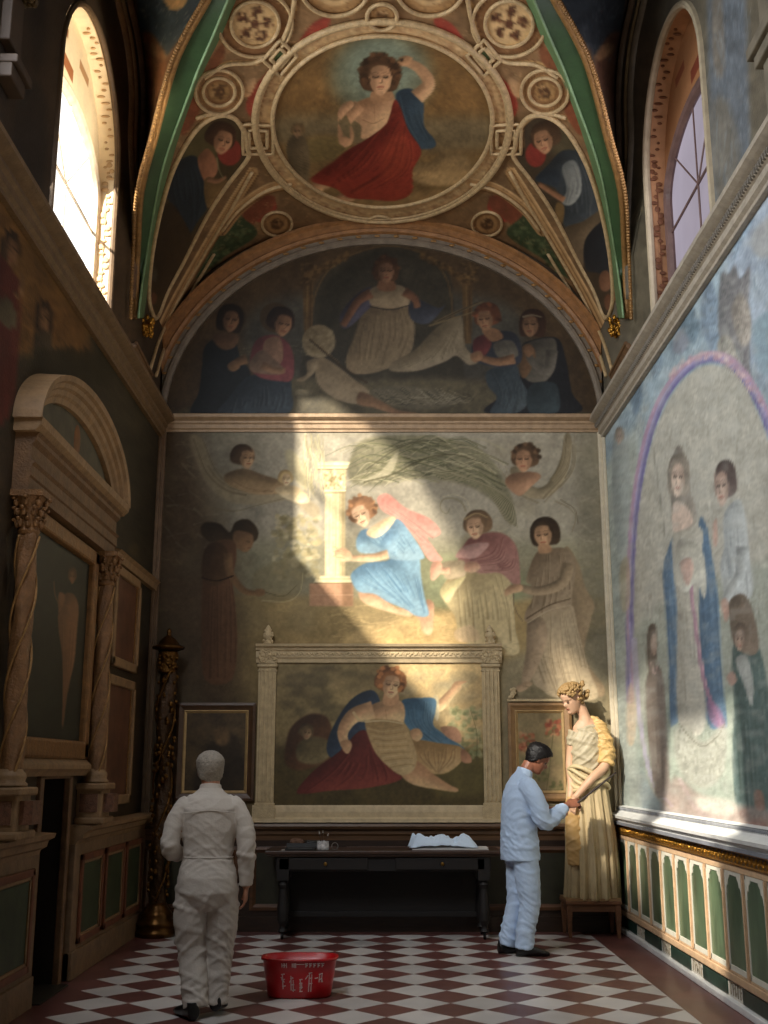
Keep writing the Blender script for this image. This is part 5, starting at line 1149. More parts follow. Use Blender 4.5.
    b.build('corbel', mat('dark_gilt', '4c3c22', .4, .6, nscale=20, namp=.4), nr)
    (MB().box(-W, -W + .07, yb - .1, yb + .12, 6.0, 6.4).box(-W, -W + .13, yb - .1, yb + .2, 5.84, 5.9).box(-W, -W + .1, yb - .1, yb + .16, 5.74, 5.84) if s_ < 0 else MB().box(W, W - .07, yb - .6, yb + .12, 5.25, 6.4).box(W, W - .14, yb - .6, yb + .2, 5.82, 5.9).box(W, W - .11, yb - .6, yb + .16, 5.74, 5.82)).build('pier', mat('pier_l', '3c2c1e', .6, nscale=8) if s_ < 0 else mat('pier_r', '6c6454', .6, nscale=8), nr, bevel=.01)
# roundel painting
tt = np.linspace(0, 2*PI, 200); rr_ = np.linspace(0.0, 1, 80)
PX = 382.5 + 109*np.cos(tt)[:, None]*rr_; PY = 121.5 + 85*np.sin(tt)[:, None]*rr_
G = on_env(PX, PY, .012); o = painted('roundel_painting', G, paint_roundel(), FRESCO_DARK, G_ROUND)
thing(o, 'round ceiling painting of a curly-haired figure in a red robe, arm raised', 'ceiling painting')
el = lambda k: on_env(382.5 + (109 + k)*np.cos(tt[:-1]), 121.5 + (85 + k*.8)*np.sin(tt[:-1]), .02)
ROUNDM = mat('cream_gilt_ring', 'b89c72', .5, nscale=20, namp=.25, bump=.5, bscale=60)
MB().tube(el(1), .022, 8, close=True).tube(el(19), .03, 8, close=True).tube(el(16), .014, 8, close=True).build('frame', ROUNDM, o, smooth=True)
# spandrel figures
def inpoly(px, py, poly):
    r = np.zeros(px.shape, bool); n = len(poly)
    for i in range(n):
        ax, ay = poly[i]; bx, by = poly[(i + 1) % n]
        if ay == by: continue
        c = ((ay > py) != (by > py)) & (px < (bx - ax)*(py - ay)/(by - ay) + ax); r ^= c
    return r
for s_ in (-1, 1):
    q = Paint(PV.x0, PV.y0, PV.x1, PV.y1, '808080', 2.0, 40); q.a = PV.a.copy(); paint_spandrel(q, s_)
    poly = [(153, 315), (149, 296), (152, 256), (160, 214), (171, 176), (184, 148), (200, 126), (218, 116), (234, 118), (244, 132), (247, 148), (248, 158), (228, 184), (207, 216), (184, 261), (168, 291), (158, 316)]
    if s_ > 0: poly = [(762 - x, y) for x, y in poly]
    pl = spline(poly, 5, True); x0, y0 = pl.min(0) - 2; x1, y1 = pl.max(0) + 2
    nX, nY = int((x1 - x0)*1.1), int((y1 - y0)*1.1); PX, PY = np.meshgrid(np.linspace(x0, x1, nX), np.linspace(y0, y1, nY), indexing='ij')
    o = painted('spandrel_painting', on_env(PX, PY, .012), q, FRESCO_DARK, G_ROUND, keep=inpoly(PX, PY, pl).ravel(), flip=True)
    thing(o, 'painted half-length woman with dark hair and blue robe, left vault spandrel' if s_ < 0 else 'painted seated figure in grey-blue looking down, right vault spandrel', 'ceiling painting')
    MB().tube(on_env(pl[:, 0], pl[:, 1], .018), .024, 7, close=True).build('frame', ROUNDM, o, smooth=True)
# relief mouldings of the vault
RL = MB()
for s_ in (-1, 1):
    for L in ([(150, 370), (160, 338), (180, 296), (207, 249), (233, 206), (252, 172)], [(222, 231), (240, 209), (266, 191), (292, 184)], [(156, 376), (166, 344), (187, 300), (214, 254)], [(196, 118), (214, 114), (236, 120), (250, 139)], [(204, 78), (226, 65), (256, 62), (276, 48)], [(300, -40), (296, -10), (290, 22), (282, 42)]):
        q = rows(X_(s_, L), 26); RL.tube(on_env(q[:, 0], q[:, 1], .012), .02, 6)
    for (bx, by, r1, r2) in ((255, 24, 37, 33), (255, 24, 24, 23), (219, 92, 24, 22), (219, 92, 16, 14), (277, 224, 15, 12)):
        tq = np.linspace(0, 2*PI, 40)[:-1]; bx = bx if s_ < 0 else 762 - bx + 2; RL.tube(on_env(bx + r1*np.cos(tq), by + r2*np.sin(tq), .012), .016, 6, close=True)
for s_ in (-1, 1):
    for (bx, by, r1, lz) in ((280, 58, 18, 1), (280, 58, 10, 1), (258, 139, 15, 0), (258, 139, 9, 0)):
        q = [(bx + r1*.95, by - .12*r1), (bx, by + r1), (bx - r1*.95, by + .12*r1), (bx, by - r1)] if lz else [(bx - r1, by - r1), (bx + r1, by - r1*.9), (bx + r1, by + r1), (bx - r1, by + r1)]
        q = np.array(q + q[:1], float); q = np.concatenate([np.linspace(q[i], q[i + 1], 7)[:-1] for i in range(4)]); q = q if s_ < 0 else np.stack([764 - q[:, 0], q[:, 1]], 1); RL.tube(on_env(q[:, 0], q[:, 1], .02), .017, 6, close=True)
for (bx, by, r1, r2) in ((382, 17, 15, 13), (380, 229, 16, 13), (335, -12, 34, 28), (430, -12, 34, 28)):
    tq = np.linspace(0, 2*PI, 40)[:-1]; RL.tube(on_env(bx + r1*np.cos(tq), by + r2*np.sin(tq), .02), .018, 6, close=True)
RL.build('relief_mouldings', ROUNDM, bpy.data.objects['ceiling'], smooth=True)
# ---------------------------------------------------------------- things fixed to the end wall
def bk(px, py, off=0.):          # photo point on the end wall
    q = on_back(px, py, off); return float(q[0]), float(q[2])
def flat_grid(x0, x1, z0, z1, y, nu, nv):
    X, Z = np.meshgrid(np.linspace(x0, x1, nu), np.linspace(z0, z1, nv), indexing='ij'); return np.stack([X, np.full_like(X, y), Z], -1)
def frame_ring(b, x0, x1, z0, z1, w, y, prof):
    """mitred picture frame on a wall facing -y; prof (inset 0..1, protrusion)"""
    for A, Bp in (((x0, z0), (x1, z0)), ((x1, z0), (x1, z1)), ((x1, z1), (x0, z1)), ((x0, z1), (x0, z0))):
        (ax, az), (bx, bz) = A, Bp; V = []
        cx, cz = (x0 + x1)/2, (z0 + z1)/2
        for (px_, pz_) in (A, Bp):
            sx, sz = (1 if px_ < cx else -1), (1 if pz_ < cz else -1)
            V += [(px_ + sx*w*i, y - p, pz_ + sz*w*i) for i, p in prof]
        k = len(prof); b.add(V, [(j, j + 1, k + j + 1, k + j) for j in range(k - 1)])
    return b
# carved frame with the reclining figure
yb = D - .012
xo0, zt = bk(257, 645); xo1, zb = bk(505, 822); xi0, zi1 = bk(277, 663); xi1, zi0 = bk(484, 805)
fr = empty('framed_painting', (0, yb, zb), 'large oil painting of a reclining figure in blue mantle, in a carved cream frame', 'painting')
pc = paint_canvas()
painted('canvas', flat_grid(xi0 - .01, xi1 + .01, zi0 - .01, zi1 + .01, yb - .02, 250, 170), pc, OIL, G_CANVAS, fr)
def pilaster(xa, xb):
    b = MB(); b.box(xa, xb, yb - .05, yb, zb + .16, zi1 + .02); n = 4; wd = (xb - xa)
    for i in range(n): xx = xa + wd*(.16 + .68*i/(n - 1)); b.tube([(xx, yb - .052, zb + .2), (xx, yb - .052, zi1 - .06)], .012, 6)
    b.box(xa - .012, xb + .012, yb - .07, yb, zi1 - .045, zi1 - .015).box(xa - .008, xb + .008, yb - .06, yb, zi1 - .09, zi1 - .075)
    b.box(xa - .02, xb + .02, yb - .075, yb, zb + .02, zb + .15).box(xa - .01, xb + .01, yb - .06, yb, zb + .15, zb + .185)
    return b.build('pilaster', CREAM, fr, bevel=.004)
pilaster(xo0 + .03, xi0); pilaster(xi1, xo1 - .03)
for xc in ((xo0 + xi0)/2 + .015, (xo1 + xi1)/2 - .015):
    b = MB(); rr = random.Random(8); b.box(xc - .085, xc + .085, yb - .07, yb, zi1 - .01, zt - .05)
    for i in range(46): b.blob((xc + rr.uniform(-.085, .085), yb - .07, rr.uniform(zi1, zt - .03)), (.016, .014, .016), 3)
    b.build('capital', CREAM, fr)
    b = MB(); b.lathe([(.045, 0), (.05, .012), (.03, .03), (.03, .05), (.052, .075), (.05, .11), (.03, .13), (.036, .15), (.016, .185), (0.004, .2)], (xc, yb - .055, zt), 12)
    for i in range(14): b.blob((xc + rr.uniform(-.045, .045), yb - .08, zt + rr.uniform(.02, .14)), (.014, .012, .016), 3)
    b.build('finial', CREAM, fr, smooth=True)
b = MB(); h = zt - zi1
prof = [(0, zi1), (.04, zi1), (.045, zi1 + .18*h), (.06, zi1 + .3*h), (.06, zi1 + .62*h), (.08, zi1 + .68*h), (.085, zi1 + .8*h), (.11, zi1 + .86*h), (.12, zt), (0, zt)]
b.sweep(prof, [(xo0, yb, 0), (xo1, yb, 0)], [((0, -1, 0), (0, 0, 1))]*2)
ent = b.build('entablature', CREAM2, fr)
b = MB(); rr = random.Random(9)
for i in range(150): b.blob((xo0 + .1 + (xo1 - xo0 - .2)*i/149, yb - .062, zi1 + .46*h + .012*math.sin(i*1.9)), (.012, .008, .014), 3)
b.build('carved_scroll', CREAM, fr)
b = MB(); prof = [(0, zb), (.09, zb), (.085, zb + .03), (.05, zb + .05), (.05, zb + .1), (.04, zi0 - .02), (.03, zi0), (0, zi0)]
b.sweep(prof, [(xo0, yb, 0), (xo1, yb, 0)], [((0, -1, 0), (0, 0, 1))]*2).build('sill', CREAM2, fr)
# two small framed pictures
WALNUT_FR = mat('walnut_frame', '4a3320', .45, nscale=10, namp=.3, bump=.15); GILT_SLIP = mat('gilt_slip', 'a88a5c', .5, .2, nscale=16, namp=.2)
for (x0, y0, x1, y1, pf, lab, fm) in ((178, 703, 254, 801, paint_small_left, 'small dark framed picture left of the large painting, behind the walking man', WALNUT_FR), (507, 703, 574, 801, paint_small_right, 'small picture of faded red flowers right of the large painting, behind the restorer', mat('light_walnut_frame', '83633e', .5, nscale=10, namp=.25, bump=.15))):
    a0, c1 = bk(x0, y0); a1, c0 = bk(x1, y1)
    t_ = empty('small_painting', ((a0 + a1)/2, yb, c0), lab, 'painting')
    frame_ring(MB(), a0, a1, c0, c1, .075, yb, [(0, 0), (0, .035), (.35, .045), (.7, .03), (1, .022)]).build('frame', fm, t_)
    frame_ring(MB(), a0 + .073, a1 - .073, c0 + .073, c1 - .073, .03, yb, [(0, .024), (.3, .03), (1, .014)]).build('slip', GILT_SLIP, t_)
    painted('canvas', flat_grid(a0 + .09, a1 - .09, c0 + .09, c1 - .09, yb - .012, 80, 90), pf(), OIL, G_CANVAS, t_)
    if x0 > 400:
        rr = random.Random(2); b = MB()
        b.box(a0, a1, yb - .03, yb, c1 + .015, c1 + .04)
        for i in range(16): b.blob((a0 + rr.uniform(.02, .08), yb - .03, c1 + rr.uniform(.05, .14)), (.018, .014, .018), 3)
        b.build('cresting', CREAM, t_)
# dado of the end wall: rail and dark panelling
b = MB(); b.sweep([(0, .86), (.03, .86), (.035, .9), (.05, .92), (.05, .955), (.085, .97), (.1, .995), (.09, 1.02), (0, 1.02)], [(-2.4, D, 0), (2.4, D, 0)], [((0, -1, 0), (0, 0, 1))]*2)
dd = b.build('trim_11', mat('dado_rail', '5e432b', .45, nscale=9, namp=.3, bump=.15, stretch=(.3, 3, 3))); struct(dd)
MB().box(-2.4, 2.4, D - .03, D + .012, 0, .87).box(-2.4, 2.4, D - .05, D, 0, .14).build('panelling', WOOD_D, dd)
xs_ = [-2.35, -1.42, -1.3, -.45, -.35, .5, .6, 1.42, 1.5, 2.3]
for i in range(0, 10, 2):
    b = frame_ring(MB(), xs_[i], xs_[i + 1], .2, .8, .06, D - .03, [(0, 0), (0, .02), (.5, .028), (1, .004)]); b.build('panel_moulding', WOOD_M, dd)
    MB().box(xs_[i] + .06, xs_[i + 1] - .06, D - .036, D - .028, .26, .74).build('panel', mat('dado_panel_green', '2c2a1c', .45, nscale=7, namp=.35), dd)
# ---------------------------------------------------------------- right wall dado
b = MB(); b.sweep([(0, 1.05), (.09, 1.05), (.1, 1.075), (.12, 1.085), (.125, 1.11), (.07, 1.135), (.05, 1.15), (.05, 1.19), (0, 1.2)], [(W, 2.0, 0), (W, D, 0)], [((-1, 0, 0), (0, 0, 1))]*2)
rd = b.build('trim_12', WHITE); struct(rd)
b = MB()        # key pattern on the upright of the ledge
for i in range(150):
    y = 5.6 + i*.039; x = W - .0525
    b.box(x, x + .004, y, y + .005, 1.153, 1.187).box(x, x + .004, y, y + .03, 1.182, 1.187).box(x, x + .004, y + .025, y + .03, 1.160, 1.187).box(x, x + .004, y + .012, y + .03, 1.160, 1.165).box(x, x + .004, y + .012, y + .017, 1.160, 1.176)
b.build('key_pattern', mat('grey_key_inlay', '8a8c90', .5), rd)
MB().box(W - .105, W, 2, D, 1.025, 1.05).build('shadow_gap', mat('grey_blue_fillet', '74767c', .5, nscale=6), rd)
b = MB().box(W - .06, W, 2, D, .93, 1.025)
rr = random.Random(12)
gb = b.build('gilt_band_ground', mat('dark_gilt_ground', '5c4420', .45, .3, nscale=20, namp=.3), rd)
b = MB().tube([(W - .065, 2, 1.018), (W - .065, D, 1.018)], .008, 6).tube([(W - .065, 2, .935), (W - .065, D, .935)], .008, 6)
for i in range(300): b.blob((W - .062, 3.1 + i*.028, .975 + .012*math.sin(i*2.1)), (.008, .012, .022), 3)
b.build('gilt_ornament', GOLD, rd)
MB().box(W - .03, W + .012, 2, D, 0, .95).build('backing', PINKCREAM, rd)
MB().box(W - .06, W, 2, D, .88, .93).box(W - .065, W, 2, D, .17, .22).box(W - .055, W, 2, D, .22, .24).build('rail', PINKCREAM, rd, bevel=.006)
y1 = D - .03; k = 0; pit = .437
while y1 - pit > 2.4:
    y0 = y1 - pit
    MB().box(W - .05, W - .02, y0 + .06, y1 - .03, .25, .87).build('panel', GREENPANEL, rd)
    b = MB().box(W - .062, W - .02, y0 - .012, y0 + .02, .24, .88).tube([(W - .066, y0 + .004, .24), (W - .066, y0 + .004, .88)], .008, 6); b.build('mullion', PINKCREAM, rd)
    b = MB().box(W - .056, W - .02, y0 + .045, y0 + .065, .24, .88).box(W - .056, W - .02, y1 - .035, y1 - .018, .24, .88).box(W - .056, W - .02, y0 + .05, y1 - .02, .24, .275)
    for s_, yy in ((1, y0 + .062), (-1, y1 - .032)):      # cusped arch corners
        q = [(yy, .87), (yy, .735), (yy + s_*.012, .73), (yy + s_*.018, .765), (yy + s_*.035, .79), (yy + s_*.05, .785), (yy + s_*.06, .82), (yy + s_*.09, .84), (yy + s_*.10, .87)]
        n = len(q); b.add([(W - .055, a, c) for a, c in q] + [(W - .03, a, c) for a, c in q], [tuple(range(n))] + [(i, (i + 1) % n, n + (i + 1) % n, n + i) for i in range(n)])
    b.box(W - .056, W - .02, y0 + .06, y1 - .02, .855, .885)
    b.build('arched_frame', mat('pale_grey_tracery', 'c6c2b2', .5, nscale=10, namp=.12), rd)
    y1 = y0; k += 1
MB().box(W - .075, W, 2, D, 0, .05).build('skirting', WHITE, rd, bevel=.008)
MB().box(W - .04, W, 2, D, .05, .17).build('plinth_ground', mat('pale_plinth', 'c4beb2', .5, nscale=9, namp=.12), rd)
y1 = D - .06; i = 0
while y1 > 2.6:
    L_ = .62 if i % 2 == 0 else .30
    if i % 2 == 0: MB().box(W - .05, W - .02, y1 - L_ + .02, y1 - .02, .06, .155).build('plinth_panel', DARKGREEN, rd)
    else:
        b = MB()
        for q in range(5): yy = y1 - .04 - q*.052; b.box(W - .046, W - .03, yy - .012, yy, .07, .15).box(W - .046, W - .03, yy - .03, yy, .14 - .025*(q % 3), .15 - .025*(q % 3))
        b.build('plinth_carving', mat('plinth_carving', '8f8674', .6), rd)
    y1 -= L_; i += 1
# ---------------------------------------------------------------- left wall dado, panels, doorway
b = MB(); prof = [(0, .98), (.05, .98), (.06, 1.01), (.1, 1.03), (.11, 1.07), (.15, 1.09), (.16, 1.12), (0, 1.13)]
b.sweep(prof, [(-W, 8.86, 0), (-W, D, 0)], [((1, 0, 0), (0, 0, 1))]*2); b.sweep(prof, [(-W, 2, 0), (-W, 7.93, 0)], [((1, 0, 0), (0, 0, 1))]*2)
ld = b.build('trim_13', STONE_L); struct(ld)
MB().box(-W - .012, -W + .05, 8.86, D, 0, .99).box(-W - .012, -W + .05, 2, 7.93, 0, .99).box(-W, -W + .07, 8.86, D, 0, .2).box(-W, -W + .07, 2, 7.93, 0, .2).build('dado', mat('dado_stone_l', '7a6044', .6, nscale=8, namp=.25, bump=.2), ld, bevel=.006)
for (a, c) in ((9.02, 9.72), (9.80, 10.5), (10.58, 11.25), (6.55, 7.8), (5.1, 6.4)):
    MB().box(-W + .045, -W + .058, a + .07, c - .07, .3, .82).build('panel', DARKGREEN_L, ld)
    x = -W + .05; b = MB()
    for (p, q, r, s_) in ((a, a + .05, .24, .9), (c - .05, c, .24, .9), (a, c, .24, .29), (a, c, .85, .9)): b.box(x, x + .025, p, q, r, s_)
    b.build('panel_frame', RED_ST, ld, bevel=.006); b = MB()
    for (p, q, r, s_) in ((a + .05, a + .075, .29, .85), (c - .075, c - .05, .29, .85), (a + .05, c - .05, .29, .31), (a + .05, c - .05, .83, .85)): b.box(x, x + .016, p, q, r, s_)
    b.build('inner_frame', STONE_L, ld)
MB().box(-W + .05, -W + .062, 10.0, 11.2, .05, .17).build('plinth_panel', DARKGREEN_L, ld)
# framed wall panels beyond the altar, and one on this side of it
def wall_panel(a, c, z0, z1, lab):
    t_ = empty('wall_panel', (-W, (a + c)/2, z0), lab, 'panel', None)
    x = -W; b = MB(); w_ = .085
    for (p, q, r, s_) in ((a, a + w_, z0, z1), (c - w_, c, z0, z1), (a, c, z0, z0 + w_), (a, c, z1 - w_, z1)): b.box(x, x + .05, p, q, r, s_)
    b.build('frame', STONE_L, t_, bevel=.012)
    MB().box(x, x + .02, a + w_, c - w_, z0 + w_, z1 - w_).build('field', mat('brown_red_field', '5e3a26', .55, nscale=5, namp=.4), t_)
    MB().box(x, x + .03, a + w_, a + w_ + .03, z0 + w_, z1 - w_).box(x, x + .03, c - w_ - .03, c - w_, z0 + w_, z1 - w_).build('bead', GILT, t_)
wall_panel(9.72, 10.75, 2.44, 3.34, 'upper framed brown panel on left wall between altar and corner')
wall_panel(9.62, 10.72, 1.24, 2.36, 'lower framed brown panel on left wall between altar and corner')
wall_panel(4.6, 6.42, 1.30, 3.42, 'framed panel at left edge, on near side of the altar column')
r_ = MB().sweep([(0, 3.36), (.05, 3.36), (.06, 3.42), (.09, 3.45), (0, 3.47)], [(-W, 9.65, 0), (-W, D - .05, 0)], [((1, 0, 0), (0, 0, 1))]*2).build('trim_14', STONE_L); struct(r_)
# low doorway
b = MB().box(-W - .45, -W - .40, 7.9, 8.8, 0, 1.6); dr = b.build('door_1', mat('dark_door_wood', '100d0a', .5, nscale=6, namp=.4, bump=.1)); struct(dr)
MB().box(-W - .42, -W - .02, 7.95, 8.0, 0, 1.52).box(-W - .42, -W - .02, 8.70, 8.75, 0, 1.52).box(-W - .42, -W - .02, 7.95, 8.75, 1.5, 1.55).build('jamb', DARKPL, dr)
MB().box(-W - .02, -W + .03, 7.93, 8.02, 0, 1.56).box(-W - .02, -W + .03, 8.68, 8.76, 0, 1.56).box(-W - .02, -W + .03, 7.93, 8.76, 1.48, 1.58).build('door_frame', STONE_D, dr, bevel=.008)
MB().box(-W - .42, -W + .1, 8.0, 8.7, -.01, .012).build('threshold', mat('grey_threshold', '2c2a22', .5), dr)
# ---------------------------------------------------------------- altar frame (aedicule) on the left wall
al = empty('altar', (-W, 8.2, 1.1), 'carved altar frame with arched pediment and two spiral-carved columns on left wall', 'altar')
XA = -W; TWIST = mat('carved_column_brown', '7c5836', .5, .1, nscale=16, namp=.3, bump=.5, bscale=60)
def column(yc):
    x = XA + .105; rr = random.Random(int(yc*10))
    sh = MB(); prof = [(.068 - .009*t, 1.50 + 1.54*t) for t in np.linspace(0, 1, 60)]
    sh.lathe(prof, (x, yc, 0), 28, fn=lambda a, z: 1 + .09*math.sin(3*a + 7.5*z) + .04*math.sin(9*a - 24*z))
    cs = sh.build('column', TWIST, al, smooth=True)
    b = MB()
    for k in range(3):
        q = [(x + .072*math.cos(2.2*z*2.2 + k*2.09), yc + .072*math.sin(2.2*z*2.2 + k*2.09), z) for z in np.linspace(1.52, 3.02, 70)]; b.tube(q, .009, 5)
    b.build('spiral_vine', GILT, cs, smooth=True)
    MB().lathe([(.105, 1.44), (.105, 1.46), (.088, 1.475), (.098, 1.50), (.09, 1.525), (.076, 1.535), (.07, 1.55)], (x, yc, 0), 24).build('base', STONE_L, cs, smooth=True)
    b = MB().lathe([(.062, 3.03), (.072, 3.05), (.064, 3.07), (.075, 3.2), (.105, 3.27)], (x, yc, 0), 20); b.box(x - .105, x + .11, yc - .11, yc + .11, 3.27, 3.31)
    for ring, (zz, r0, n_) in enumerate(((3.10, .075, 9), (3.17, .088, 9), (3.235, .10, 8))):
        for j in range(n_):
            a = 2*PI*(j + .5*ring)/n_; b.blob((x + r0*math.cos(a), yc + r0*math.sin(a), zz), (.02, .02, .032), 3); b.blob((x + (r0 + .022)*math.cos(a), yc + (r0 + .022)*math.sin(a), zz + .025), (.016, .016, .014), 3)
    b.build('capital', mat('carved_gilt_capital', '7a5632', .45, .25, nscale=20, namp=.35, bump=.5), cs)
def pedestal(yc, w_=.14):
    b = MB().box(XA, XA + .2, yc - w_, yc + w_, 1.13, 1.44).box(XA, XA + .23, yc - w_ - .04, yc + w_ + .04, 1.39, 1.44).box(XA, XA + .23, yc - w_ - .04, yc + w_ + .04, 1.13, 1.18)
    p = b.build('pedestal', STONE_L, al, bevel=.012)
    MB().box(XA + .2, XA + .28, yc - w_ + .06, yc + w_ - .06, 1.22, 1.36).box(XA + .03, XA + .17, yc - w_ - .008, yc - w_, 1.22, 1.36).build('pedestal_panel', mat('pedestal_scroll', '6a4630', .55, nscale=26, namp=.5, bump=.4), p)
for yc in (7.04, 9.12): column(yc); pedestal(yc)
# frame round the altar picture
b = MB(); xa = XA
for (p, q, r, s_) in ((7.16, 7.26, 1.62, 3.28), (8.84, 8.97, 1.62, 3.28), (7.16, 8.97, 1.62, 1.76), (7.16, 8.97, 3.16, 3.28)): b.box(xa, xa + .08, p, q, r, s_)
b.build('picture_frame', mat('gilt_brown_frame', '7d572f', .45, .25, nscale=14, namp=.3, bump=.3), al, bevel=.02)
MB().sweep([(0, 1.50), (.06, 1.50), (.08, 1.53), (.1, 1.55), (.1, 1.58), (.06, 1.62), (0, 1.62)], [(xa, 7.16, 0), (xa, 9.0, 0)], [((1, 0, 0), (0, 0, 1))]*2).build('picture_ledge', STONE_L, al)
# entablature and arched pediment
ya, yz = 6.9, 9.45
MB().sweep([(0, 3.31), (.11, 3.31), (.11, 3.40), (.122, 3.41), (.122, 3.48), (.14, 3.50), (.11, 3.52), (.11, 3.62), (.14, 3.65), (.14, 3.68), (.16, 3.70), (0, 3.71)], [(xa, ya + .05, 0), (xa, yz - .12, 0)], [((1, 0, 0), (0, 0, 1))]*2).build('entablature', STONE_D, al)
MB().sweep([(0, 3.70), (.14, 3.70), (.16, 3.72), (.18, 3.74), (.19, 3.79), (0, 3.80)], [(xa, ya, 0), (xa, yz, 0)], [((1, 0, 0), (0, 0, 1))]*2).build('cornice', STONE_L, al)
cy_ = (ya + yz)/2; ra = (yz - ya)/2; tt = np.linspace(0.0, PI, 40); rz = .57
pth = np.stack([np.full(40, xa), cy_ - ra*np.cos(tt), 3.78 + rz*np.sin(tt)], 1); nn = np.stack([0*tt, -np.cos(tt)/ra, np.sin(tt)/rz], 1); nn /= np.linalg.norm(nn, axis=1)[:, None]
b = MB(); b.sweep([(0, -.17), (.08, -.17), (.09, -.13), (.11, -.11), (.12, -.075), (.145, -.06), (.155, -.03), (.18, -.015), (.19, .025), (0, .035)], pth, [((1, 0, 0), n_) for n_ in nn]); b.build('pediment', STONE_L, al)
n = 24; V = [(xa + .04, cy_, 3.78)] + [(xa + .04, cy_ - (ra - .15)*math.cos(q), 3.78 + (rz - .14)*math.sin(q)) for q in np.linspace(0, PI, n)]
MB().add(V, [(0, i, i + 1) for i in range(1, n)]).build('tympanum', mat('grey_painted_tympanum', '55503f', .7, nscale=5, namp=.3), al)
MB().blob((xa + .04, cy_ + .05, 4.02), (.008, .09, .13), 8).build('medallion', mat('ochre_medallion', '7a4f28', .6), al)
# the picture inside
ap = empty('altar_painting', (-W + .03, 7.87, 1.76), 'tall dark painting of a pale standing figure inside the altar frame', 'painting')
pa = Paint(20, 490, 112, 770, '252a22', 2.2, 77); pa.mottle(.15, (30, 10, 4)); pa.view(0, 620, .2246)
pa.poly([(258, -20), (268, -80), (295, -120), (330, -112), (350, -60), (345, 30), (330, 190), (300, 320), (282, 470), (276, 460), (280, 320), (275, 150), (262, 60)], '8f6440', sh=.8, r=6); pa.folds([(272, 0), (278, 200), (281, 440)], [(338, 0), (320, 200), (286, 440)], 5, '5a3a22', 'b08458', .8, .5)
pa.poly([(262, -120), (290, -110), (280, -60), (262, -40)], '8f6440', soft=.8); pa.line([(240, -170), (246, -110), (268, -60)], '7a5636', 1.6, 1.4, .8)
pa.view(0, 370, .2246); pa.head(322, 920, 34, '96693f', '5e3f22', sq=.55); pa.view()
Y, Z = np.meshgrid(np.linspace(7.22, 8.88, 110), np.linspace(1.72, 3.2, 150), indexing='ij')
painted('canvas', np.stack([np.full_like(Y, -W + .03), Y, Z], -1), pa, OIL, G_LEFT*1.2, ap)
# ---------------------------------------------------------------- table by the end wall and the things on it
TY0, TY1, TX0, TX1, TZ = 10.86, 11.38, -1.10, 1.13, .80
tb = empty('work_table', ((TX0 + TX1)/2, TY1, 0), 'long dark wooden table with turned legs below the large painting', 'table')
MB().box(TX0, TX1, TY0, TY1, TZ - .035, TZ).box(TX0 + .02, TX1 - .02, TY0 + .015, TY1, TZ - .055, TZ - .035).build('tabletop', mat('table_top_wood', '3a261a', .45, nscale=5, namp=.4, bump=.08, stretch=(1, 8, 8)), tb, bevel=.008)
TW = mat('table_black_wood', '100906', .65, nscale=6, namp=.4, bump=.08, stretch=(1, 6, 6))
MB().box(TX0 + .1, TX1 - .1, TY0 + .05, TY1 - .05, TZ - .19, TZ - .055).build('apron', TW, tb, bevel=.006)
for xc in (-.55, .55):
    d = MB().box(xc - .42, xc + .42, TY0 + .035, TY0 + .06, TZ - .175, TZ - .07).build('drawer', mat('drawer_wood', '150d08', .6, nscale=6, namp=.4, stretch=(1, 6, 6)), tb, bevel=.006)
    MB().lathe([(.004, 0), (.016, .006), (.018, .016), (.008, .024)], (xc + .02, 0, 0), 12, T=lambda x, y, z: (x, TY0 + .035 - z, TZ - .12 + y)).build('drawer_pull', mat('dull_brass', '8a6a34', .35, .9), d, smooth=True)
for xl in (TX0 + .17, TX1 - .17):
    for yl in (TY0 + .09, TY1 - .09):
        prof = [(.03, .06), (.045, .075), (.03, .1), (.028, .12), (.05, .17), (.055, .25), (.045, .36), (.035, .45), (.05, .49), (.035, .52), (.05, .54), (.05, TZ - .17)]
        lg = MB().lathe(prof, (xl, yl, 0), 16).box(xl - .055, xl + .055, yl - .055, yl + .055, TZ - .27, TZ - .06).build('leg', TW, tb, smooth=False)
        MB().lathe([(.001, -.012), (.03, -.012), (.036, -.006), (.036, .006), (.03, .012), (.001, .012)], (0, 0, 0), 14, T=lambda x, y, z: (xl + z, yl + x, .037 + y)).box(xl - .012, xl + .012, yl - .02, yl + .02, .04, .075).build('caster', mat('black_caster', '0c0a09', .4), lg)
MB().box(TX0 + .17, TX1 - .17, TY1 - .11, TY1 - .07, .16, .21).box(TX0 + .15, TX0 + .19, TY0 + .09, TY1 - .09, .16, .2).box(TX1 - .19, TX1 - .15, TY0 + .09, TY1 - .09, .16, .2).build('stretcher', TW, tb, bevel=.006)
MB().box(TX0 + .17, TX1 - .17, TY1 - .085, TY1 - .07, .2, TZ - .06).build('back_board', TW, tb)
def tx(px, y): # world x of photo column px on the table top at depth y
    dep = y*_cp + (TZ - 1.55)*_sp; return (px - 384)/F*dep
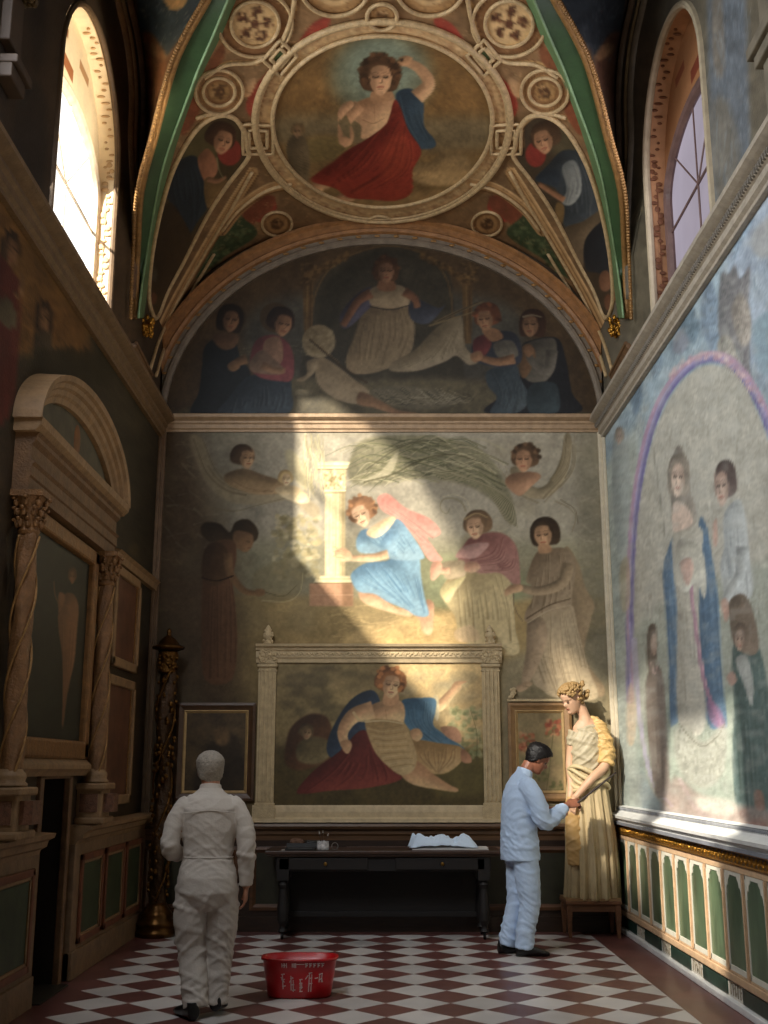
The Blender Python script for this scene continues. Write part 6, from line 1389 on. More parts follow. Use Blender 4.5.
# left group
ya_ = 11.0
x0, x1 = tx(288, ya_), tx(318, ya_)
t_ = empty('open_case', ((x0 + x1)/2, ya_, TZ), 'flat black open case lying at left end of the table', 'case')
MB().box(x0, x1, ya_ - .11, ya_ + .06, TZ, TZ + .018).build('tray', mat('black_leather', '070606', .6, nscale=30, namp=.3, bump=.2), t_, bevel=.004)
MB().box(x0, x1, 0, .010, 0, .2, T=lambda x, y, z: (x, ya_ + .06 + y + z*.1, TZ + .006 + z*.25)).build('lid', mat('black_leather'), t_, bevel=.003)
MB().box(x0 + .03, x1 - .03, ya_ - .08, ya_ - .07, TZ + .018, TZ + .022).build('clasp', mat('steel_clasp', '8a8a88', .3, .9), t_)
t_ = MB().box(0, .1, 0, .07, 0, .004, T=lambda x, y, z: (tx(284, 10.98) + x*.9 + y*.2, 10.93 + y - x*.25, TZ + z)).box(0, .1, 0, .07, .004, .007, T=lambda x, y, z: (tx(284, 10.98) + x*.85 + y*.25, 10.935 + y - x*.2, TZ + z)).build('folded_paper', mat('grey_paper', '9a948c', .8), org=(tx(284, 10.98), 10.95, TZ)); thing(t_, 'small folded pale paper left of the black case on the table', 'paper')
b = MB(); b.blob((0, 0, .045), (.075, .05, .048), 9, .12).blob((-.03, .01, .05), (.045, .04, .04), 7, .1); c_ = (tx(299, 11.24), 11.27, TZ)
b.v = [(x + c_[0], y + c_[1], z + c_[2]) for x, y, z in b.v]; t_ = b.build('sponge', mat('brown_sponge', '6a4e3c', .95, nscale=40, namp=.4, bump=.8, bscale=60), smooth=True, org=c_); thing(t_, 'lumpy brown sponge behind the black case on the table', 'sponge')
x0, x1 = tx(309, 11.24), tx(326, 11.24)
t_ = empty('tool_box', ((x0 + x1)/2, 11.24, TZ), 'small black box behind the white jar on the table', 'box'); MB().box(x0, x1, 11.20, 11.33, TZ, TZ + .055).build('body', mat('black_box', '100e0e', .4, nscale=10), t_, bevel=.004); MB().box(x0 - .004, x1 + .004, 11.196, 11.334, TZ + .055, TZ + .07).build('lid', mat('black_box'), t_, bevel=.004)
jx, jy = tx(325, 10.95), 10.95
t_ = empty('brush_jar', (jx, jy, TZ), 'small white patterned jar holding brushes at left part of the table', 'jar')
MB().lathe([(.05, 0), (.058, .004), (.06, .04), (.055, .075), (.058, .082), (.052, .082), (.05, .04), (.045, .01)], (jx, jy, TZ), 20).build('body', mat('white_glaze', 'c8c6c4', .25, nscale=34, namp=.45), t_, smooth=True)
for i, (dx, dy, hh) in enumerate(((-.015, 0, .15), (.02, .01, .13), (.0, -.015, .16))):
    br = MB().tube([(jx + dx*.4, jy + dy*.4, TZ + .012), (jx + dx*2.2, jy + dy*2, TZ + hh)], .005, 6).build('brush', mat('brush_wood', '4a3626', .5), t_); MB().tube([(jx + dx*2.2, jy + dy*2, TZ + hh), (jx + dx*2.5, jy + dy*2.2, TZ + hh + .025)], [.007, .002], 6).build('bristles', mat('pale_bristle', 'b8b0a4', .9), br)
q = [(tx(337, 10.97) + .03*math.cos(t), 10.97 + .012*math.sin(t), TZ + .035 + .032*math.sin(t)) for t in np.linspace(0, 2*PI, 18)[:-1]]
t_ = MB().tube(q, .0035, 6, close=True).tube([(q[0][0], 10.97, TZ + .003), (q[0][0] - .06, 10.97, TZ + .004), q[12]], .0035, 5).build('wire_loop', mat('steel_wire', '9a9894', .35, .9), org=(tx(337, 10.97), 10.97, TZ)); thing(t_, 'small thin wire loop tool right of the white jar', 'tool')
# right group: boards, papers and the crumpled cloth
x0, x1 = tx(414, 10.98), tx(490, 10.98)
t_ = empty('drawing_board', ((x0 + x1)/2, 11.0, TZ), 'flat white board lying under the crumpled cloth on the table', 'board'); MB().box(x0, x1, 10.88, 11.2, TZ, TZ + .014).build('panel', mat('white_board', 'b8b4b0', .6, nscale=6, namp=.08), t_, bevel=.002)
MB().box(x0 - .002, x1 + .002, 10.878, 11.202, TZ, TZ + .006).build('edge', mat('board_edge', '5a4a40', .6), t_)
t_ = MB().box(0, x1 - x0 - .06, 0, .24, 0, .003, T=lambda x, y, z: (x0 + .05 + x + y*.08, 10.9 + y - x*.02, TZ + .016 + z + .002*math.sin(x*9))).box(0, x1 - x0 - .1, 0, .22, .004, .007, T=lambda x, y, z: (x0 + .1 + x, 10.92 + y + x*.03, TZ + .016 + z)).build('paper_sheet', mat('pale_paper', 'cac8c4', .8), org=((x0 + x1)/2, 11.0, TZ + .015)); thing(t_, 'thin stack of pale paper sheets between white board and crumpled cloth', 'paper')
rg = np.random.default_rng(5); nu, nv = 90, 44; u = np.linspace(-1, 1, nu)[:, None]; v = np.linspace(-1, 1, nv)[None]
cx0, cx1 = tx(411, 11.0), tx(479, 11.0)
nz = vnoise(nu, nv, 17, rg) + .55*vnoise(nu, nv, 8, rg) + .3*vnoise(nu, nv, 4, rg); rid = np.abs(vnoise(nu, nv, 13, rg)) + .5*np.abs(vnoise(nu, nv, 6, rg))
edge = np.clip(1.15 - np.abs(u)**4*.9 - np.abs(v)**3*.95, 0.02, 1)
g2 = lambda a, c, wu, wv: np.exp(-((u - a)/wu)**2 - ((v - c)/wv)**2)
Hc = np.clip(1.3 - np.abs(u)**6*1.25 - np.abs(v)**3*1.1, .02, 1)*(.05 + .016*nz + .03*np.abs(vnoise(nu, nv, 22, rg)) + .028*rid + .012*np.abs(vnoise(nu, nv, 5, rg)) + .035*g2(-.62, -.2, .26, .7) + .05*g2(-.86, .2, .07, .3) + .028*g2(-.08, .1, .22, .6) + .035*g2(.66, -.1, .17, .6) - .03*g2(.38, 0, .1, .8))
wob = .1*vnoise(nu, nv, 20, rg); X = (cx0 + cx1)/2 + (cx1 - cx0)/2*(u + .06*vnoise(nu, nv, 12, rg)*np.ones_like(v)); Y = 11.02 + .12*(v + wob)
G = np.stack([X*np.ones_like(v), Y*np.ones_like(u), TZ + .026 + Hc], -1)
t_ = mesh_np('crumpled_cloth', G.reshape(-1, 3), grid_faces(nu, nv), mat('pale_blue_cloth', 'cfe0f0', .85, nscale=12, namp=.06), smooth=True, org=((cx0 + cx1)/2, 11.02, TZ + .025)); thing(t_, 'crumpled pale blue cloth heaped on papers on the table', 'cloth')
sm = t_.modifiers.new('s', 'SOLIDIFY'); sm.thickness = .003
# ---------------------------------------------------------------- red tub
bx_, by_ = -.578, 8.34
tub = empty('plastic_tub', (bx_, by_, 0), 'red plastic tub with white markings standing on the chequered floor', 'tub')
def sup(a, rx, ry, n=3.2):
    c, s_ = math.cos(a), math.sin(a); k = (abs(c)**n + abs(s_)**n)**(-1/n); return rx*c*k, ry*s_*k
N_ = 56; b = MB(); V = []; lev = [(.0, .20, .115), (.012, .222, .135), (.13, .242, .15), (.245, .258, .158), (.25, .272, .17), (.262, .272, .17), (.262, .252, .152), (.13, .232, .14), (.02, .212, .135)]
for z, rx, ry in lev:
    for j in range(N_): x, y = sup(2*PI*j/N_, rx, ry); V.append((bx_ + x, by_ + y, z))
f = [(i*N_ + j, i*N_ + (j + 1) % N_, (i + 1)*N_ + (j + 1) % N_, (i + 1)*N_ + j) for i in range(len(lev) - 1) for j in range(N_)]; f += [tuple(range(N_))[::-1], tuple((len(lev) - 1)*N_ + j for j in range(N_))]
RED = mat('red_plastic', 'b01218', .32, nscale=5, namp=.08, spec=.5); b.add(V, f).build('body', RED, tub, smooth=True)
b = MB()
def tubz(px_, pz_): # front face, px_ in -1..1 across, pz_ height
    pz_ = pz_*.86; rx = .222 + (.258 - .222)*pz_/.245; ry = .135 + (.158 - .135)*pz_/.245; a = -PI/2 + px_*1.02; x, y = sup(a, rx, ry); return (bx_ + x*1.004, by_ + y*1.012 - .002, pz_)
def stroke(L, w_=.0035): b.tube([tubz(*q) for q in L], w_, 4)
for x_ in (-.42, -.36, -.16, -.12):
    stroke([(x_, .245), (x_, .275)]); stroke([(x_ + .05, .242), (x_ + .05, .276)])
stroke([(-.40, .26), (-.33, .26)]); stroke([(-.05, .268), (.16, .268)], .0025)
for x_ in (.2, .3, .4, .5, .6): stroke([(x_, .245), (x_, .272)]); stroke([(x_ - .03, .272), (x_ + .05, .272)]); stroke([(x_, .258), (x_ + .04, .258)])
for x_, z0_, z1_ in ((-.42, .08, .19), (-.2, .07, .18), (-.14, .06, .15), (.06, .06, .15), (.1, .08, .13), (.3, .06, .20), (.36, .06, .19), (.56, .13, .19), (.62, .13, .20)): stroke([(x_, z0_), (x_, z1_)])
for x_, z_ in ((-.45, .19), (-.45, .15), (-.44, .10), (-.22, .16), (-.2, .11), (-.17, .07), (.03, .15), (.03, .12), (.04, .09), (.04, .06), (.28, .20), (.29, .16), (.3, .12), (.44, .16), (.54, .19), (.55, .15)): stroke([(x_, z_), (x_ + .09, z_ + .004)])
stroke([(.2, .155), (.27, .185)]); stroke([(-.46, .17), (-.38, .13)]); stroke([(-.24, .13), (-.16, .17)]); stroke([(.6, .16), (.66, .13)])
b.build('white_markings', mat('worn_white_print', 'b89a94', .6), tub)
# ---------------------------------------------------------------- gilded twisted column in the corner
gx, gy = -2.155, 11.2
gc = empty('gilded_column', (gx, gy, 0), 'tall gilded twisted column with carved vines in the left back corner', 'column')
MB().lathe([(.2, 0), (.2, .05), (.17, .07), (.19, .1), (.19, .13), (.15, .16), (.16, .19), (.13, .23), (.1, .27), (.09, .30)], (gx, gy, 0), 32).build('base', mat('worn_gold_base', '4e3210', .32, .8, nscale=10, namp=.4), gc, smooth=True)
GOLD_D = mat('worn_gold_vine', '5e3e16', .36, .85, nscale=24, namp=.4, bump=.5, bscale=60); GC = mat('dark_gilt_shaft', '3c260e', .42, .5, nscale=16, namp=.5, bump=.6, bscale=40)
cs = [(gx + .016*math.cos(5.2*z), gy + .016*math.sin(5.2*z)) for z in np.linspace(.28, 2.5, 90)]; b = MB(); V = []
zz = np.linspace(.28, 2.5, 90)
for (cx_, cy_2), z in zip(cs, zz):
    for j in range(22): a = 2*PI*j/22; r = .072*(1 + .16*math.sin(2*a + 6*z) + .05*math.sin(7*a + 30*z)); V.append((cx_ + r*math.cos(a), cy_2 + r*math.sin(a), z))
sh = b.add(V, [(i*22 + j, i*22 + (j + 1) % 22, (i + 1)*22 + (j + 1) % 22, (i + 1)*22 + j) for i in range(89) for j in range(22)]).build('shaft', GC, gc, smooth=True)
b = MB(); rr = random.Random(6)
for k in range(2):
    b.tube([(gx + .09*math.cos(4.6*z + k*PI), gy + .09*math.sin(4.6*z + k*PI), z) for z in np.linspace(.32, 2.5, 110)], .010, 6)
for i in range(150):
    z = .35 + 2.1*rr.random(); a = rr.random()*2*PI; r = .085 + .012*rr.random(); b.blob((gx + r*math.cos(a), gy + r*math.sin(a), z), (.014 + .01*rr.random(), .014, .02 + .014*rr.random()), 3)
b.build('vine_carving', GOLD_D, sh, smooth=True)
b = MB().lathe([(.08, 2.48), (.095, 2.5), (.08, 2.53), (.075, 2.6), (.1, 2.68), (.09, 2.71)], (gx, gy, 0), 24)
for i in range(40): z = 2.53 + .16*rr.random(); a = rr.random()*2*PI; b.blob((gx + .09*math.cos(a), gy + .09*math.sin(a), z), (.018, .018, .022), 3)
b.build('capital', GOLD_D, gc, smooth=True)
MB().lathe([(.1, 2.71), (.16, 2.73), (.165, 2.75), (.12, 2.765), (.1, 2.79), (.07, 2.83), (.03, 2.86), (.018, 2.88), (.026, 2.9), (.018, 2.925), (.002, 2.94)], (gx, gy, 0), 28).build('top_plate', mat('worn_gold_base'), gc, smooth=True)
# ---------------------------------------------------------------- low stand under the statue
sx0, sx1, sy0, sy1 = 1.74, 2.27, 11.02, 11.42
st = empty('low_stand', ((sx0 + sx1)/2, (sy0 + sy1)/2, 0), 'low brown wooden stand under the painted statue in the right corner', 'stand')
SW = mat('stand_wood', '6a452c', .5, nscale=6, namp=.3, bump=.1, stretch=(1, 5, 5))
MB().box(sx0, sx1, sy0, sy1, .30, .33).box(sx0 + .01, sx1 - .01, sy0 + .01, sy1 - .01, .29, .30).build('top', SW, st, bevel=.006)
MB().box(sx0 + .03, sx1 - .03, sy0 + .025, sy0 + .045, .235, .29).box(sx0 + .03, sx1 - .03, sy1 - .045, sy1 - .025, .235, .29).box(sx0 + .025, sx0 + .045, sy0 + .03, sy1 - .03, .235, .29).box(sx1 - .045, sx1 - .025, sy0 + .03, sy1 - .03, .235, .29).build('apron', SW, st)
for x in (sx0 + .035, sx1 - .035):
    for y in (sy0 + .035, sy1 - .035): b = MB(); b.add([(x + a*w_, y + c*w_, z) for z, w_ in ((0, .014), (.235, .025), (.29, .025)) for a, c in ((-1, -1), (1, -1), (1, 1), (-1, 1))], [(i*4 + j, i*4 + (j + 1) % 4, i*4 + 4 + (j + 1) % 4, i*4 + 4 + j) for i in range(2) for j in range(4)] + [(3, 2, 1, 0), (8, 9, 10, 11)]); b.build('leg', SW, st)
# ---------------------------------------------------------------- people and the painted statue
def loft(b, rings, n=20, caps=True):
    """rings: (centre, rx, ry, [axis x], [axis y]) - closed tube of ellipses"""
    V = []; k = len(rings)
    for i, r in enumerate(rings):
        c = np.array(r[0], float)
        if len(r) > 3: ax, ay = np.array(r[3], float), np.array(r[4], float)
        else:
            t = np.array(rings[min(i + 1, k - 1)][0], float) - np.array(rings[max(i - 1, 0)][0], float); t /= np.linalg.norm(t)
            ref = np.array([1., 0, 0]) if abs(t[0]) < .9 else np.array([0, 1., 0]); ax = ref - t*(ref @ t); ax /= np.linalg.norm(ax); ay = np.cross(t, ax)
        for j in range(n):
            a = 2*PI*j/n; V.append(c + ax*r[1]*math.cos(a) + ay*r[2]*math.sin(a))
    f = [(i*n + j, i*n + (j + 1) % n, (i + 1)*n + (j + 1) % n, (i + 1)*n + j) for i in range(k - 1) for j in range(n)]
    f += [tuple(range(n))[::-1], tuple((k - 1)*n + j for j in range(n))]
    return b.add(V, f)
def limb(b, pts, rad, n=16, sub=5, squash=1.0):
    p = spline(pts, sub, False); q = np.interp(np.linspace(0, len(rad) - 1, len(p)), np.arange(len(rad)), rad)
    return loft(b, [(c, r, r*squash) for c, r in zip(p, q)], n)
def fuse(b, voxel, smooth=3, fac=.5):
    me = bpy.data.meshes.new('tmp'); me.from_pydata(b.v, [], b.f); me.validate(); bm = bmesh.new(); bm.from_mesh(me); bmesh.ops.recalc_face_normals(bm, faces=bm.faces[:]); bm.to_mesh(me); bm.free()
    o = bpy.data.objects.new('tmp', me); C.objects.link(o)
    r = o.modifiers.new('r', 'REMESH'); r.mode = 'VOXEL'; r.voxel_size = voxel
    if smooth: s_ = o.modifiers.new('s', 'SMOOTH'); s_.iterations = smooth; s_.factor = fac
    dg = bpy.context.evaluated_depsgraph_get(); dg.update(); e = o.evaluated_get(dg); m2 = e.to_mesh()
    V = np.empty(len(m2.vertices)*3, np.float32); m2.vertices.foreach_get('co', V); V = V.reshape(-1, 3)
    Nn = np.empty(len(m2.vertices)*3, np.float32); m2.vertices.foreach_get('normal', Nn); Nn = Nn.reshape(-1, 3)
    F_ = [tuple(p.vertices) for p in m2.polygons]; e.to_mesh_clear(); bpy.data.objects.remove(o); bpy.data.meshes.remove(me)
    return V, Nn, np.array([f for f in F_ if len(f) == 4], np.int32)
def wave(P, k, ph=0.): return np.sin(P @ np.array(k, np.float32) + ph)
def wrinkle(V, N_, amp, zone=None):
    q = V + .03*np.stack([wave(V, (9, 17, 13)), wave(V, (15, 7, 11), 1.), wave(V, (12, 14, 6), 2.)], 1)
    w = .9*(np.maximum(0, wave(q, (30, 12, 58)) - .1)**1.5 + .9*np.maximum(0, wave(q, (-38, 20, 50), 1.) - .2)**1.5 + .7*np.maximum(0, wave(q, (24, -36, -70), 2.) - .3)) + .25*wave(q, (70, 60, 30), .5)*wave(q, (14, 11, 18))
    if zone is not None: w = w*zone
    return V + N_*(amp*w)[:, None]
HT = np.array([0, .08, .2, .3, .38, .46, .52, .6, .75, .88, .96, 1.0])
HW = np.array([.028, .046, .058, .066, .070, .073, .073, .076, .078, .062, .036, .002])
HF = np.array([.070, .090, .086, .086, .086, .088, .083, .094, .091, .066, .036, .002])
HB = np.array([.0, .03, .06, .072, .082, .094, .100, .106, .106, .084, .048, .002])
def head_pts(scale=1.0, nt=30, na=40, grow=0., H=.235, sel=None):
    ts = np.concatenate([np.linspace(0, .9, nt - 6), np.linspace(.92, 1, 6)]); V = []
    for t in ts:
        w, f_, b_ = np.interp(t, HT, HW) + grow, np.interp(t, HT, HF) + grow, np.interp(t, HT, HB) + grow
        for j in range(na):
            a = 2*PI*j/na; s_, c_ = math.sin(a), math.cos(a)      # a = 0 is forward (+y)
            r = f_ if c_ > 0 else b_; x = w*s_; y = r*c_
            if not grow:
                aa = (a + PI) % (2*PI) - PI
                y += .028*math.exp(-(aa/.17)**2)*math.exp(-((t - .40)/.07)**2) + .012*math.exp(-(aa/.15)**2)*math.exp(-((t - .50)/.06)**2)
                y += .007*math.exp(-(aa/.3)**2)*math.exp(-((t - .255)/.035)**2) - .005*math.exp(-(aa/.3)**2)*math.exp(-((t - .17)/.03)**2)
                for e in (-.42, .42): y -= .009*math.exp(-((aa - e)/.22)**2)*math.exp(-((t - .51)/.05)**2)
            V.append((x*scale, y*scale, (t*H + (grow*1.1 if t > .5 else 0))*scale))
    return np.array(V), nt, na
def add_head(b, T, scale=1.0):
    V, nt, na = head_pts(scale); V = T(V)
    f = [(i*na + j, i*na + (j + 1) % na, (i + 1)*na + (j + 1) % na, (i + 1)*na + j) for i in range(nt - 1) for j in range(na)]
    f += [tuple(range(na))[::-1], tuple((nt - 1)*na + j for j in range(na))]; b.add(V, f)
    for s_ in (-1, 1):
        e = np.array([(s_*.076*scale, -.005*scale, .105*scale)]); c = T(e)[0]; q = [T(np.array([(s_*(.072 + .012*k)*scale, (-.012 - .012*k)*scale, (.105 + dz)*scale)]))[0] for k, dz in ((0, 0), (1, .002))]
        loft(b, [(T(np.array([(s_*.078*scale, -.006*scale, (.075 + .06*t)*scale)]))[0], (.005 + .006*math.sin(PI*t))*scale, (.006 + .013*math.sin(PI*t))*scale) for t in np.linspace(.03, .97, 7)], 10)
def hair_shell(T, m, parent, grow, hairline, scale=1.0, jit=.003, org=None):
    V, nt, na = head_pts(scale, 44, 64, grow); ts = np.concatenate([np.linspace(0, .9, 38), np.linspace(.92, 1, 6)])
    a = np.arange(na)*2*PI/na; aa = np.abs((a + PI) % (2*PI) - PI)
    keep = (ts[:, None] > hairline(aa)[None]).ravel(); rg = np.random.default_rng(3)
    V = V + rg.standard_normal(V.shape)*jit
    f = np.array([(i*na + j, i*na + (j + 1) % na, (i + 1)*na + (j + 1) % na, (i + 1)*na + j) for i in range(nt and 43) for j in range(na)]); f = f[keep[f].all(1)]
    o = mesh_np('hair', T(V), f, m, parent, True, org=org); s_ = o.modifiers.new('s', 'SOLIDIFY'); s_.thickness = .012; s_.offset = -1; return o
def add_hand(b, wrist, fwd, back, thumb, curl, L=.18, spread=.0, thumb_in=.4):
    """palm plus five separate bent fingers"""
    w = np.array(wrist, float); f_ = np.array(fwd, float); f_ /= np.linalg.norm(f_); k = np.array(back, float); k -= f_*(k @ f_); k /= np.linalg.norm(k); t_ = np.array(thumb, float); t_ -= f_*(t_ @ f_) + k*(t_ @ k); t_ /= np.linalg.norm(t_)
    s_ = L/.18
    loft(b, [(w - f_*.03*s_, .026*s_, .021*s_, t_, k), (w + f_*.005, .030*s_, .019*s_, t_, k), (w + f_*.045*s_, .040*s_, .016*s_, t_, k), (w + f_*.085*s_, .041*s_, .014*s_, t_, k), (w + f_*.096*s_, .036*s_, .010*s_, t_, k)], 14)
    for i, (off, ln) in enumerate(((.031, .072), (.0105, .080), (-.0105, .075), (-.031, .058))):
        p = w + f_*.088*s_ + t_*off*s_; d = f_ + t_*off*spread*10; d /= np.linalg.norm(d); pts = [p - d*.015]; c = curl[i] if hasattr(curl, '__len__') else curl; ang = 0
        for seg, q in enumerate((.45, .32, .23)):
            ang += c*(.75, 1.0, .7)[seg]; dd = d*math.cos(ang) - k*math.sin(ang); p = p + dd*ln*q*s_; pts.append(p)
        pts = [pts[0], w + f_*.088*s_ + t_*off*s_] + pts[1:]
        q = np.array(pts); b.tube(q, np.array([.0085, .0088, .0082, .0074, .0058])*s_, 8)
    p0 = w + f_*.022*s_ + t_*.026*s_; d1 = t_*.75 + f_*.75 - k*thumb_in*.6; d1 /= np.linalg.norm(d1); d2 = t_*.25 + f_*.95 - k*thumb_in; d2 /= np.linalg.norm(d2)
    b.tube([p0 - d1*.01, p0 + d1*.035*s_, p0 + d1*.045*s_ + d2*.03*s_, p0 + d1*.045*s_ + d2*.055*s_], np.array([.013, .0115, .0095, .0065])*s_, 8)
    return w
def rotz(V, a, o):
    c, s_ = math.cos(a), math.sin(a); V = np.asarray(V, float); return np.stack([o[0] + V[..., 0]*c - V[..., 1]*s_, o[1] + V[..., 0]*s_ + V[..., 1]*c, o[2] + V[..., 2]], -1)
class Figure:
    def __init__(s, name, loc, rz, label, cat, voxel=.0055):
        s.loc, s.rz, s.name, s.label, s.cat, s.vox = np.array(loc, float), rz, name, label, cat, voxel; s.root = None
    def W(s, V): return rotz(V, s.rz, s.loc)
    def part(s, name, b, m, voxel=None, smooth=3, wr=0., zone=None, colors=None, keep=None):
        V, N_, F_ = fuse(b, voxel or s.vox, smooth)
        if wr: V = wrinkle(V, N_, wr, zone(V) if zone else None)
        if keep is not None: k = keep(V); F_ = F_[k[F_].all(1)]
        cc = colors(V) if colors else None
        o = mesh_np(name, s.W(V), F_, m, s.root, True, cc, org=None if s.root is not None else s.loc)
        if s.root is None: s.root = o; thing(o, s.label, s.cat)
        return o
def shoe(b, heel, toe_dir, L=.27, tilt=0.):
    d = np.array([toe_dir[0], toe_dir[1], 0.]); d /= np.linalg.norm(d); n = np.array([-d[1], d[0], 0]); h = np.array(heel, float); R = []
    for t, w, hh in ((-.02, .022, .03), (0, .040, .048), (.2, .042, .05), (.45, .044, .044), (.7, .052, .032), (.88, .044, .024), (1.0, .018, .014)):
        z = tilt*(1 - t)*.12; R.append((h + d*L*t + np.array([0, 0, hh + .004 + z]), w, hh, n, (0, 0, 1)))
    loft(b, R, 16); loft(b, [(h + d*L*.12 + np.array([0, 0, .03 + tilt*.1]), .034, .036), (h + d*L*.13 + np.array([0, 0, .11 + tilt*.1]), .036, .04)], 14)
SKIN_B = mat('brown_skin', '8a5740', .5, nscale=18, namp=.12, bump=.06, bscale=120); SKIN_L = mat('tanned_skin', '9c6a50', .5, nscale=18, namp=.12, bump=.06, bscale=120)
BLACKSHOE = mat('black_shoe_leather', '0d0c0d', .35, nscale=20, namp=.3)
# ---- the restorer in pale blue, bending his head over his work
fg = Figure('person', (1.222, 10.08, 0), math.radians(-78), 'restorer in pale blue shirt and trousers holding a thin stick towards the statue', 'person')
hc = np.array([0.0, .115, 1.555]); tl = math.radians(34)
def TH(V):
    V = np.asarray(V, float); y, z = V[..., 1], V[..., 2] - .02; yaw = math.radians(-6)
    y2 = y*math.cos(tl) + z*math.sin(tl); z2 = -y*math.sin(tl) + z*math.cos(tl); x2 = V[..., 0]*math.cos(yaw) - y2*math.sin(yaw); y3 = V[..., 0]*math.sin(yaw) + y2*math.cos(yaw)
    return np.stack([x2 + hc[0], y3 + hc[1], z2 + hc[2]], -1)
sh_R, el_R, wr_R = (.19, .015, 1.42), (.235, .14, 1.12), (.10, .40, 1.24)
sh_L, el_L, wr_L = (-.19, .03, 1.42), (-.235, .10, 1.13), (-.10, .33, 1.20)
b = MB(); add_head(b, TH, 1.02)
limb(b, [(0, .0, 1.40), (0, .04, 1.50), (0, .10, 1.60)], [.075, .06, .06])
loft(b, [((0, 0, .80), .15, .1), ((0, 0, 1.0), .135, .09), ((0, .0, 1.25), .16, .1), ((0, .0, 1.42), .15, .08), ((0, .01, 1.48), .06, .06)])
for s_ in ((sh_R, el_R, wr_R), (sh_L, el_L, wr_L)): limb(b, [np.array(s_[0])*(.72, 1, 1) - (0, 0, .03), s_[1], s_[2]], [.04, .038, .027])
limb(b, [(.085, 0, .84), (.088, .015, .62), (.085, .03, .42), (.078, -.01, .22), (.078, -.03, .06)], [.075, .065, .05, .04, .03]); limb(b, [(-.085, 0, .84), (-.088, -.01, .62), (-.085, -.03, .42), (-.085, -.09, .22), (-.085, -.125, .06)], [.075, .065, .05, .04, .03])
hd = np.array(wr_R); stick_dir = np.array([-.05, .8, .45]); stick_dir /= np.linalg.norm(stick_dir)
add_hand(b, wr_R, (-.12, .95, .22), (.75, .05, .65), (-.35, .25, .9), (.45, .7, .85, .95), .20, thumb_in=.7)
add_hand(b, wr_L, (.3, .95, -.05), (-.6, .1, .8), (.5, .4, .3), .6, .18)
body = fg.part('person', b, SKIN_B, .0048, 2)
b = MB()       # trousers
loft(b, [((0, -.01, .92), .165, .125), ((0, -.01, .85), .172, .132), ((0, -.005, .78), .172, .13)], 22)
limb(b, [(.085, 0, .84), (.088, .015, .62), (.085, .03, .42), (.078, -.01, .22), (.078, -.03, .065)], [.112, .108, .088, .080, .076], 18)
limb(b, [(-.085, 0, .84), (-.088, -.01, .62), (-.085, -.03, .42), (-.085, -.09, .22), (-.085, -.125, .07)], [.112, .105, .086, .078, .075], 18)
CLOTH_B = mat('pale_blue_cotton', 'bbcfe8', .85, nscale=14, namp=.05, bump=.12, bscale=90)
zl = lambda V: .4 + 1.2*np.exp(-((V[:, 2] - .15)/.12)**2) + .8*np.exp(-((V[:, 2] - .47)/.1)**2) + .6*np.exp(-((V[:, 2] - .74)/.08)**2)
fg.part('trousers', b, CLOTH_B, .0075, 2, .006, zl, keep=lambda V: V[:, 2] > .035)
b = MB()       # long shirt
loft(b, [((0, -.015, .78), .205, .165), ((0, -.015, .84), .205, .165), ((0, -.02, .98), .195, .155), ((0, -.02, 1.15), .195, .15), ((0, -.01, 1.30), .20, .145), ((0, .0, 1.40), .18, .12), ((0, .015, 1.46), .125, .09), ((0, .03, 1.505), .075, .07), ((0, .04, 1.53), .068, .066)], 26)
for (s0, e0, w0), sx in (((sh_R, el_R, wr_R), 1), ((sh_L, el_L, wr_L), -1)):
    s0, e0, w0 = map(np.array, (s0, e0, w0)); limb(b, [s0*(.4, 1, 1) + (0, 0, .0), s0*(.80, 1, 1) + (0, 0, -.02), (s0 + e0)/2 + np.array([sx*.012, -.005, 0]), e0 + (0, -.01, -.015), (e0 + w0)/2 + (0, .0, -.012), w0 - (w0 - e0)*.16], [.055, .086, .080, .072, .062, .047], 18)
zs_ = lambda V: .35 + 1.1*np.exp(-(((V[:, 2] - 1.12)/.08)**2 + ((np.abs(V[:, 0]) - .22)/.09)**2)) + .7*np.exp(-((V[:, 2] - .92)/.1)**2) + .5*(V[:, 1] > .15)
shirt = fg.part('shirt', b, CLOTH_B, .0075, 2, .008, zs_)
b = MB(); loft(b, [((0, .035, 1.485), .083, .078), ((0, .045, 1.53), .074, .071), ((0, .052, 1.548), .071, .069)], 24); fg.part('collar', b, CLOTH_B, .006, 1)
for sx, hx in ((1, (.078, -.10, 0)), (-1, (-.088, -.20, 0))):
    b = MB(); shoe(b, hx, (.12*sx, 1), .285); fg.part('shoe', b, BLACKSHOE, .006, 2)
hl = lambda a: np.interp(a, [0, .55, .85, 1.2, 1.55, 1.8, 2.3, 3.2], [.80, .80, .72, .56, .46, .31, .22, .2])
hair_shell(lambda V: fg.W(TH(V)), mat('black_hair', '070506', .5, nscale=60, namp=.4, bump=.25, bscale=160, stretch=(1, 1, .3), spec=.25), body, .011, hl, 1.02, .0018)
for sx in (-1, 1):
    b = MB().blob((0, 0, 0), (.011, .011, .011), 8); b.v = [tuple(fg.W(TH(np.array([[x + sx*.031, y + .072, z + .122]])))[0]) for x, y, z in b.v]; b.build('eye', mat('dark_eye', '15100e', .2), body, smooth=True, org=fg.loc)
# the stick in his hand
h_ = fg.W(hd[None])[0] + np.array([.10, .02, .025]); e_ = np.array([2.085, 10.12, 1.52]); dv = (e_ - h_)/np.linalg.norm(e_ - h_)
sk_ = MB().tube([h_ - dv*.07, h_ + dv*.2, e_], [.010, .010, .007], 8).build('painting_stick', mat('stick_wood', '24160d', .45, nscale=20), org=h_); thing(sk_, 'thin brown wooden stick held in the restorer\'s hand', 'stick')
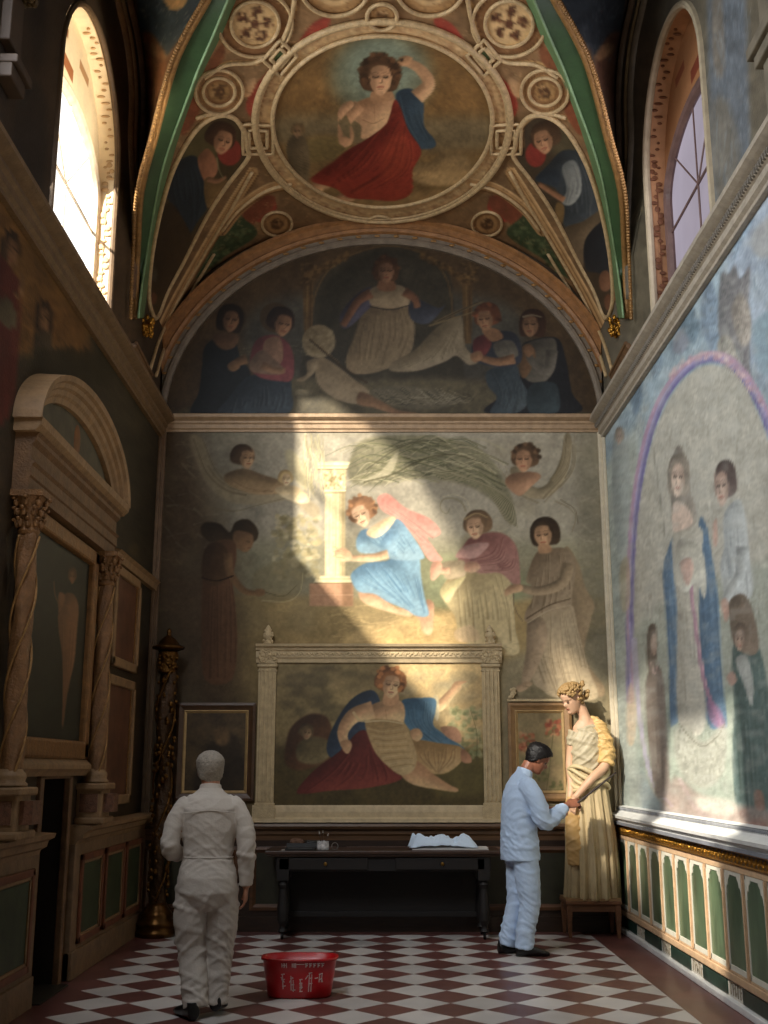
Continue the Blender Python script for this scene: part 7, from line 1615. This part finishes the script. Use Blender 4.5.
# ---- the man in white walking away
fg = Figure('person', (-1.15, 7.66, 0), math.radians(7), 'grey-haired man in white overalls walking away, seen from behind', 'person')
hc2 = np.array([-.008, .035, 1.425])
def TH2(V):
    V = np.asarray(V, float); a = math.radians(12); c, s_ = math.cos(a), math.sin(a); return np.stack([V[..., 0]*c - V[..., 1]*s_ + hc2[0], V[..., 0]*s_ + V[..., 1]*c + hc2[1], V[..., 2] + hc2[2]], -1)
sh_R, el_R, wr_R = (.195, -.01, 1.33), (.25, -.03, 1.03), (.255, .01, .79)
sh_L, el_L, wr_L = (-.195, -.01, 1.33), (-.245, -.04, 1.04), (-.20, .2, .98)
b = MB(); add_head(b, TH2, .98); limb(b, [(0, 0, 1.32), (0, .01, 1.42), (0, .03, 1.50)], [.075, .062, .062])
loft(b, [((0, 0, .75), .14, .1), ((0, 0, .95), .13, .09), ((0, .0, 1.2), .15, .1), ((0, .0, 1.34), .15, .08), ((0, .01, 1.40), .06, .06)])
for s_ in ((sh_R, el_R, wr_R), (sh_L, el_L, wr_L)): limb(b, [np.array(s_[0])*(.72, 1, 1) - (0, 0, .03), s_[1], s_[2]], [.04, .036, .028])
limb(b, [(-.085, 0, .78), (-.098, 0, .60), (-.085, .03, .40), (-.06, -.02, .20), (-.045, -.055, .06)], [.07, .06, .045, .038, .03]); limb(b, [(.085, 0, .78), (.098, .02, .60), (.092, .05, .40), (.082, .05, .20), (.078, .04, .06)], [.07, .06, .045, .038, .03])
add_hand(b, wr_R, (-.03, .12, -1), (.95, -.1, .0), (0, .95, -.1), .45, .18); add_hand(b, wr_L, (.25, .9, .2), (-.7, -.1, .7), (.4, .2, .8), .6, .18)
body = fg.part('person', b, SKIN_L, .0048, 2)
OVER = mat('white_overall_cotton', 'b5aca2', .85, nscale=12, namp=.05, bump=.14, bscale=90)
b = MB()
loft(b, [((0, -.005, .66), .11, .08), ((0, -.012, .70), .165, .125), ((0, -.02, .77), .196, .158), ((0, -.018, .85), .196, .155), ((0, -.01, .93), .175, .135), ((0, -.005, .99), .158, .12), ((0, -.005, 1.06), .164, .122), ((0, -.005, 1.18), .192, .135), ((0, -.005, 1.29), .205, .130), ((0, .0, 1.35), .17, .105), ((0, .008, 1.39), .105, .08), ((0, .015, 1.425), .068, .066)], 26)
for (s0, e0, w0), sx in (((sh_R, el_R, wr_R), 1), ((sh_L, el_L, wr_L), -1)):
    s0, e0, w0 = map(np.array, (s0, e0, w0)); limb(b, [s0*(.45, 1, 1) + (0, 0, .0), s0*(.80, 1, 1) + (0, -.003, -.018), (s0 + e0)/2 + np.array([sx*.008, -.01, 0]), e0 + (0, -.008, 0), (e0 + w0)/2, w0 - (w0 - e0)*.05], [.045, .066, .064, .058, .052, .044], 18)
limb(b, [(-.085, -.005, .80), (-.098, .0, .60), (-.085, .03, .40), (-.06, -.02, .20), (-.045, -.055, .065)], [.118, .112, .094, .082, .078], 18)
limb(b, [(.085, -.005, .80), (.098, .02, .60), (.092, .05, .40), (.082, .05, .20), (.078, .04, .07)], [.118, .110, .090, .080, .076], 18)
zo = lambda V: .35 + .9*np.exp(-((V[:, 2] - .18)/.12)**2) + .7*np.exp(-((V[:, 2] - .45)/.1)**2) + .9*np.exp(-((V[:, 2] - .70)/.06)**2) + .5*np.exp(-((V[:, 2] - 1.0)/.08)**2) + .8*np.exp(-(((V[:, 2] - 1.04)/.1)**2 + ((np.abs(V[:, 0]) - .27)/.06)**2))
ov_ = fg.part('overalls', b, OVER, .0065, 2, .008, zo, keep=lambda V: V[:, 2] > .03)
b = MB(); loft(b, [((0, .008, 1.385), .082, .076), ((0, .014, 1.425), .074, .071), ((0, .018, 1.447), .071, .069)], 24); fg.part('collar', b, OVER, .006, 1)
b = MB(); b2 = MB(); yk = [(x, -.128 + .35*abs(x)**1.8 - .01, 1.285 - .10*abs(x)) for x in np.linspace(-.17, .17, 20)]; b.tube(yk, .004, 6); wst = [(.166*math.sin(t), -.005 - .129*math.cos(t), .985) for t in np.linspace(-1.4, 1.4, 26)]; b2.tube(wst, .004, 6)
for q_ in (b, b2): q_.v = [tuple(fg.W(np.array([q]))[0]) for q in q_.v]; q_.build('seam', OVER, body, org=fg.loc)
for hx, tl_ in (((-.05, -.14, 0), .0), ((.078, -.03, 0), .25)):
    b = MB(); shoe(b, hx, (-.45 if hx[0] < 0 else .15, 1), .29, tl_); fg.part('shoe', b, BLACKSHOE, .006, 2)
hl2 = lambda a: np.interp(a, [0, .5, .9, 1.3, 1.6, 1.9, 2.4, 3.2], [.84, .84, .78, .60, .46, .28, .2, .18])
hair_shell(lambda V: fg.W(TH2(V)), mat('short_grey_hair', '8f867a', .8, nscale=70, namp=.25, bump=.5, bscale=200), body, .006, hl2, .98, .0015)
# ---- painted statue on the low stand
fg = Figure('statue', (2.005, 11.2, .335), 0, 'painted life-size statue of a woman in cream dress and yellow shawl on low stand', 'statue')
fg.vox = .007
STAT = lambda n, c, **k: mat(n, c, .55, nscale=9, namp=.1, bump=.1, bscale=60, **k)
hs = np.array([-.075, -.02, 1.80]); 
def TS(V):
    V = np.asarray(V, float); V = np.stack([V[..., 0], V[..., 1], V[..., 2] - .03], -1)
    t1 = math.radians(26); y = V[..., 1]*math.cos(t1) + V[..., 2]*math.sin(t1); z = -V[..., 1]*math.sin(t1) + V[..., 2]*math.cos(t1)
    a = math.radians(122); c, s_ = math.cos(a), math.sin(a); return np.stack([V[..., 0]*c - y*s_ + hs[0], V[..., 0]*s_ + y*c + hs[1], z + hs[2]], -1)
b = MB(); add_head(b, TS, 1.16)
limb(b, [(.03, .0, 1.62), (.005, -.01, 1.74), (-.045, -.015, 1.86)], [.08, .054, .056])
loft(b, [((.03, 0, 1.0), .14, .10), ((.03, 0, 1.3), .13, .09), ((.03, 0, 1.5), .145, .10), ((.03, 0, 1.63), .135, .08), ((.02, 0, 1.71), .06, .055)])
limb(b, [(.15, -.02, 1.60), (.185, -.10, 1.28), (.02, -.19, 1.12), (-.135, -.17, .95)], [.055, .05, .04, .03]); add_hand(b, (-.145, -.17, .94), (-.25, .05, -1), (-.5, -.8, 0), (.4, -.5, -.3), .35, .185)
limb(b, [(-.09, .0, 1.58), (-.14, .03, 1.28), (-.15, -.05, 1.05), (-.18, -.1, .92)], [.05, .045, .036, .028]); add_hand(b, (-.195, -.1, .91), (-.1, -.1, -1), (-.9, -.2, 0), (.1, -.9, -.2), .35, .18)
limb(b, [(.08, 0, 1.0), (.08, 0, .1)], [.09, .05]); limb(b, [(-.06, 0, 1.0), (-.06, 0, .1)], [.09, .05])
body = fg.part('statue', b, STAT('statue_flesh', 'c29a7c'), .006, 2)
b = MB()          # pleated dress
n = 150; V = []; zz = np.linspace(.0, 1.22, 46)
for z in zz:
    t = z/1.22; rx = np.interp(t, [0, .1, .5, .85, 1], [.236, .232, .222, .19, .165]); ry = np.interp(t, [0, .1, .5, .85, 1], [.185, .18, .165, .14, .125]); am = .030*(1 - .75*t)
    for j in range(n):
        a = 2*PI*j/n; k = 1 + am/.2*(math.sin(15*a + .8*math.sin(3*z) + 1.5*math.sin(2*a)) + .5*math.sin(31*a + 2*z)); V.append((.02 + rx*k*math.cos(a) + .01*math.sin(4*z), ry*k*math.sin(a), z))
f = [(i*n + j, i*n + (j + 1) % n, (i + 1)*n + (j + 1) % n, (i + 1)*n + j) for i in range(45) for j in range(n)] + [tuple(range(n))[::-1], tuple(45*n + j for j in range(n))]
b.add([tuple(fg.W(np.array([q]))[0]) for q in V], f); b.build('dress', STAT('statue_dress', 'b09c76'), body, smooth=True, org=fg.loc)
b = MB(); loft(b, [((.03, 0, 1.15), .165, .12), ((.03, 0, 1.24), .155, .115), ((.035, 0, 1.40), .165, .125), ((.04, 0, 1.52), .165, .118), ((.035, .01, 1.61), .125, .09), ((.03, .02, 1.635), .09, .06)], 24); loft(b, [((-.09, .0, 1.58), .06, .055), ((-.115, .01, 1.44), .056, .05)], 14)
fg.part('bodice', b, STAT('statue_bodice', 'a89c80'), .007, 2, .012)
b = MB()          # waist swag
for k in range(5): b.tube([(.03 - .19*math.cos(t), -.155*math.sin(t) - .01, 1.21 - .035*k + .05*math.sin(2*t + k) - .03*math.sin(t)) for t in np.linspace(-.25, PI + .25, 26)], .022, 8)
b.v = [tuple(fg.W(np.array([q]))[0]) for q in b.v]; b.build('sash', STAT('statue_sash', 'b8a67e'), body, smooth=True, org=fg.loc)
b = MB()          # yellow shawl over the shoulder and upper arm
limb(b, [(.07, .03, 1.70), (.135, .0, 1.64), (.18, -.04, 1.50), (.195, -.075, 1.36), (.185, -.095, 1.27)], [.04, .07, .082, .082, .07], 20); loft(b, [((.09, .075, 1.66), .09, .05), ((.12, .09, 1.45), .11, .055), ((.14, .09, 1.2), .10, .055), ((.15, .08, 1.10), .07, .045)], 18)
fg.part('shawl', b, STAT('statue_shawl', 'c2a066'), .007, 2, .016)
b = MB(); loft(b, [((-.15, -.09, .95), .06, .05), ((-.155, -.105, .7), .075, .05), ((-.15, -.115, .45), .085, .045), ((-.15, -.115, .32), .075, .035)], 16)
fg.part('shawl_end', b, STAT('statue_orange_drape', 'b8935c'), .007, 2, .006)
b = MB(); rr = random.Random(15); V, nt, na = head_pts(1.16, 30, 40, .012); VT = TS(V)
for i in range(430):
    k = rr.randrange(len(V)); x, y, z = V[k]
    t = z/(.235*1.16); a = abs(math.atan2(x, y))
    if t < np.interp(a, [0, .7, 1.2, 1.6, 2.2, 3.2], [.86, .80, .60, .38, .2, .2]): continue
    p = VT[k]; b.blob(tuple(fg.W(p[None])[0]), (.017, .017, .017), 4, .3)
for i in range(26): b.blob(tuple(fg.W(TS(np.array([[rr.gauss(0, .035), -.13 + rr.gauss(0, .03), .15 + rr.gauss(0, .04)]])))[0]), (.024, .024, .024), 4, .3)
b.build('hair', STAT('statue_hair', '96784a'), body, smooth=True, org=fg.loc)
for sx in (-1, 1):
    b = MB().blob((0, 0, 0), (.013, .010, .007), 6); b.v = [tuple(fg.W(TS(np.array([[x + sx*.036, y + .094, z + .14]])))[0]) for x, y, z in b.v]; b.build('eye', mat('statue_eye', '5a3a28', .5), body, smooth=True, org=fg.loc)
b = MB(); b.v = []; b.tube([tuple(fg.W(TS(np.array([[x, .104 - abs(x)*.25, .07]])))[0]) for x in np.linspace(-.024, .024, 7)], .0045, 6); b.build('lips', mat('statue_lips', 'a8503f', .5), body, smooth=True, org=fg.loc)
MB().box(1.745, 2.265, 11.025, 11.405, .331, .352).build('plinth', STAT('statue_plinth', '8c6c48'), body, org=fg.loc)
# ---------------------------------------------------------------- camera, light, world
sc = bpy.context.scene
cam = bpy.data.cameras.new('camera'); co = bpy.data.objects.new('camera', cam); C.objects.link(co); sc.camera = co
cam.sensor_fit = 'VERTICAL'; cam.sensor_height = 36.0; cam.lens = 36.0*F/1024; cam.clip_start = .05
f_ = Vector((_cp*_sy, _cp*_cy, _sp)); r_ = Vector((_cy, -_sy, 0)); u_ = r_.cross(f_)
R_ = Matrix((r_, u_, -f_)).transposed(); co.matrix_world = Matrix.Translation(CAM) @ R_.to_4x4()
def lamp(kind, name, loc, target, power, color=(1, 1, 1), **k):
    l = bpy.data.lights.new(name, kind); l.energy = power; l.color = color
    for a, v in k.items(): setattr(l, a, v)
    o = bpy.data.objects.new(name, l); C.objects.link(o); o.location = loc
    d = Vector(target) - Vector(loc); o.rotation_euler = d.to_track_quat('-Z', 'Y').to_euler(); return o
SUNC = (1.0, .92, .79)
lamp('SPOT', 'sun_through_window', (-5.66, 3.69, 9.1), (-2.5, 8.15, 6.05), SUN_W, SUNC, spot_size=math.radians(34), spot_blend=.1, shadow_soft_size=.10)
lamp('SPOT', 'added_slot_spot', (-6.9, -.5, 10.1), (-2.4, 5.28, 5.8), SLOT_SPOT_W, SUNC, spot_size=math.radians(18), spot_blend=.1, shadow_soft_size=.14)  # added spot shining through an unseen slot onto the statue corner
lamp('SPOT', 'added_slit_spot', (-6.9, 1.6, 10.5), (-2.4, 4.63, 6.13), SLIT_SPOT_W, SUNC, spot_size=math.radians(12), spot_blend=.1, shadow_soft_size=.1)  # added spot through the unseen slit, for the bright bar on the right wall
lamp('SPOT', 'tympanum_fill_lamp', (-1.0, 8.0, 5.7), (-2.6, 8.25, 6.95), 330, (1, .88, .7), spot_size=math.radians(44), spot_blend=.5, shadow_soft_size=.2)  # added fill lamp in the room, standing in for sun bounced onto the tympanum
lamp('AREA', 'window_sky_light', (-2.3, 7.6, 6.1), (2.0, 8.9, 4.2), WIN_W, (.93, .97, 1.0), shape='RECTANGLE', size=1.2, size_y=1.6, spread=math.radians(150))
lamp('AREA', 'left_wall_fill_lamp', (-2.2, 4.2, 6.3), (2.4, 8.6, 2.0), LEFT_FILL_W, (.93, .96, 1.0), shape='RECTANGLE', size=1.6, size_y=2.2, spread=math.radians(120))  # added fill lamp by the left wall, out of view; no window is built there
lamp('AREA', 'right_window_sky_light', (2.25, 8.2, 6.3), (-1.6, 9.6, 6.6), 18, (.95, .9, 1.0), shape='RECTANGLE', size=1.0, size_y=1.2)
lamp('AREA', 'vault_fill_lamp', (0.2, 4.2, .5), (0, 9.6, 6.9), 26, (1.0, .84, .64), shape='RECTANGLE', size=2.6, size_y=2.6, spread=math.radians(90))  # added fill lamp below the view, standing in for light bounced to the vault
w = bpy.data.worlds.new('world'); sc.world = w; w.use_nodes = True
bg = w.node_tree.nodes['Background']; bg.inputs['Color'].default_value = (1.0, .82, .64, 1); bg.inputs['Strength'].default_value = AMB
sc.view_settings.view_transform = 'Standard'; sc.view_settings.look = 'None'; sc.view_settings.exposure = 0; sc.view_settings.gamma = 1.0
sc.cycles.max_bounces = 6; sc.cycles.diffuse_bounces = 4; sc.cycles.use_denoising = True
sc.cycles.sample_clamp_indirect = 4.0
